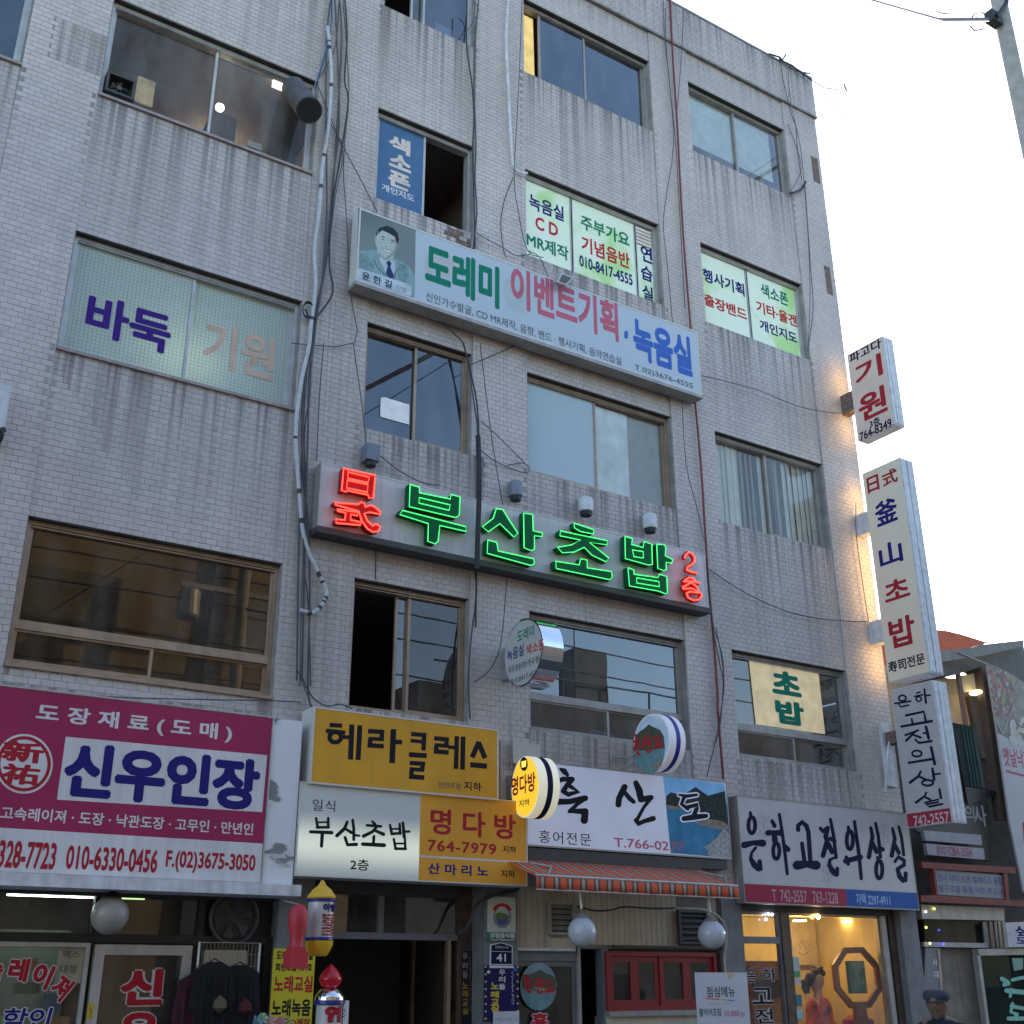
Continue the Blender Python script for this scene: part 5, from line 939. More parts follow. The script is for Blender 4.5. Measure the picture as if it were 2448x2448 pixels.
# ---- entrance bay
Yv = .25; MT['bluegrey'] = M('blue_grey_frame', (.17,.18,.2), .5, metal=.2)
xe0, xe1 = p_b+.002, mq-.002
zb0, zb1 = at('s3',1100,800,Y=Yv).z, at('s3',1100,722,Y=Yv).z; zt_ = at('s3',1100,295,Y=Yv).z
MB().box(xe0, xe1, Yv, Yv+.08, zb0, zb1).build('entrance_transom', 'bluegrey', bld); xa = at('s3',1085,500,Y=Yv).x; xb = at('s3',1150,500,Y=Yv).x
MB().box(xa, xb, Yv+.002, Yv+.08, zb1+.001, zt_).build('entrance_mullion', 'bluegrey', bld); MB().box(xe0, xe1, Yv-.02, Yv+.1, zt_+.001, ZB-.01).build('entrance_head', 'darkmetal', bld)
MB().box(xe0, xa, Yv+.03, Yv+.035, zb1, zt_).build('transom_pane', 'g_dark', bld); MB().box(xb, xe1, Yv+.03, Yv+.035, zb1, zt_).build('transom_pane', 'g_dark', bld)
xa = at('s3',1890,1300,Y=Yv).x; MB().box(xa-.01, xa+.03, Yv+.001, Yv+.06, 0, zb0-.001).build('door_stile', 'bronze', bld)
xa = at('s3',1490,1300,Y=1.2).x; MB().box(xa-.015, xa+.015, 1.2, 1.25, 0, 2.2).build('inner_door_stile', 'bronze', bld)
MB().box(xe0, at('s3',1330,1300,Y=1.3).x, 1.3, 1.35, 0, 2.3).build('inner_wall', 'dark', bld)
for i in range(5): MB().box(5.7, 6.4, 1.6+.28*i, 2.2+.28*i, 0, .17*(i+1)).build('stair_step', 'concrete', bld)
# ---- things on the pier
Yp = -.015
t = thing('award_plaque', (6.9, 0, 1.9), 'white and green plaque with a round picture emblem, highest on the grey pier', 'sign')
a, b, c, d = rect('s4', 570, 240, 925, 690, Yp); MB().box(a, b, Yp, -.001, c, d).build('upper_plate', M('plaque_white',(.5,.53,.46),.4,var=.05), t)
pl = [P3('s4', x, 560, Y=Yp) for x in (570, 925)]
for i in range(13): S(t, M('plaque_line',(.3,.4,.35),.5) if i == 0 else t.children[-1].data.materials[0], 's4', [[(572,265+i*33,3),(640 if 2 < i < 12 else 922,267+i*33,3)], [(860 if 2 < i < 12 else 700,266+i*33,3),(922,267+i*33,3)]], Y=Yp, butt=True, name='printed_line')
a, b, c, d = rect('s4', 565, 692, 915, 810, Yp); MB().box(a, b, Yp, -.001, c, d).build('lower_plate', M('plaque_green',(.04,.14,.1),.4), t)
poly(t, 'emblem', M('emblem_grey',(.22,.23,.24),.4), 's4', ell(755,490,118,150), Y=Yp, lift=.003); poly(t, 'emblem', M('emblem_sky',(.45,.55,.5),.5), 's4', ell(752,475,85,115), Y=Yp, lift=.004); poly(t, 'emblem', M('emblem_green',(.16,.17,.06),.5,var=.5,vs=60), 's4', [(665,470),(700,430),(745,440),(800,450),(838,480),(835,520),(750,540),(670,520)], Y=Yp, lift=.005)
poly(t, 'emblem', M('emblem_blue',(.06,.1,.3),.5), 's4', [(675,520),(830,520),(800,590),(745,605),(700,585)], Y=Yp, lift=.006)
S(t, MT['redink'], 's4', [[(645,410,44),(680,360,44),(745,335,44),(815,355,44),(858,410,44)]], Y=Yp, lift=.007, name='red_arc', butt=True)
T(t, '모범음식점', MT['whiteclean'], 's4', (602,730), (908,735), (750,697), (750,763), Y=Yp, off=.03); T(t, 'Good Restaurant', MT['whiteclean'], 's4', (605,785), (905,787), (750,772), (750,798), Y=Yp, off=.01)
t = thing('house_number_plate', (6.9, 0, 1.7), 'navy blue house number plate reading 41, with a pointed top, on the grey pier', 'sign')
HP = [(605,850),(745,818),(888,868),(888,1108),(600,1108)]; g = lambda s: [(747+(x-747)*s, 975+(y-975)*s) for x, y in HP]
for nm, m_, s_, l in (('rim','whiteclean',1,.0), ('face','navy',.93,.004)): P = [P3('s4', x, y, Y=Yp, lift=l) for x, y in g(s_)]; MB().prism(P, (0,.012,0)).build(nm, m_, t)
T(t, '41', MT['whiteclean'], 's4', (680,1020), (800,1020), (740,965), (740,1068), Y=Yp, off=.015, lift=.006); T(t, '돈화문로11가길', MT['whiteclean'], 's4', (665,880), (828,885), (740,865), (740,900), Y=Yp, off=0, lift=.006); S(t, MT['whiteclean'], 's4', [[(620,935,5),(882,942,5)]], Y=Yp, lift=.006, butt=True)
t = thing('blue_poster', (6.9, 0, .6), 'dark blue starry poster with yellow and white lettering low on the grey pier', 'poster')
a, b, c, d = rect('s4', 525, 1115, 970, 1830, Yp); MB().box(a, b, Yp, -.001, c, d).build('sheet', M('poster_navy',(.018,.015,.09),.5,var=.06), t); yo = M('poster_yellow',(.65,.5,.04),.5,var=.03)
for i in range(8): poly(t, 'printed_star', yo, 's4', ell(542,1135+i*95,15,15,5), Y=Yp); poly(t, 'printed_star', yo, 's4', ell(953,1135+i*94,15,15,5), Y=Yp)
for ch, y in (('우',1205),('리',1295),('들',1390)): T(t, ch, MT['lcream'], 's4', (712,y), (795,y), (750,y-38), (750,y+38), Y=Yp, off=.03)
for ch, y in (('노',1375),('래',1490),('교',1590),('실',1672)): T(t, ch, yo, 's4', (608,y), (712,y), (650,y-44), (650,y+44), Y=Yp, off=.04)
scribble(t, MT['whiteclean'], 's4', (885,1200), (890,1620), 30, 14, Y=Yp, w=7, seed=4); poly(t, 'printed_star', 'cobalt', 's4', ell(920,1170,32,32,5), Y=Yp); poly(t, 'printed_star', 'white', 's4', ell(580,1200,24,24,5), Y=Yp)
a, b, c, d = rect('s4', 592, 1118, 905, 1150, Yp-.006); MB().box(a, b, Yp-.006, Yp-.003, c, d).build('tape', 'whited', t)
a, b, c, d = rect('s4', 640, 1705, 972, 1900, Yp-.012); o = solo('paper_notice', MB().box(a, b, Yp-.012, Yp-.008, c, d), M('note_paper',(.56,.56,.6),.7), 'small white handwritten note taped over the bottom of the blue poster', 'notice'); scribble(o, MT['greyink'], 's4', (660,1805), (940,1810), 40, 7, Y=Yp-.012, w=7)
t = thing('blue_poster', (6.6, .2, .5), 'narrow dark strip poster with yellow lettering on the brown marble beside the entrance', 'poster')
a, b, c, d = rect('s4', 235, 930, 385, 1900, .245); MB().box(a, b, .24, .249, c, d).build('sheet', M('strip_black',(.012,.012,.02),.5), t); yd = M('dull_yellow',(.4,.28,.03),.5)
for ch, y in (('우',1000),('리',1120),('들',1235)): T(t, ch, M('dull_pink',(.35,.28,.26),.5), 's4', (245,y), (312,y), (280,y-45), (280,y+45), Y=.24, off=.02)
for ch, y in (('노',1370),('래',1480),('교',1590),('실',1700)): T(t, ch, yd, 's4', (242,y), (315,y), (280,y-44), (280,y+44), Y=.24, off=.03)
scribble(t, MT['alud'], 's4', (342,1000), (342,1720), 26, 22, Y=.24, w=6, seed=8)
# ---- restaurant front
Yr = .06; MT['board'] = M('cream_board_cladding', (.55,.48,.37), .7, var=.15, vs=7, streak=.15); MT['board2'] = M('board_back', (.22,.19,.15), .9)
xb0, xb1 = p_d+.002, p_e-.002; zl = at('s4',1150,890,Y=Yr).z; zl2 = at('s5',600,812,Y=Yr).z
xl0, xl1 = at('s4',1340,500,Y=Yr).x, at('s5',30,550,Y=Yr).x+.28; xv0, xv1 = at('s5',1120,600,Y=Yr).x, at('s5',1500,600,Y=Yr).x
MB().box(xb0, xb1, Yr+.03, .28, min(zl, zl2), ZB-.002).build('cladding_back', 'board2', bld)
n = int((xb1-xb0)/.078); bw = (xb1-xb0)/n; bm_ = {}
zlo = {True: zl, False: zl2}
xlv = at('s4',1660,500,Y=Yr).x
for i in range(n):
    a = xb0+i*bw; zlow = zl if a < at('s4',1330,600,Y=Yr).x else (at('s4',1500,760,Y=Yr).z if a < xlv+.05 else zl2)
    key = round(zlow, 3)
    if key not in bm_:
        mb = MB(); mb.prism([(.002,0,zlow),(.004,-.006,zlow),(bw-.004,-.006,zlow),(bw-.002,0,zlow)], (0,0,ZB-.004-zlow)); m_ = bpy.data.meshes.new('cladding_board'); m_.from_pydata(mb.v, [], mb.f); m_.materials.append(MT['board']); bm_[key] = m_
    if xv0-.02 < a < xv1-.05: continue
    o = bpy.data.objects.new('cladding_board', bm_[key]); COL.objects.link(o); o.parent = bld; o.location = (a-6, Yr+.03, 0)
def louvre(k, x0, y0, x1, y1, lab, sm):
    a, b, c, d = rect(k, x0, y0, x1, y1, Yr-.03); t = thing('louvre_vent', ((a+b)/2, Yr, c), lab, 'vent', None)
    mb = MB(); bars(mb, a, b, c, d, .03, Yr-.05, Yr+.0); mb.build('frame', sm, t); MB().box(a+.03, b-.03, Yr-.008, Yr-.003, c+.03, d-.03).build('backing', 'black', t)
    nn_ = 5
    for i in range(nn_):
        z = c+.03+(d-c-.06)*(i+.3)/nn_; MB().prism([(a+.03,Yr-.045,z),(b-.03,Yr-.045,z),(b-.03,Yr-.012,z+.045),(a+.03,Yr-.012,z+.045)], (0,.004,.002)).build('slat', sm, t)
louvre('s4', 1345, 300, 1680, 725, 'cream framed louvre vent behind the left globe lamp', MT['alud']); louvre('s5', 1130, 385, 1480, 800, 'dark louvre vent behind the right globe lamp', MT['darkmetal'])
a, b, c, d = rect('s4', 1340, 765, 1690, 925, Yr); MB().box(a, b, Yr-.005, Yr+.029, c, d).build('apron_board', 'board', bld)
MB().box(xb0, at('s4',1690,900,Y=Yr).x, Yr-.015, Yr+.02, zl-.03, zl-.001).build('bottom_trim', 'whited', bld); MB().box(at('s5',335,800,Y=Yr).x, xb1, Yr-.02, Yr+.05, zl2-.03, zl2-.001).build('bottom_trim', 'darkmetal', bld)
zbm = at('s4',1300,1060,Y=.1).z; xg = at('s4',1715,1300,Y=.1).x
MB().box(xb0, xg, .1, .28, zbm, zl-.031).build('lintel', 'bluegrey', bld)
mb = MB(); bars(mb, xb0, xg, .02, zbm-.002, .05, .12, .17); gd = mb.build('glass_door', 'bluegrey', bld); MB().box(xb0+.05, xg-.05, .14, .146, .07, zbm-.05).build('pane', 'g_smoke', gd)
xq = at('s5',215,1200,Y=.1).x; MB().box(xg, xg+.04, .08, .2, 0, zl2-.031).build('door_post', 'alud', bld); MB().box(xq-.03, at('s5',265,1200,Y=.1).x, .08, .2, 0, zl2-.031).build('door_post', 'bluegrey', bld)
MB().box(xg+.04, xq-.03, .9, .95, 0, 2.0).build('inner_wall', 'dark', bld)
a, b, c, d = rect('s5', 150, 1480, 195, 1600, .4); solo('small_figurine', MB().lathe(((a+b)/2, .4, c), [(.04,0),(.05,.03),(.03,.08),(.045,.12),(.02,d-c-.02),(.004,d-c)], 12), 'whiteclean', 'small white figurine standing in the dark doorway of the restaurant', 'figurine', smooth=True)
a, b, c, d = rect('s5', 262, 895, 1612, 1600, .05); MT['redframe'] = M('red_window_frame', (.26,.012,.015), .5, var=.12)
mb = MB(); bars(mb, a, b, c, d, .045, .05, .12); rwn = mb.build('red_window', 'redframe', bld); xs_ = [at('s5',x,1250,Y=.07).x for x in (285,605,905,1240,1560)]
for i in range(4):
    mb = MB(); bars(mb, xs_[i]+.002, xs_[i+1]-.002, c+.046, d-.046, .062, .07+.012*(i % 2), .1+.012*(i % 2)); mb.build('sash', 'redframe', rwn); MB().box(xs_[i]+.05, xs_[i+1]-.05, .088, .092, c+.1, d-.1).build('pane', 'g_smoke', rwn)
MB().box(a-.02, xb1, -.01, .2, c-.055, c-.002).build('window_ledge', 'alud', rwn); MB().box(xq, xb1, .04, .28, 0, c-.056).build('stall_wall', 'board', bld); MB().box(a-.02, xb1, .13, .28, d+.002, zl2-.031).build('window_head', 'darkmetal', bld)
t = thing('oval_sign', (7.5, .12, 1.4), 'oval painted sign of a mountain and sea with red brush lettering on the restaurant door', 'sign'); Yo = .1
poly(t, 'board', MT['pteal'], 's4', ell(1220,1385,235,308), Y=Yo, lift=.0); poly(t, 'printed_sky', M('oval_sky',(.22,.33,.4),.5), 's4', [(1020,1235),(1060,1165),(1130,1100),(1220,1078),(1310,1095),(1385,1160),(1425,1250),(1300,1300),(1100,1300)], Y=Yo, lift=.002)
poly(t, 'printed_mountain', 'pmount', 's4', [(1010,1235),(1110,1230),(1160,1210),(1240,1165),(1320,1220),(1400,1245),(1445,1300),(1452,1440),(1300,1430),(1180,1440),(1010,1400)], Y=Yo, lift=.003); poly(t, 'printed_rock', 'prock', 's4', [(1150,1390),(1260,1400),(1330,1420),(1440,1450),(1430,1490),(1330,1470),(1200,1450)], Y=Yo, lift=.004)
HO = [[(1060,1245,34),(1075,1280,36)], [(1040,1305,34),(1110,1305,34)], [(1070,1330,34),(1085,1370,34)], [(1040,1395,34),(1125,1380,34)], [(1070,1420,34),(1115,1460,34)], [(1215,1290,34),(1170,1370,36)], [(1195,1340,26),(1230,1370,30)], [(1250,1280,34),(1270,1390,34)], [(1210,1430,32),(1220,1470,34),(1270,1455,32)], [(1320,1340,30),(1375,1330,32)], [(1330,1350,32),(1330,1390,32),(1385,1385,32)], [(1310,1450,36),(1405,1440,38)]]
S(t, MT['redink'], 's4', HO, Y=Yo, lift=.006); outlined(t, '홍', MT['redink'], MT['whiteclean'], 's4', ((1125,1830),(1350,1830),(1240,1722),(1240,1935)), Yo, g=.006)
# awning
Ya, Yf = -.17, -.78; za = at('r8',1290,1035,Y=Ya).z; zf = at('r8',1325,1122,Y=Yf).z; zv = at('r8',1325,1197,Y=Yf).z; xa0 = at('r8',1325,1160,Y=Yf).x; xa1 = at('r9',540,1295,Y=Yf).x; xk0 = xa0-.02; xk1 = xa1
m, nt, b = newmat('striped_awning_cloth'); geo = nt.nodes.new('ShaderNodeNewGeometry'); sx = nt.nodes.new('ShaderNodeSeparateXYZ'); nt.links.new(geo.outputs['Position'], sx.inputs[0])
per = (at('s5',1765,150,Y=Yf).x-at('s5',295,90,Y=Yf).x)/10.0
q1 = nt.nodes.new('ShaderNodeMath'); q1.operation = 'SUBTRACT'; q1.inputs[1].default_value = at('s5',295,90,Y=Yf).x-per*.14-per*20; nt.links.new(sx.outputs['X'], q1.inputs[0])
q2 = nt.nodes.new('ShaderNodeMath'); q2.operation = 'DIVIDE'; q2.inputs[1].default_value = per; nt.links.new(q1.outputs[0], q2.inputs[0]); q3 = nt.nodes.new('ShaderNodeMath'); q3.operation = 'FRACT'; nt.links.new(q2.outputs[0], q3.inputs[0])
cr = nt.nodes.new('ShaderNodeValToRGB'); cr.color_ramp.interpolation = 'CONSTANT'; nt.links.new(q3.outputs[0], cr.inputs[0]); e = cr.color_ramp.elements; e[0].position = 0; e[0].color = (.38,.3,.24,1); e[1].position = .21; e[1].color = (.1,.06,.05,1)
for p_, c_ in ((.37,(.62,.1,.035,1)), (.86,(.1,.06,.05,1))): z_ = e.new(p_); z_.color = c_
nt.links.new(cr.outputs[0], b.inputs['Base Color']); b.inputs['Roughness'].default_value = .8
aw = thing('striped_awning', ((xa0+xa1)/2, -.17, zv), 'orange, brown and beige striped awning under the pale blue restaurant sign', 'awning')
mb = MB(); NS = 24; vs = []
for i in range(NS+1):
    x = xk0+(xk1-xk0)*i/NS; sg = .012*math.sin(i*1.3)
    vs += [(x, Ya, za), (x, (Ya+Yf)/2, (za+zf)/2-.015+sg*.3), (x, Yf, zf)]
mb.add(vs, [(i*3+j, i*3+3+j, i*3+4+j, i*3+1+j) for i in range(NS) for j in (0, 1)]); o = mb.build('canopy', m, aw, smooth=True); md = o.modifiers.new('s','SOLIDIFY'); md.thickness = .004
mb = MB(); vs = []
for i in range(NS*2+1):
    x = xa0+(xa1-xa0)*i/NS/2; w1 = .008*math.sin(i*.9); vs += [(x, Yf-.004, zf+.003), (x, Yf-.006+w1, (zf+zv)/2), (x, Yf-.004+w1*1.4, zv+.004)]
mb.add(vs, [(i*3+j, i*3+3+j, i*3+4+j, i*3+1+j) for i in range(NS*2) for j in (0, 1)]); o = mb.build('valance', m, aw, smooth=True); md = o.modifiers.new('s','SOLIDIFY'); md.thickness = .004
MB().tube([(xa0,Yf,zf),(xa1,Yf,zf)], .014, 8).build('front_bar', 'alu', aw); MB().box(xa0, xa1, Yf-.014, Yf+.004, zv-.008, zv+.006).build('hem', M('pink_hem',(.5,.38,.38),.6), aw)
MB().box(xk0, xk1, Ya-.02, -.02, za, za+.07).build('cassette', 'darkmetal', aw)
for x in (xa0+.15, xa1-.15): MB().tube([(x,Ya,za-.02),(x+.25,(Ya+Yf)/2,za-.1),(x,Yf+.02,zf-.01)], .014, 8).build('folding_arm', 'alud', aw)
# dark strip painting the shade of the gap behind signs above the shops
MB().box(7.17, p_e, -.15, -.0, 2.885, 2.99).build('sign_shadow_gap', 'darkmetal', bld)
# menu stand
Yms = -.9; q = [at('s5',1390,1130,Y=Yms), at('s5',1925,1165,Y=Yms)]; xa = at('s5',1345,1450,Y=Yms).x; xb = at('r9',590,1800,Y=Yms).x
ms = thing('menu_banner', ((xa+xb)/2, Yms, 0), 'white lunch menu banner stand under the right globe lamp', 'sign'); zt_ = q[0].z-.01
MB().box(xa, xb, Yms, Yms+.006, .35, zt_).build('sheet', M('menu_sheet',(.53,.54,.6),.5,var=.05), ms); MB().tube([((xa+xb)/2, Yms+.03, .02), ((xa+xb)/2, Yms+.02, zt_)], .01).build('pole', 'alu', ms); MB().box(xa, xb, Yms-.15, Yms+.15, 0, .05).build('base', 'alud', ms)
T(ms, '점심메뉴', MT['greyink'], 's5', (1468,1380), (1815,1400), (1480,1312), (1600,1445), Y=Yms, off=.02); T(ms, '활악어조림', MT['greyink'], 's5', (1378,1620), (1645,1640), (1500,1578), (1500,1678), Y=Yms, off=.02); T(ms, '10,000', MT['pinkink'], 's5', (1688,1650), (1865,1650), (1750,1608), (1750,1688), Y=Yms, off=.01)
T(ms, '원', MT['pinkink'], 's5', (1880,1650), (1930,1650), (1900,1620), (1900,1685), Y=Yms, off=0)
for c_, x0, x1 in (((.6,.08,.1),1460,1620), ((.6,.45,.05),1620,1720), ((.05,.25,.6),1720,1812)): S(ms, M('menu_bar%d' % x0, c_, .5), 's5', [[(x0,1458+(x0-1460)*.08,14),(x1,1458+(x1-1460)*.08,14)]], Y=Yms, butt=True, name='printed_bar')
poly(ms, 'stain', M('yellow_stain',(.6,.42,.2),.6), 's5', [(1720,1150),(1815,1158),(1770,1215),(1735,1230)], Y=Yms); scribble(ms, MT['alud'], 's5', (1480,1525), (1780,1525), 24, 16, Y=Yms, w=4, seed=3)
# ---- hanbok tailor front
Yk = .1; MT['cream'] = M('shop_cream_wall', (.62,.47,.2), .85, var=.05)
hx0, hx1 = p_f+.002, p_g-.002
MB().box(hx0, hx1, Yk, .28, 2.44, ZB-.002).build('shop_header', 'darkmetal', bld)
xpost0, xpost1 = at('s6',640,1300,Y=Yk).x, at('s6',745,1300,Y=Yk).x; MB().box(xpost0, xpost1, Yk, .22, 0, 2.439).build('shop_post', 'marble', bld)
mb = MB(); bars(mb, hx0, xpost0-.002, .02, 2.438, .035, Yk+.02, Yk+.07); dd_ = mb.build('shop_door', 'bluegrey', bld); za_ = at('s6',350,780,Y=Yk).z; MB().box(hx0+.035, xpost0-.04, Yk+.01, Yk+.07, za_-.05, za_+.03).build('rail', 'bluegrey', dd_); MB().box(hx0+.035, xpost0-.04, Yk+.04, Yk+.045, .06, za_-.05).build('pane', 'g_clear', dd_); MB().box(hx0+.035, xpost0-.04, Yk+.04, Yk+.045, za_+.03, 2.4).build('pane', 'g_clear', dd_)
xd = at('s7',110,1300,Y=Yk).x
mb = MB(); bars(mb, xpost1+.002, xd, .3, 2.438, .03, Yk+.02, Yk+.07); sw = mb.build('shop_window', 'bronze', bld); MB().box(xpost1+.03, xd-.03, Yk+.04, Yk+.045, .33, 2.4).build('pane', 'g_clear', sw); MB().box(xpost1, xd, Yk, .28, 0, .295).build('stall_riser', 'concrete', sw)
MB().box(xd+.002, xd+.09, Yk-.02, .2, 0, 2.439).build('jamb', 'alud', bld); MB().box(xd+.092, xd+.16, Yk+.02, .2, 0, 2.439).build('jamb', 'darkmetal', bld); MB().box(xd+.162, hx1, Yk-.0, .2, 0, 2.439).build('jamb', 'marble', bld)
hr = MB(); hr.box(hx0, hx1, 1.5, 1.55, 0, 2.6).box(hx0-.06, hx0-.01, .3, 1.5, 0, 2.6).box(hx1-.03, hx1-.0, .3, 1.5, 0, 2.6).box(hx0, hx1, .3, 1.5, 2.46, 2.5); hr.build('room_lining', 'cream', bld)
def bulb(k, x, y, Y, r, mat, lab, grp=None, flat=False):
    c = at(k, x, y, Y=Y); mb = MB().lathe(c, [(r*.4,-r),(r,-r*.3),(r,r*.3),(r*.4,r)] if not flat else [(r,-.008),(r,.008)], 14); return solo('shop_light', mb, mat, lab, 'lamp', grp, smooth=not flat)
wl = M('warm_bulb',(1,.8,.5),.5,es=10,ecol=(1,.72,.3),var=0); bl = M('cold_led',(.9,.9,1),.5,es=8,ecol=(.8,.82,1),var=0)
bulb('s6',1050,490,.085,.028,wl,'single bright warm bulb at the top of the tailor shop window')
for (x, y), d_s in zip(((415,458),(460,462),(380,525)), ('left of the upper pair of','right of the upper pair of','lowest of the three')): bulb('s6',x,y,.085,.014,bl,d_s+' bluish white lights above the tailor shop door')
def plight(par_loc, e, r, col): l = bpy.data.lights.new('lamp_light','POINT'); l.energy = e; l.shadow_soft_size = r; l.color = col; o = bpy.data.objects.new('lamp_light', l); COL.objects.link(o); o.location = par_loc
plight((11.6,.85,2.3), 2.6, .025, (1,.78,.42)); plight((12.5,.85,2.3), 3.4, .025, (1,.78,.42))
bulb('s6',815,542,.9,.09,wl,'flat round ceiling light on the left in the tailor shop window',flat=True); bulb('s6',1435,552,.9,.09,wl,'flat round ceiling light on the right in the tailor shop window',flat=True)
# octagonal frame with picture on a stand
Yoc = .32; t = thing('octagonal_frame', (12.3, Yoc, 0), 'brown wooden octagonal frame around a small green picture in the tailor window', 'frame')
OC = [(1385,885),(1635,880),(1838,1110),(1880,1425),(1730,1660),(1480,1668),(1285,1430),(1245,1110)]; cx_, cy_ = 1565, 1270
P = [at('s6',x,y,Y=Yoc) for x, y in OC]; c0 = sum(P, Vector())/8
for i in range(8):
    a, b = P[i], P[(i+1) % 8]; ai, bi = c0+(a-c0)*.8, c0+(b-c0)*.8; MB().prism([a, b, bi, ai], (0,.04,0)).build('rim_piece', 'woodred' if 'woodred' in MT else MT.setdefault('woodred', M('red_brown_wood',(.24,.065,.03),.45,var=.25,vs=14)), t)
a, b, c, d = rect('s6', 1440, 1060, 1670, 1475, Yoc); pc = thing('small_picture', ((a+b)/2, Yoc, c), 'small dark green landscape picture hanging inside the octagonal frame', 'picture')
MB().box(a, b, Yoc+.01, Yoc+.03, c, d).build('frame', 'darkmetal', pc); MB().box(a+.012, b-.012, Yoc+.004, Yoc+.0099, c+.012, d-.012).build('print', ramp_mat('green_landscape', [(0,(.04,.1,.08)),(.45,(.07,.17,.12)),(.55,(.2,.3,.16)),(1,(.28,.36,.24))], (6,1,4), rough=.4), pc)
MB().box(c0.x-.1, c0.x+.1, Yoc, Yoc+.06, .6, P[4].z-.002).build('stand', 'woodred', t)
a, b, c, d = rect('s6', 1430, 1760, 1700, 1960, .6); vs_ = solo('covered_jar', MB().lathe(((a+b)/2, .6, 0), [((b-a)*.42,c-.2),((b-a)*.5,c),((b-a)*.5,d-.05),((b-a)*.35,d-.02),((b-a)*.3,d),((b-a)*.1,d+.02)], 20), M('magenta_cloth',(.3,.02,.1),.7,var=.3,vs=20), 'round crimson cloth covered jar below the octagonal frame', 'jar', smooth=True)
item('wall_scroll', 's6', 705, 560, 1030, 1110, 1.42, .02, M('scroll_paper',(.48,.38,.22),.8,var=.15), 'pale hanging scroll with a faint drawing on the back wall of the tailor shop', 'scroll')
sc = bpy.data.objects['wall_scroll']; S(sc, M('scroll_ink',(.2,.13,.06),.8), 's6', [[(800,950,14),(870,990,10),(940,930,12)], ring(870,860,60,60,5,10), [(830,800,6),(900,900,8)]], Y=1.42, butt=True, name='drawing')
# door lettering and cloth print
for ch, xl, xr, y0, y1 in (('은',135,252,1165,1335), ('하',330,515,1152,1318), ('고',200,472,1402,1612), ('전',240,476,1668,1862)): outlined(dd_, ch, MT['blackink'], MT['rim'], 's6', ((xl,(y0+y1)/2),(xr,(y0+y1)/2),((xl+xr)/2,y0),((xl+xr)/2,y1)), Yk+.035, off=.02, g=.006)
item('orange_garment', 's6', 200, 1060, 620, 1868, .45, .12, M('orange_silk',(.5,.16,.02),.7,var=.6,vs=7), 'orange and crimson costume standing behind the lettered glass door of the tailor', 'clothing')
item('dark_garment', 's6', 230, 1300, 570, 1530, .42, .02, M('dark_silk',(.06,.045,.03),.8,var=.4), 'dark brown fur piece on the orange costume behind the door', 'clothing')
for nm, y0, y1, c_ in (('white diamond', 1010, 1190, (.4,.5,.52)), ('green', 1195, 1265, (.02,.3,.1)), ('pale', 1275, 1360, (.45,.48,.5)), ('teal', 1490, 1640, (.02,.16,.22)), ('light blue', 1680, 1800, (.3,.5,.62))):
    a, b, c, d = rect('s6', 735+(y0-1010)*.07, y0, 810+(y0-1010)*.07, y1, Yk-.004); solo('door_sticker', MB().box(a, b, Yk-.004, Yk-.001, c, d), M('sticker_'+nm, c_, .5), nm+' sticker in the column of stickers on the tailor shop post', 'sticker')
# ================================================================== FIGURES
def skin_body(name, joints, edges, root, mat, parent, sub=2):
    """joints: name -> (pos, rx, ry); one connected skinned surface"""
    names = list(joints); ix = {n: i for i, n in enumerate(names)}; o0 = org(parent)
    me = bpy.data.meshes.new(name); me.from_pydata([tuple(Vector(joints[n][0])-o0) for n in names], [(ix[a], ix[b]) for a, b in edges], [])
    o = bpy.data.objects.new(name, me); COL.objects.link(o)
    md = o.modifiers.new('skin', 'SKIN'); md.use_smooth_shade = True
    for n in names:
        s = me.skin_vertices[0].data[ix[n]]; s.radius = (joints[n][1], joints[n][2]); s.use_root = (n == root)
    sb = o.modifiers.new('sub', 'SUBSURF'); sb.levels = sub; sb.render_levels = sub
    me.materials.append(mat); o.parent = parent; ORG[o.name] = o0
    dg = bpy.context.evaluated_depsgraph_get(); m2 = bpy.data.meshes.new_from_object(o.evaluated_get(dg)); o.modifiers.clear(); o.data = m2
    m2.polygons.foreach_set('use_smooth', [True]*len(m2.polygons)); return o
def loft(mb, rings, n=18):
    """rings: (cx,cy,cz,rx,ry[,fn]) stacked ellipses"""
    vs = []
    for r in rings:
        for j in range(n):
            q = 2*math.pi*j/n; vs.append((r[0]+r[3]*math.cos(q), r[1]+r[4]*math.sin(q), r[2]))
    fs = [(i*n+j, i*n+(j+1) % n, (i+1)*n+(j+1) % n, (i+1)*n+j) for i in range(len(rings)-1) for j in range(n)]
    fs += [tuple(range(n-1, -1, -1)), tuple((len(rings)-1)*n+j for j in range(n))]
    return mb.add(vs, fs)
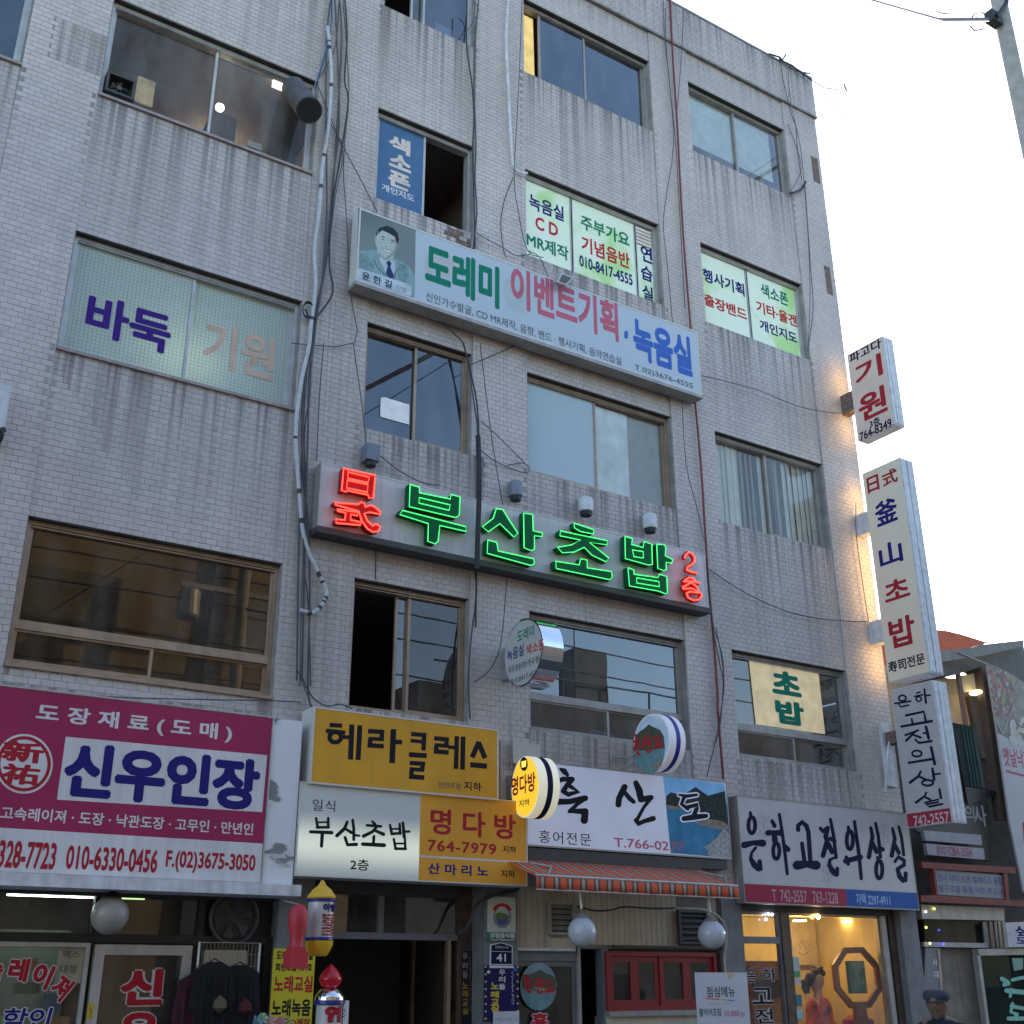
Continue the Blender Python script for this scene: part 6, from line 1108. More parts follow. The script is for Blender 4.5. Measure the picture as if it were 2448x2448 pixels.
def head_mesh(mb, c, r, yaw, nod=0):
    """a head looking along yaw (0 = -x): brow, eye sockets, nose, lips, chin, ears in one lofted surface"""
    prof = [(-1.28,.30,.34,-.02),(-1.15,.46,.5,-.12),(-1.0,.56,.66,-.16),(-.8,.66,.8,-.12),(-.62,.71,.86,-.1),(-.45,.75,.9,-.07),(-.25,.79,.93,-.04),(0,.82,.98,0),(.2,.83,1.0,.02),(.42,.82,1.0,.04),(.65,.74,.9,.05),(.85,.55,.68,.06),(1.0,.28,.35,.06)]
    n = 28; vs = []; cy, sy = math.cos(yaw), math.sin(yaw)
    for h, w_, d_, off in prof:
        for j in range(n):
            q = 2*math.pi*j/n; fx = -math.cos(q); sd_ = math.sin(q)           # fx=+1 front
            f = d_*math.cos(q)*-1*-1; x = off+d_*(math.cos(q)); y = w_*sd_; fr = math.cos(q)
            if fr > .93 and -.45 < h < .25: x += .24*(1-abs(h+.3)/.5 if h < 0 else .25)*(fr-.93)/.07   # nose
            if .75 < fr < .96 and -.05 < h < .25: x -= .08                       # sockets
            if fr > .85 and -.72 < h < -.55: x += .05                          # lips
            if fr > .8 and h < -.95: x += .06                                  # chin
            if abs(sd_) > .96 and -.35 < h < .1: y *= 1.13                      # ears
            px, py = -x*r, y*r
            vs.append((c[0]+px*cy-py*sy, c[1]+px*sy+py*cy, c[2]+h*r*1.12))
    m = len(prof); fs = [(i*n+j, i*n+(j+1) % n, (i+1)*n+(j+1) % n, (i+1)*n+j) for i in range(m-1) for j in range(n)]+[tuple(range(n-1, -1, -1)), tuple((m-1)*n+j for j in range(n))]
    return mb.add(vs, fs)
def person_figure(name, base, label, cat, cloth, skin, head, yaw, bodyh, arms_down=True):
    x, y, z = base; H = bodyh; t = thing(name, base, label, cat); J = {}; E_ = []
    c, s = math.cos(yaw), math.sin(yaw)
    def L(fwd, side, up): return (x-fwd*c-side*s*-1*-1, y-fwd*s+side*c, z+up)
    def j(n, f, sd, u, a, b=None, pa=None): J[n] = (L(f, sd, u), a, b or a); (E_.append((pa, n)) if pa else None)
    j('pelvis',0,0,.52*H,.13,.15); j('waist',0,0,.6*H,.12,.145,'pelvis'); j('chest',.0,0,.72*H,.12,.17,'waist'); j('collar',-.01,0,.8*H,.085,.13,'chest'); j('neck',.01,0,.845*H,.052,.055,'collar'); j('skull0',.03,0,.885*H,.05,.055,'neck')
    for sg, q in ((1,'l'),(-1,'r')):
        j('sh'+q,0,.17*sg,.79*H,.062,.062,'collar'); j('el'+q,-.03,.24*sg,.62*H,.046,.046,'sh'+q); j('wr'+q,.07,.23*sg,.49*H,.028,.03,'el'+q); j('palm'+q,.1,.225*sg,.455*H,.018,.04,'wr'+q)
        for i, (df, ln) in enumerate(((.035,.06),(.012,.072),(-.012,.068),(-.034,.052))):
            j('f%d%s' % (i, q),.11+df*.7,.222*sg,.43*H,.0095,None,'palm'+q); j('g%d%s' % (i, q),.125+df*.6,.215*sg,.43*H-ln*.7,.008,None,'f%d%s' % (i, q))
        j('th'+q,.14,.205*sg,.455*H,.0105,None,'palm'+q); j('ti'+q,.16,.2*sg,.43*H,.009,None,'th'+q)
        j('hip'+q,0,.09*sg,.48*H,.098,.1,'pelvis'); j('kn'+q,.03,.1*sg,.27*H,.062,.064,'hip'+q); j('an'+q,-.02,.1*sg,.05*H,.04,.042,'kn'+q); j('toe'+q,.12,.11*sg,.022*H,.035,.045,'an'+q)
    JB = {n: ((p, a*.62, b*.62) if n in ('pelvis','waist','chest','collar','shl','shr','ell','elr','hipl','hipr','knl','knr') else (p, a, b)) for n, (p, a, b) in J.items()}
    skin_body('body', JB, E_, 'pelvis', skin, t, 1)
    head_mesh(MB(), head[0], head[1], yaw).build('head', skin, t, smooth=True) if False else None
    hm = MB(); head_mesh(hm, head[0], head[1], yaw); hm.build('head', skin, t, smooth=True)
    # clothing: coat over torso and arms, trousers over legs, following the body
    JC = {n: (J[n][0], J[n][1]*1.22+.006, J[n][2]*1.2+.006) for n in ('pelvis','waist','chest','collar','shl','ell','shr','elr')}
    JC['hem'] = (L(0,0,.47*H), .16, .17); JC['cl'] = (L(.065,.232,.5*H), .042, .042); JC['cr'] = (L(.065,-.232,.5*H), .042, .042)
    skin_body('coat', JC, [('pelvis','hem'),('pelvis','waist'),('waist','chest'),('chest','collar'),('collar','shl'),('shl','ell'),('ell','cl'),('collar','shr'),('shr','elr'),('elr','cr')], 'pelvis', cloth[0], t, 1)
    JT = {n: (J[n][0], J[n][1]*1.15+.006, J[n][2]*1.15+.006) for n in ('pelvis','hipl','knl','hipr','knr')}; JT['al'] = (L(-.02,.1,.07*H), .06, .06); JT['ar'] = (L(-.02,-.1,.07*H), .06, .06)
    skin_body('trousers', JT, [('pelvis','hipl'),('hipl','knl'),('knl','al'),('pelvis','hipr'),('hipr','knr'),('knr','ar')], 'pelvis', cloth[1], t, 1)
    for sg in (1, -1):
        c_ = Vector(L(.04,.105*sg,0)); sh_ = MB(); loft(sh_, [(c_.x,c_.y,0.0,.13,.055),(c_.x,c_.y,.04,.135,.06),(c_.x+.02*c,c_.y,.08,.09,.05)]); sh_.build('shoe', 'black', t, smooth=True)
    return t, L
MT['skin'] = M('skin', (.21,.125,.085), .55, var=.12, vs=30); MT['navycloth'] = M('navy_cloth', (.012,.014,.025), .85, var=.3, vs=12, bump=.4); MT['capcloth'] = M('grey_blue_cap_cloth', (.055,.062,.085), .9, var=.2, vs=18)
# man walking past, cap and navy coat : only head and shoulders reach the frame
Ymn = -2.4; hc = at('s7', 560, 1758, Y=Ymn); rr = .12
MH = 1.62; bz = (hc.x+.03, Ymn, 0)
mn, L = person_figure('person', bz, 'man in a grey blue flat cap and navy coat at the lower right corner', 'person', (MT['navycloth'], MT['navycloth']), MT['skin'], ((hc.x, Ymn, hc.z), rr), .45, (hc.z-.02)/.905)
cp = MB(); yaw = .45
loft(cp, [(hc.x+.012,Ymn,hc.z+.035,rr*1.1,rr*1.02),(hc.x+.015,Ymn,hc.z+.06,rr*1.2,rr*1.12),(hc.x+.01,Ymn,hc.z+.095,rr*1.14,rr*1.08),(hc.x+.0,Ymn,hc.z+.12,rr*.92,rr*.9),(hc.x-.005,Ymn,hc.z+.132,rr*.5,rr*.5)], 24)
cp.build('cap', 'capcloth', mn, smooth=True)
fw_ = Vector((-math.cos(yaw), -math.sin(yaw), 0)); sw_ = Vector((math.sin(yaw), -math.cos(yaw), 0)); h0 = Vector((hc.x, Ymn, hc.z)); fe = MB()
for sg in (-1, 1):
    fe.tube([h0+fw_*rr*.9+sw_*sg*rr*.18+Vector((0,0,.012)), h0+fw_*rr*.86+sw_*sg*rr*.42+Vector((0,0,.012))], .005, 6)
    fe.tube([h0+fw_*rr*.78+sw_*sg*rr*.3+Vector((0,0,-.07)), h0+fw_*rr*.9+sw_*sg*rr*.1+Vector((0,0,-.072))], .0045, 6)
fe.build('eyes_and_mouth', M('face_shadow',(.05,.025,.02),.7), mn, smooth=True)
br_ = MB(); f = Vector((-math.cos(yaw), -math.sin(yaw), 0)); sd_ = Vector((math.sin(yaw), -math.cos(yaw), 0)); vs = []
for i in range(9):
    q = -1.1+2.2*i/8; vs.append(Vector((hc.x+.01,Ymn,hc.z+.04))+f*rr*.9*math.cos(q)*1.0+sd_*rr*.95*math.sin(q)); vs.append(Vector((hc.x+.01,Ymn,hc.z+.015))+f*(rr*.95*math.cos(q)+.055*max(math.cos(q*1.3),0))+sd_*rr*.98*math.sin(q))
br_.add(vs, [(i*2, i*2+1, i*2+3, i*2+2) for i in range(8)]); o = br_.build('cap_brim', 'capcloth', mn, smooth=True); md = o.modifiers.new('s','SOLIDIFY'); md.thickness = .006
hb = MB(); loft(hb, [(hc.x+.03,Ymn+.01,hc.z-.045,rr*.72,rr*.8),(hc.x+.025,Ymn+.005,hc.z,rr*.86,rr*.9),(hc.x+.02,Ymn,hc.z+.045,rr*.96,rr*.93)], 18); hb.build('hair', M('grey_hair',(.07,.06,.055),.8), mn, smooth=True)
cl = MB(); cl.lathe((hc.x+.02, Ymn, hc.z-.2), [(.095,0),(.08,.05),(.072,.07)], 16); cl.build('collar', 'navycloth', mn, smooth=True)
# mannequin in the tailor window
Yq = .62; hq = at('s6', 1035, 1330, Y=Yq); rq = .088; MT['mskin'] = M('mannequin_skin', (.5,.34,.2), .5, var=.05); MT['coral'] = ramp_mat('coral_silk', [(0,(.16,.015,.05)),(.36,(.2,.02,.05)),(.4,(.6,.07,.045)),(1,(.72,.1,.06))], (5,5,5), rough=.5, detail=2)
mq_, L = person_figure('mannequin', (hq.x-.01, Yq, 0), 'female mannequin in a coral jacket with a black updo in the tailor window', 'mannequin', (MT['coral'], MT['coral']), MT['mskin'], ((hq.x, Yq, hq.z), rq), 2.6, (hq.z-.02)/.905)
hr_ = MB(); rn = random.Random(2)
for x_, y_, r0 in ((1060,1190,62),(1100,1215,45),(1010,1210,55),(960,1270,62),(925,1330,60),(890,1400,55),(870,1340,45),(900,1440,45),(990,1280,60),(1060,1240,50),(930,1260,45)):
    c = at('s6', x_, y_, Y=Yq+rn.uniform(-.0, .06)); r = r0*.18634*mpp(c)
    hr_.lathe(c, [(r*math.sin(math.pi*i/6)+.001, -r*math.cos(math.pi*i/6)) for i in range(7)], 9)
for i in range(120):
    x_, y_ = rn.choice(((1060,1190),(930,1330),(890,1400),(980,1260))); c = at('s6', x_+rn.uniform(-60,70), y_+rn.uniform(-55,55), Y=Yq-.03+rn.uniform(0, .1)); r = rn.uniform(.007, .014)
    hr_.lathe(c, [(r*math.sin(math.pi*i_/4)+.001, -r*math.cos(math.pi*i_/4)) for i_ in range(5)], 7)
hr_.build('hair', M('black_hair',(.012,.009,.008),.6), mq_, smooth=True)
S(mq_, M('white_collar',(.7,.6,.5),.6), 's6', [[(905,1470,12),(990,1530,14),(1060,1610,16)], [(1030,1520,10),(1060,1570,14),(1055,1620,12)]], Y=Yq-.19, name='collar_band', butt=True)
sk = MB(); c = Vector(L(0, 0, 0)); loft(sk, [(c.x,c.y,.02,.42,.42),(c.x,c.y,.5,.34,.34),(c.x,c.y,.95,.2,.2),(c.x,c.y,1.12,.14,.14)], 26); sk.build('skirt', M('crimson_skirt',(.3,.02,.05),.6), mq_, smooth=True)
# ================================================================== NEIGHBOURING BUILDING ON THE RIGHT
nb = thing('neighbour_building', (16, 0, 0), 'low dark building at the right edge with cluttered signs over its shop front', 'building')
MT['darkwall'] = M('dark_brown_render', (.07,.06,.055), .9, var=.3, bump=.3, streak=.2); MT['beige'] = M('beige_render', (.42,.33,.22), .85, var=.25, vs=5); MT['brown'] = M('brown_post', (.1,.07,.055), .7, var=.3)
XN = XE+.05
MB().box(XN, 26, .45, 9, 2.35, 5.0).build('wall', 'darkwall', nb); MB().box(XN, 26, .7, 9, 5.0, 6.2).build('upper_wall', 'beige', nb)
MB().box(XN, 26, 1.2, 9, 0, 2.35).build('ground_floor_wall', 'darkwall', nb)
def nq(name, mat, k, pts, Y, th, par=nb, **kw): return MB().prism([at(k, x, y, Y=Y) for x, y in pts], (0, th, 0)).build(name, mat, par, **kw)
nq('lit_wall', M('lit_beige_wall',(.5,.37,.22),.85,var=.25,vs=4,es=.05), 's8', [(500,640),(755,620),(860,1060),(690,1045),(620,860)], .5, .1)  # warm lamplight put into the wall colour and a faint glow
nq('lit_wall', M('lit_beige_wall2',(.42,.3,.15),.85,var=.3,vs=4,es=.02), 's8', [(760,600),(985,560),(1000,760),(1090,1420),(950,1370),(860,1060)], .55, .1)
nq('brown_panel', 'brown', 's8', [(835,790),(1000,775),(1090,1390),(950,1360)], .42, .1)
nq('door_panel', M('dark_green_panel',(.012,.03,.03),.5,var=.3), 's8', [(690,1035),(900,1075),(985,1640),(800,1620)], .3, .12)
for i in range(4): nq('panel_stripe', M('teal_stripe',(.02,.09,.085),.6) if i == 0 else bpy.data.materials['teal_stripe'], 's8', [(770+i*30,1052+i*5),(785+i*30,1054+i*5),(880+i*30,1628),(862+i*30,1626)], .295, .004)
nq('dark_ledge', 'blackframe', 's8', [(800,1625),(1095,1665),(1090,1710),(830,1790)], .1, .3)
nq('white_duct', M('white_duct',(.6,.52,.36),.6,es=.04), 's8', [(765,610),(955,560),(975,720),(790,755)], .3, .2)
o = solo('outdoor_lamp', MB().lathe(at('s8',905,762,Y=.2), [(.02,.05),(.1,.03),(.11,0),(.09,-.02),(.02,-.03)], 16), M('lit_lamp',(1,.85,.5),.5,es=1.5,ecol=(1,.8,.4)), 'small glowing wall lamp under the pale duct of the neighbouring house', 'lamp', smooth=True)
nq('post', 'brown', 's8', [(950,520),(1010,500),(1240,1932),(1150,1932)], .05, .15); nq('post', M('rust_post',(.26,.15,.12),.7), 's8', [(700,372),(728,375),(830,1050),(805,1048)], .15, .05)
nq('fascia', M('grey_fascia',(.24,.24,.22),.7,var=.15,streak=.3), 's8', [(575,370),(870,340),(935,315),(1345,270),(1345,330),(950,420),(590,470)], -.1, .1)
nq('canopy_underside', M('canopy_grey',(.12,.125,.115),.7,var=.2,streak=.3), 's8', [(590,470),(950,420),(1345,330),(1400,700),(1230,640),(1010,500),(720,590),(600,600)], .1, .5)
nq('brace', M('grey_brace',(.3,.29,.26),.6), 's8', [(735,385),(755,383),(1000,480),(990,492)], -.12, .04)
nq('roof_slope', M('orange_roof',(.45,.09,.03),.7,var=.2,streak=.15), 's8', [(520,175),(620,183),(760,215),(1010,295),(880,345),(560,372)], 2.5, 3.0)
# food banner
fb_ = thing('food_banner', (16.2, -.2, 3), 'large tilted banner with a printed photo of sushi at the right edge of the picture', 'banner')
MT['bannerw'] = M('banner_white', (.42,.43,.45), .5, var=.05)
FB = [(1000,480),(1180,560),(1400,700),(1600,2600),(1345,2600),(1210,1932),(1100,1130)]
MB().prism([at('s8',x,y,Y=-.1) for x, y in FB], (0,.03,0)).build('sheet', 'bannerw', fb_)
def fp(n, m_, pts, l): poly(fb_, n, m_, 's8', pts, Y=-.1, lift=l)
fp('printed_plate', ramp_mat('plate_print', [(0,(.05,.04,.035)),(.45,(.1,.07,.06)),(.6,(.2,.18,.17)),(1,(.35,.34,.32))], (5,1,5), rough=.4), [(1005,485),(1180,562),(1400,702),(1400,1240),(1330,1250),(1100,1130)], .002)
rn = random.Random(11)
for i in range(110):
    u = rn.random(); v = rn.random(); x_ = 1010+u*230+v*40; y_ = 500+v*430+u*100
    c_ = rn.choice(((.3,.04,.05),(.36,.1,.08),(.2,.24,.07),(.34,.2,.1),(.36,.3,.26),(.2,.03,.05),(.1,.05,.04))); nm_ = 'food_%d%d' % (int(c_[0]*100), int(c_[1]*100)); mt = bpy.data.materials.get(nm_) or M(nm_, c_, .4, var=.3, vs=40)
    r0 = rn.uniform(9, 24); s_ = rn.uniform(.6, 2.2); fp('printed_morsel', mt, [(x_+r0*rn.uniform(.7,1.1)*math.cos(q*.785+.4), y_+r0*s_*rn.uniform(.7,1.1)*math.sin(q*.785+.4)) for q in range(8)], .003+.00008*i)
for i in range(16):
    x_, y_ = 1290+rn.uniform(-60,50), 1080+rn.uniform(-90,150); r0 = rn.uniform(22, 40); fp('printed_garlic', bpy.data.materials.get('garlic') or M('garlic',(.45,.45,.4),.5,var=.2), [(x_+r0*math.cos(q*.785), y_+r0*math.sin(q*.785)) for q in range(8)], .013+.0002*i)
S(fb_, MT['bannerw'], 's8', [[(1085,1020,8),(1150,1140,8)], [(1150,1140,8),(1255,860,8)]], Y=-.1, lift=.018, butt=True, name='printed_line')
for (k, pts) in (('s8', [(1150,1260),(1344,1330)]),): T(fb_, '옛날낙지', MT['pinkink'], 's8', (1150,1350), (1400,1400), (1160,1260), (1200,1440), Y=-.1, off=.02)
S(fb_, MT['pinkink'], 's8', [[(1180,1480,20),(1400,1540,20)]], Y=-.1, butt=True, name='printed_line'); fp('printed_red', 'redd', [(1330,1960),(1420,1900),(1500,2150),(1400,2250),(1345,2150)], .003)
# signs over the neighbour shop
Y1 = -.05
t = thing('shop_sign', (15, .3, 3.4), 'dark sign panel with pale brush lettering half hidden behind the tailor projecting sign', 'sign'); nq('panel', 'blackframe', 's7', [(800,60),(990,80),(1000,560),(380,300),(700,240)], .12, .05, t)
T(t, '의', M('pale_lettering',(.35,.33,.3),.6), 's7', (800,160), (880,160), (850,90), (850,230), Y=.12, off=.02); T(t, '사', M('pale_lettering2',(.38,.36,.33),.6), 's7', (870,170), (980,170), (925,88), (925,262), Y=.12, off=.02)
MT['dullwhite'] = M('dull_white_panel', (.34,.33,.37), .6, var=.15, streak=.2)
t = thing('strip_sign', (14.6, .1, 3.2), 'upper plain white strip sign above the red framed sign', 'sign'); nq('panel', 'dullwhite', 's7', [(450,300),(935,338),(945,425),(468,385)], .0, .06, t)
t = thing('strip_sign', (14.6, .1, 3.0), 'lower white strip sign with a pink telephone number above the red framed sign', 'sign'); nq('panel', 'dullwhite', 's7', [(472,410),(958,452),(968,548),(485,505)], .0, .06, t)
T(t, '010-5284-3504', M('dull_pink_ink',(.36,.1,.16),.6), 's7', (562,470), (862,500), (580,428), (580,505), Y=0, off=.02)
t = thing('framed_sign', (14.8, 0, 2.7), 'grey sign in a red frame with two rows of faded blue lettering', 'sign'); MT['redbeam'] = M('red_beam', (.2,.025,.02), .6, var=.3)
nq('panel', M('framed_grey',(.26,.26,.27),.6,var=.1), 's7', [(545,628),(1130,680),(1155,880),(565,840)], -.1, .05, t)
for p_ in ([(440,562),(600,575),(1225,610),(1230,665),(545,625),(445,615)], [(430,848),(560,845),(1155,885),(1297,890),(1297,945),(1160,935),(430,900)], [(535,622),(552,628),(575,845),(560,848)], [(1125,660),(1160,665),(1175,900),(1150,890)]): nq('frame', 'redbeam', 's7', p_, -.13, .08, t)
T(t, '샷시 샤타 스텐 철제비스 용접', M('faded_blue',(.1,.11,.26),.6), 's7', (565,690), (1115,730), (580,665), (580,730), Y=-.1, off=.03); T(t, '철구조물·동철·덕트·후드·경', bpy.data.materials['faded_blue'], 's7', (575,790), (1130,820), (590,757), (590,820), Y=-.1, off=.03)
# shop front under it
nq('grey_beam', 'alud', 's7', [(430,925),(1130,955),(1135,1060),(440,1045)], .0, .3); nq('transom_glass', 'g_low', 's7', [(455,1050),(960,1060),(985,1285),(470,1270)], .1, .01)
nq('dark_recess', 'dark', 's7', [(440,1045),(1160,1060),(1200,1310),(460,1300)], .35, .1); nq('rail', 'alud', 's7', [(455,1240),(980,1250),(985,1290),(458,1280)], .02, .06)
nq('beige_door', M('stained_beige_door',(.3,.25,.2),.8,var=.35,vs=4,streak=.4), 's7', [(590,1290),(925,1300),(1010,1990),(650,1990)], .12, .05)
nq('dark_jamb', 'bluegrey', 's7', [(468,1285),(590,1290),(655,1990),(440,1990)], .05, .1); T(nb, '사', MT['whited'], 's7', (528,1410), (568,1410), (545,1382), (545,1440), Y=.05, off=.02); T(nb, '대', MT['whited'], 's7', (540,1510), (580,1510), (560,1485), (560,1545), Y=.05, off=.02)
nq('door_stile', 'bronze', 's7', [(570,1310),(585,1310),(640,1990),(620,1990)], .04, .05)
for i, (a_, b_, m_) in enumerate(((950,985,'alud'),(1000,1030,'bronze'),(1045,1065,'alud'),(1075,1100,'bronze'),(1110,1140,'alud'))): nq('jamb', m_, 's7', [(a_,1065),(b_,1065),(b_+25,1290),(a_+25,1290)], .08+.02*i, .05)
gs = thing('glass_shopfront', (16, -.1, 0), 'green tinted glass shop front with teal lettering at the lower right corner', 'shop front')
nq('head_rail', 'alud', 's7', [(910,1300),(1500,1290),(1500,1345),(925,1355)], -.1, .1, gs); nq('stile', 'alud', 's7', [(905,1355),(930,1355),(1015,1990),(990,1990)], -.1, .08, gs); nq('stile', 'bronze', 's7', [(1040,1355),(1065,1355),(1130,1990),(1100,1990)], .02, .05, gs)
nq('pane', glass('green_glass',tint=(.4,.47,.44),refl=1.2,body=(.07,.085,.08),bodyfac=.4), 's7', [(930,1355),(1500,1345),(1500,1990),(1012,1990)], -.06, .01, gs); nq('backing', 'dark', 's7', [(900,1330),(1500,1330),(1500,1990),(900,1990)], .9, .1, gs)
tl_ = M('teal_lettering', (.16,.4,.36), .5, es=.05)
S(gs, tl_, 's7', [[(1110,1550,36),(1160,1580,36)], [(1130,1600,34),(1165,1590,34)], [(1150,1650,40),(1297,1665,40)], [(1200,1560,30),(1260,1545,30),(1297,1540,30)], [(1180,1700,26),(1190,1640,26)], [(1190,1780,32),(1290,1800,32)], [(1200,1760,28),(1185,1830,28),(1240,1850,28)], [(1165,1885,34),(1297,1885,34)], [(1225,1850,26),(1230,1890,26)]], Y=-.07); nq('pale_blob', M('pale_green_print',(.25,.4,.33),.5), 's7', [(1195,1375),(1290,1375),(1290,1470),(1215,1485)], -.066, .002, gs)
t = thing('small_sign', (16.3, -.15, 2.2), 'white sign with blue lettering cut off by the right edge above the green glass', 'sign'); nq('panel', M('white_panel2',(.55,.52,.55),.5), 's7', [(1142,1078),(1420,1065),(1420,1280),(1170,1285)], -.15, .03, t); T(t, '싶', MT['blueink'], 's7', (1222,1150), (1330,1150), (1260,1105), (1260,1190), Y=-.15, off=.04); T(t, '도', MT['blueink'], 's7', (1230,1225), (1330,1225), (1260,1200), (1260,1255), Y=-.15, off=.04)
for i, (x_, y_, c_, n_) in enumerate(((540,960,(.7,.7,.1),'yellow green'), (470,985,(.6,.6,.55),'small white'), (472,1117,(.6,.7,.1),'lime'), (505,1252,(.5,.6,.2),'pale green'), (618,1258,(.05,.05,1),'deep blue'), (580,1140,(.05,.05,.6),'faint blue'))):
    solo('fairy_light', MB().lathe(at('s7',x_,y_,Y=-.02), [(.004,-.016),(.015,-.008),(.015,.008),(.004,.016)], 8), M('fairy%d' % i, c_, .5, es=1.6 if i < 5 else .5, ecol=c_), n_+' fairy light in the dark shop front right of the tailor', 'light', smooth=True)
# ================================================================== STREET: POLE, WIRES, BUILDINGS OPPOSITE
k = 'r3'; cpt = at('r3', 1862, 250, Y=-1.5); up = thing('utility_pole', (cpt.x, -1.5, 0), 'grey concrete utility pole with a black clamp at the upper right edge', 'pole')
rp = 39*.49068*mpp(cpt)
MB().tube([(cpt.x,-1.5,0),(cpt.x,-1.5,cpt.z+4)], [rp*1.15, rp*.92], 20).build('shaft', M('pole_concrete',(.33,.32,.3),.85,var=.2,vs=5,bump=.3), up, smooth=True)
ck = at('r3', 1780, 92, Y=-1.5); MB().box(ck.x-.14, ck.x+.16, -1.6, -1.42, ck.z-.13, ck.z+.12).build('clamp', 'black', up); MB().tube([at('r3',1800,80,Y=-1.62), at('r3',1845,20,Y=-1.65), at('r3',1850,-60,Y=-1.62)], .045, 8).build('strap', 'black', up); MB().tube([at('r3',1670,125,Y=-1.6), at('r3',1690,150,Y=-1.6), at('r3',1740,140,Y=-1.6)], .012, 6).build('tail_wire', 'black', up)
MB().tube([at('r3',1672,95,Y=-1.6), at('r3',1690,68,Y=-1.6), at('r3',1730,62,Y=-1.6), at('r3',1750,75,Y=-1.6)], .012, 6).tube([at('r3',1700,85,Y=-1.6), at('r3',1740,110,Y=-1.6)], .01, 6).build('insulator_loop', 'black', up)
def cable(pts, r, mat, lab, grp=None, n=6, cat='cable', name='cable'): return solo(name, MB().tube(pts, r, n), mat, lab, cat, grp, smooth=True)
for i, (dy, dz, m_) in enumerate(((-6,0,'cable'), (6,8,'cabled'), (10,5,'cable'), (20,12,'cabled'))):
    a = at('r3', 1760, 100-dz, Y=-1.55); b = at('r3', 1150-i*15, -12-dy*.6+i*3, Y=-4.5); mid = (a+b)/2; mid.z -= .18; far = b+(b-mid)*1.2; cable([a, mid, b, far], .014 if i else .02, m_, ('lowest','second lowest','third','highest')[i]+' black overhead wire from the pole clamp to the top edge', 'overhead wires leaving the pole')
a = at('r3', 1672, 72, Y=-1.55); b = at('r3', 1320, -5, Y=-4.5); cable([a, (a+b)/2-Vector((0,0,.1)), b, b+(b-a)], .01, 'cabled', 'thin single overhead wire ending at the insulator loop, above the bundle')
# aerial on the roof corner
ar = thing('roof_aerial', (13.5, .2, ZT), 'thin wires and bent aerial rods at the roof corner against the white sky', 'aerial')
MB().tube([at('r3',905,395,Y=0), at('r3',960,428,Y=-.1), at('r3',1020,436,Y=-.2), at('r3',1058,428,Y=-.25)], .008, 5).build('rod', 'cable', ar); MB().tube([at('r3',1055,410,Y=-.25), at('r3',1068,445,Y=-.25)], .014, 5).build('tip', 'cable', ar); MB().tube([at('r3',905,405,Y=0), at('r3',985,485,Y=-.1), at('r3',1050,560,Y=-.2)], .006, 5).build('wire', 'cable', ar)
rt = MB()
rn = random.Random(9)
for x_, y_ in ((740,285),(800,322),(860,352)):
    p = at('r3', x_, y_, Y=-.05); rt.tube([p, p+Vector((rn.uniform(-.05,.2), 0, rn.uniform(-.05,.06))), p+Vector((rn.uniform(.1,.3), -.05, rn.uniform(-.1,.15)))], .014, 5)
rt.tube([at('r3',x,y,Y=-.08) for x, y in ((690,262),(740,278),(760,300),(800,318),(840,350),(900,392))], .018, 6)
o = solo('cable_tangle', rt, 'cable', 'tangle of grey cables lying over the roof edge near the corner', 'cable')
op = thing('opposite_building', (2, -14, 0), 'pale brown building across the street, seen only in window reflections', 'building'); MT['oppo'] = M('ochre_render', (.28,.2,.11), .85, var=.2, vs=2, streak=.2); MT['oppo2'] = M('grey_render', (.1,.1,.1), .85, var=.2)
MB().box(-14, 12.0, -24, -14, 0, 11.5).build('wall', 'oppo', op); dk = thing('added_street_block', (45, 0, 0), 'added unseen block farther along the street that shades the building opposite', 'building'); MB().box(27, 70, 1, 4.5, 0, 13).build('wall', 'oppo2', dk)  # added block, out of view, keeps sun off the lower wall opposite
for i in range(6):
    for j in range(3): MB().box(-12+i*4, -10+i*4, -14.02, -13.98, 1.8+j*3.3, 3.4+j*3.3).build('window', 'g_dark', op)
    MB().box(-14+i*4.4, -13.6+i*4.4, -13.98, -13.8, 0, 11.5).build('pilaster', 'oppo2', op)
op2 = thing('opposite_building', (20, -14, 0), 'low dark building across the street with a railing on its roof, seen in reflections', 'building'); MB().box(13.5, 30, -26, -14, 0, 8.7).build('wall', 'oppo2', op2)
MB().box(18.5, 19.6, -15, -14.2, 8.7, 10.3).build('chimney', 'oppo2', op2)
for i in range(6): MB().tube([(15+i*1.5,-14.1,8.7),(15+i*1.5,-14.1,9.3)], .03).build('railing_post', 'oppo2', op2)
MB().tube([(14,-14.1,9.3),(24,-14.1,9.3)], .03).build('railing', 'oppo2', op2); MB().tube([(18.8,-14.6,10.3),(18.8,-14.6,12)], .02).build('aerial', 'oppo2', op2)
for i, (y_, z_) in enumerate(((-12.6,7.0),(-12.6,7.6),(-12.4,8.3),(-12.5,9.2),(-12.7,9.9))): cable([(-20,y_,z_+.2),(-5,y_,z_-.1),(8,y_,z_+.1),(22,y_,z_-.2),(45,y_,z_+.2)], .022, 'cabled', ('lowest','second lowest','middle','second highest','highest')[i]+' street wire behind the camera, reflected in the windows', 'street wires across the road')
t = thing('utility_pole', (8.3, -12.6, 0), 'pole with a transformer drum across the street, seen as a reflection in the bronze window', 'pole'); MB().tube([(8.3,-12.6,0),(8.3,-12.6,11)], .13, 14).build('shaft', bpy.data.materials['pole_concrete'], t); MB().lathe((7.1,-12.6,8.9), [(.2,0),(.24,.06),(.24,.6),(.2,.66)], 18).build('transformer', 'alud', t); MB().box(6.9,9.4,-12.65,-12.55,9.6,9.72).build('crossarm', 'alud', t)
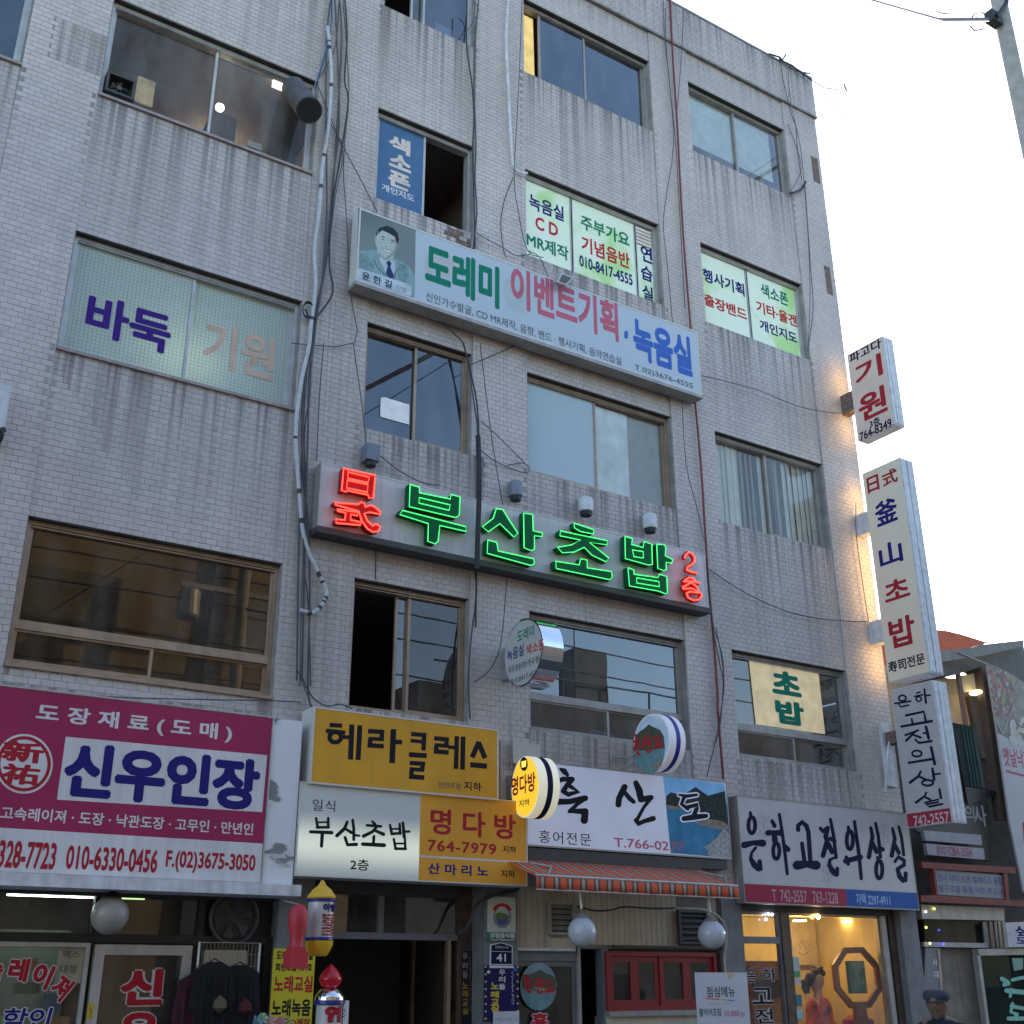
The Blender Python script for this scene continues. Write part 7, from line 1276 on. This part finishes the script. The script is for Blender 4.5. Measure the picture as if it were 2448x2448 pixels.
# ================================================================== CABLES AND PIPES ON THE WALL
GC = 'grey cables running down the wall between the left windows'
def wc(lab, r, Y, pts, grp=None, mat='cable', cat='cable', name='cable'):
    P = [at(p[0], p[1], p[2], Y=Y) for p in pts]; Q = [P[0]]
    for i in range(len(P)-1):                                   # catmull-rom smoothing
        p0, p1, p2, p3 = P[max(i-1,0)], P[i], P[i+1], P[min(i+2,len(P)-1)]
        for s in (.33, .66, 1): Q.append(.5*((2*p1)+(p2-p0)*s+(2*p0-5*p1+4*p2-p3)*s*s+(3*p1-p0-3*p2+p3)*s**3))
    return cable(Q, r, mat, lab, grp, 6, cat, name)
W1 = [('r1',1845,150),('r1',1855,250),('r1',1865,380),('r1',1865,500),('r1',1850,700),('r1',1832,830),('r1',1815,950),('r1',1797,1200),('r1',1772,1400),('r1',1778,1600),('r1',1752,1830),('r4',1740,20),('r4',1700,200),('r4',1672,400),('r4',1665,560),('r4',1675,700),('r4',1690,900),('r4',1705,1050),('r4',1740,1180),('r4',1800,1310),('r4',1838,1400),('r4',1820,1465),('r4',1760,1520),('r4',1690,1505)]
cq = thing('conduit', at('r4',1690,1505,Y=-.06), 'thick pale taped conduit snaking down the wall right of the left windows', 'pipe')
P = [at(*p, Y=-.07) for p in W1]; Q = [P[0]]
for i in range(len(P)-1):
    p0, p1, p2, p3 = P[max(i-1,0)], P[i], P[i+1], P[min(i+2,len(P)-1)]
    for s in (.25, .5, .75, 1): Q.append(.5*((2*p1)+(p2-p0)*s+(2*p0-5*p1+4*p2-p3)*s*s+(3*p1-p0-3*p2+p3)*s**3))
MB().tube(Q, .023, 10).build('sleeve', M('conduit_tape',(.5,.51,.54),.5,var=.2,vs=20), cq, smooth=True)
rn = random.Random(4)
for i in range(2, len(Q)-1):
    if rn.random() < .15:
        a, b = Q[i], Q[i+1]; m0 = a.lerp(b, rn.uniform(.1,.6)); m1 = m0+(b-a).normalized()*rn.uniform(.02,.06); MB().tube([m0, m1], .0245, 10).build('tape_band', 'darkmetal', cq, smooth=True)
runs = [ [('r1',1868,0),('r1',1860,180),('r1',1800,420),('r1',1770,490)],
 [('r1',1910,-20),('r1',1925,200),('r1',1905,600),('r1',1880,1000),('r1',1850,1400),('r1',1790,1700),('r4',1745,40),('r4',1712,250),('r4',1700,500),('r4',1712,800),('r4',1735,1000),('r4',1745,1400),('r4',1735,1900),('r7',1690,190),('r7',1720,215)],
 [('r2',95,-20),('r2',110,300),('r2',120,700),('r2',85,1000),('r2',60,1300),('r2',20,1600),('r4',1760,0),('r4',1740,200),('r4',1735,500),('r4',1722,900),('r4',1715,1300),('r4',1700,1900)],
 [('r2',150,-20),('r2',165,200),('r2',150,450),('r2',172,560),('r2',140,800),('r2',90,1100),('r2',70,1300),('r2',65,1500),('r2',85,1640),('r2',30,1740),('r1',1755,1800),('r1',1720,1740)],
 [('r2',120,-20),('r2',100,250),('r2',30,400),('r1',1800,430)], [('r2',75,-20),('r2',50,200),('r2',45,600),('r2',50,1000),('r2',45,1300),('r2',10,1700),('r4',1730,100),('r4',1690,900),('r4',1680,1300),('r4',1672,1900)],
 [('r2',-5,470),('r2',70,660),('r2',145,830),('r2',230,990),('r2',335,1195)], [('r2',60,680),('r2',140,850),('r2',100,1100),('r2',60,1400),('r4',1752,150),('r4',1700,1400),('r4',1690,1930)],
 [('r2',140,-20),('r2',175,500),('r2',150,800),('r2',145,1000),('r2',160,1200),('r2',180,1640),('r2',205,1930),('r5',-10,0)], [('r5',95,0),('r5',100,250),('r5',65,500),('r5',70,800),('r5',60,1200),('r5',90,1500),('r5',100,1930)],
 [('r5',175,0),('r5',150,300),('r5',135,660)], [('r5',340,0),('r5',390,350),('r5',415,590)], [('r5',470,1100),('r5',465,1330)], [('r5',480,625),('r5',600,720),('r5',740,790),('r5',830,800)],
 [('r2',870,0),('r2',905,60),('r2',850,160),('r2',800,215)], [('r2',840,0),('r2',838,260),('r2',865,450),('r2',880,650),('r2',872,850),('r2',880,1100),('r2',885,1400)], [('r2',905,0),('r2',885,260),('r2',880,500),('r2',890,800),('r2',885,1000),('r2',895,1200),('r2',875,1400)],
 [('t2',940,1150),('t2',1050,1260),('t2',1150,1360),('t2',1190,1500),('r5',1000,200),('r5',1030,400),('r5',1040,500),('r5',1035,800),('r5',1020,1200),('r5',1035,1400),('r5',1000,1700),('r5',990,1930),('r8',965,270)],
 [('r5',960,0),('r5',1010,200),('r5',1045,430),('r5',1045,900),('r5',1035,1300),('r5',1030,1600)], [('r5',1055,0),('r5',1090,300),('r5',1130,600),('r5',1180,900),('r5',1215,1100),('r5',1200,1400),('r5',1170,1700),('r5',1110,1840),('r5',1020,1910)],
 [('r5',1045,590),('r5',1130,660),('r5',1250,715),('r5',1320,730),('r5',1330,700),('r5',1290,675),('r5',1210,690)], [('r5',985,130),('r5',1150,60),('r5',1260,10)], [('r5',1060,440),('r5',1150,520),('r5',1310,680)],
 [('r2',1150,0),('r2',1135,400),('r2',1120,700),('r2',1105,1000),('r2',1130,1200),('r2',1180,1410),('r2',1270,1450)], [('r2',1100,1000),('r2',1050,1130),('r2',1030,1260),('r2',1045,1400),('r2',1060,1450)], [('r2',1180,1410),('r2',1250,1450),('r2',1295,1560)], [('r2',895,1315),('r2',1050,1400),('r2',1120,1440),('r2',1200,1430)],
 [('r3',185,40),('r3',190,250),('r3',215,500),('r3',235,700),('r3',250,950),('r3',280,1500)], [('r3',175,0),('r3',182,200),('r3',205,400),('r3',225,700),('r3',190,950),('r3',175,1100),('r3',195,1300),('r3',220,1570)], [('r3',272,50),('r3',265,250),('r3',240,560)],
 [('r3',745,285),('r3',760,400),('r3',800,560),('r3',820,620),('r3',830,750),('r3',850,880)], [('r3',780,300),('r3',795,500),('r3',840,700),('r3',860,880),('r3',880,1150),('r3',890,1400),('r3',885,1600),('r3',880,1710)], [('r3',780,600),('r3',840,770),('r3',840,850),('r3',790,940)], [('r3',865,900),('r3',892,1300),('r3',905,1500),('r3',880,1700)],
 [('r6',300,400),('r6',320,700),('r6',370,900),('r6',405,1060)], [('r6',395,275),('r6',650,340),('r6',850,420),('r6',1000,450),('r6',1060,455)], [('r6',430,1200),('r6',600,1310),('r6',800,1400),('r6',1000,1440),('r6',1190,1450)], [('r6',1130,880),('r6',1132,1040),('r6',1160,1250),('r6',1190,1450)],
 [('r6',425,1250),('r6',445,1450),('r6',490,1600),('r6',500,1750),('r6',480,1930)], [('r6',440,1450),('r6',490,1700),('r9',470,300),('r9',440,500),('r9',385,730)], [('r9',430,0),('r9',465,200),('r9',455,450),('r9',430,560)], [('r7',0,118),('r7',700,155),('r7',1500,172),('r7',1640,180)],
 [('r7',1640,30),('r7',1700,150),('r7',1780,200),('r7',1850,190),('r7',1920,215)], [('r7',1620,0),('r7',1660,100),('r7',1700,210)] ]
def landmark(p):
    x, z = p.x, p.z
    if z > 15.9: return 'the roof edge'
    for c, (x0, x1) in enumerate(COLS):
        if x0-.25 < x < x1+.35:
            col = ('leftmost', 'left', 'narrow', 'wide', 'right')[c]
            if z > 13.7: return 'top floor '+col+' window'
            if 10.6 < z: return 'fourth floor '+col+' window'
            if 9.2 < z < 10.6 and x > 4.5 and x < 10.4: return 'the event sign'
            if 7.3 < z: return 'third floor '+col+' window'
            if 5.95 < z < 7.3 and 4.3 < x < 10.3: return 'the neon sign'
            if 4.25 < z: return 'second floor '+col+' window'
            return 'the shop signs'
    return 'wall by '+('taped conduit' if x < 5.2 else 'middle windows' if x < 7.4 else 'red pipe' if x < 10.9 else 'right corner')
seen = {}
for i, r_ in enumerate(runs):
    A = at(*r_[0], Y=0); Bp = at(*r_[-1], Y=0); rad = .011 if i in (1,2,3,5,16,15,17,18) else .0065
    lab = ('thick'  if rad > .01 else 'thin')+' cable from '+landmark(A)+' to '+landmark(Bp)
    n_ = seen.get(lab, 0); seen[lab] = n_+1
    if n_: lab = ('second ','third ','fourth ','fifth ','sixth ')[min(n_-1,4)]+lab
    wc(lab, rad, -.04-.012*(i % 4) if i != 13 else -.05, r_, 'cables on the wall', 'cable' if i % 3 else 'cabled')
# several thicker strands in the middle bundle crossing the neon sign
for dx, rr_, w_ in ((0,.016,'thickest'),(10,.012,'rightmost'),(-9,.01,'leftmost')): wc(w_+' of the three dark cables crossing in front of the neon sign', rr_, -.36, [('r5',1042+dx,520),('r5',1046+dx,640),('r5',1048+dx,860),('r5',1040+dx,1100),('r5',1036+dx,1270)], 'cables crossing the neon sign', 'cabled')
# coil of cable
cc = MB()
for i in range(4): cc.tube([at('r1', 1735+30*math.cos(q*.6+i), 1745+38*math.sin(q*.6+i)*(1+.1*i), Y=-.05-.01*i) for q in range(11)], .007, 5)
solo('cable_coil', cc, 'cabled', 'tangled coil of dark cable at the top right corner of the frosted window', 'cable')
for lab, pts, r_, m_ in (('red pipe running down the wall from the roof to the long event sign', [('r3',207,-30),('r3',222,300),('r3',240,560),('r3',255,850),('r3',272,1150),('r3',308,1600)], .017, 'redpipe'), ('red pipe running down beside the neon sign to the pale blue restaurant sign', [('r6',362,395),('r6',390,700),('r6',413,1060),('r6',425,1250),('r6',448,1500),('r6',470,1800),('r9',440,400),('r9',467,740)], .017, 'redpipe')):
    if 'redpipe' not in MT: MT['redpipe'] = M('red_brown_pipe', (.22,.04,.04), .6, var=.3)
    wc(lab, r_, -.05, pts, None, m_, 'pipe', 'drain_pipe')
wc('pale plastic pipe running down and turning into the window at the top middle', .02, -.06, [('r2',1075,-20),('r2',1060,200),('r2',1068,400),('r2',1080,650),('r2',1095,900),('r2',1115,960),('r2',1150,975),('r2',1178,975)], None, 'whited', 'pipe', 'drain_pipe')
wc('grey cable bundle turning into the bottom corner of the upper right window', .022, -.05, [('r3',868,885),('r3',850,920),('r3',820,935),('r3',795,942)], None, 'cabled')
wc('light blue cord hanging at the top beside the taped conduit', .006, -.08, [('r1',1872,0),('r1',1868,120),('r1',1830,300),('r1',1770,490)], None, M('blue_cord',(.05,.2,.42),.6))
wc('white hose looping from under the awning past the right globe lamp', .013, -.3, [('s5',1100,360),('s5',1400,375),('s5',1550,420),('s5',1650,500),('s5',1710,620),('s5',1710,800),('s5',1685,950),('s5',1700,1150)], None, M('cream_hose',(.5,.47,.42),.6), 'hose', 'hose')
wc('black cable sagging under the striped awning in front of the cream boards', .01, -.1, [('s5',-100,340),('s5',100,390),('s5',300,385),('s5',480,345),('s5',800,365),('s5',1100,360)], None, 'cabled')
wc('thick black cables looping over the top of the grey pier beside the entrance', .018, -.03, [('s4',170,720),('s4',300,640),('s4',400,400),('s4',480,290),('s4',700,200),('s4',950,150)], None, 'cabled'); wc('second black cable looping over the top of the grey pier', .014, -.05, [('s4',460,300),('s4',600,215),('s4',850,185),('s4',1000,100)], None, 'cabled')
# small wall boxes
a, b, c, d = rect('r4', -60, 225, 45, 510, -.18); solo('wall_box', MB().box(a, b, -.18, -.002, c, d), 'whited', 'white metal box cut off by the left edge of the picture', 'box')
solo('wall_camera', MB().tube([at('r4',0,495,Y=-.3), at('r4',20,490,Y=-.35)], .03, 10).box(at('r4',0,530,Y=-.2).x-.02, at('r4',5,530,Y=-.2).x+.02, -.25, -.0, at('r4',0,530,Y=-.2).z-.02, at('r4',0,530,Y=-.2).z+.02), 'black', 'small black camera under the white box at the left edge', 'camera')
item('power_meter', 'r8', 1200, 400, 1350, 520, -.1, .1, M('cream_box',(.5,.47,.42),.6,var=.1), 'cream plastic box on the wall just above the glowing yellow oval sign', 'box')
wc('grey steel pole standing between the yellow sign and the glowing oval sign', .018, -.12, [('r8',1128,385),('r8',1130,500),('r8',1132,700)], None, 'alud', 'pole', 'steel_pole'); wc('thin grey pipe on the wall above the glowing oval sign', .012, -.06, [('r8',1185,225),('r8',1187,380),('r8',1190,540)], None, 'alud', 'pipe', 'drain_pipe')
for i, (x_, y_) in enumerate(((30,880),(42,910),(10,1000))): pass
item('corner_pipe_cover', 's8', 60, 1050, 140, 1620, -.05, .05, 'whited', 'pale vertical pipe cover on the corner behind the tailor projecting sign', 'cover')
wc('bent white pipe at the corner behind the tailor projecting sign', .022, -.1, [('s8',110,1150),('s8',80,1400),('s8',65,1680)], None, 'whited', 'pipe', 'drain_pipe')
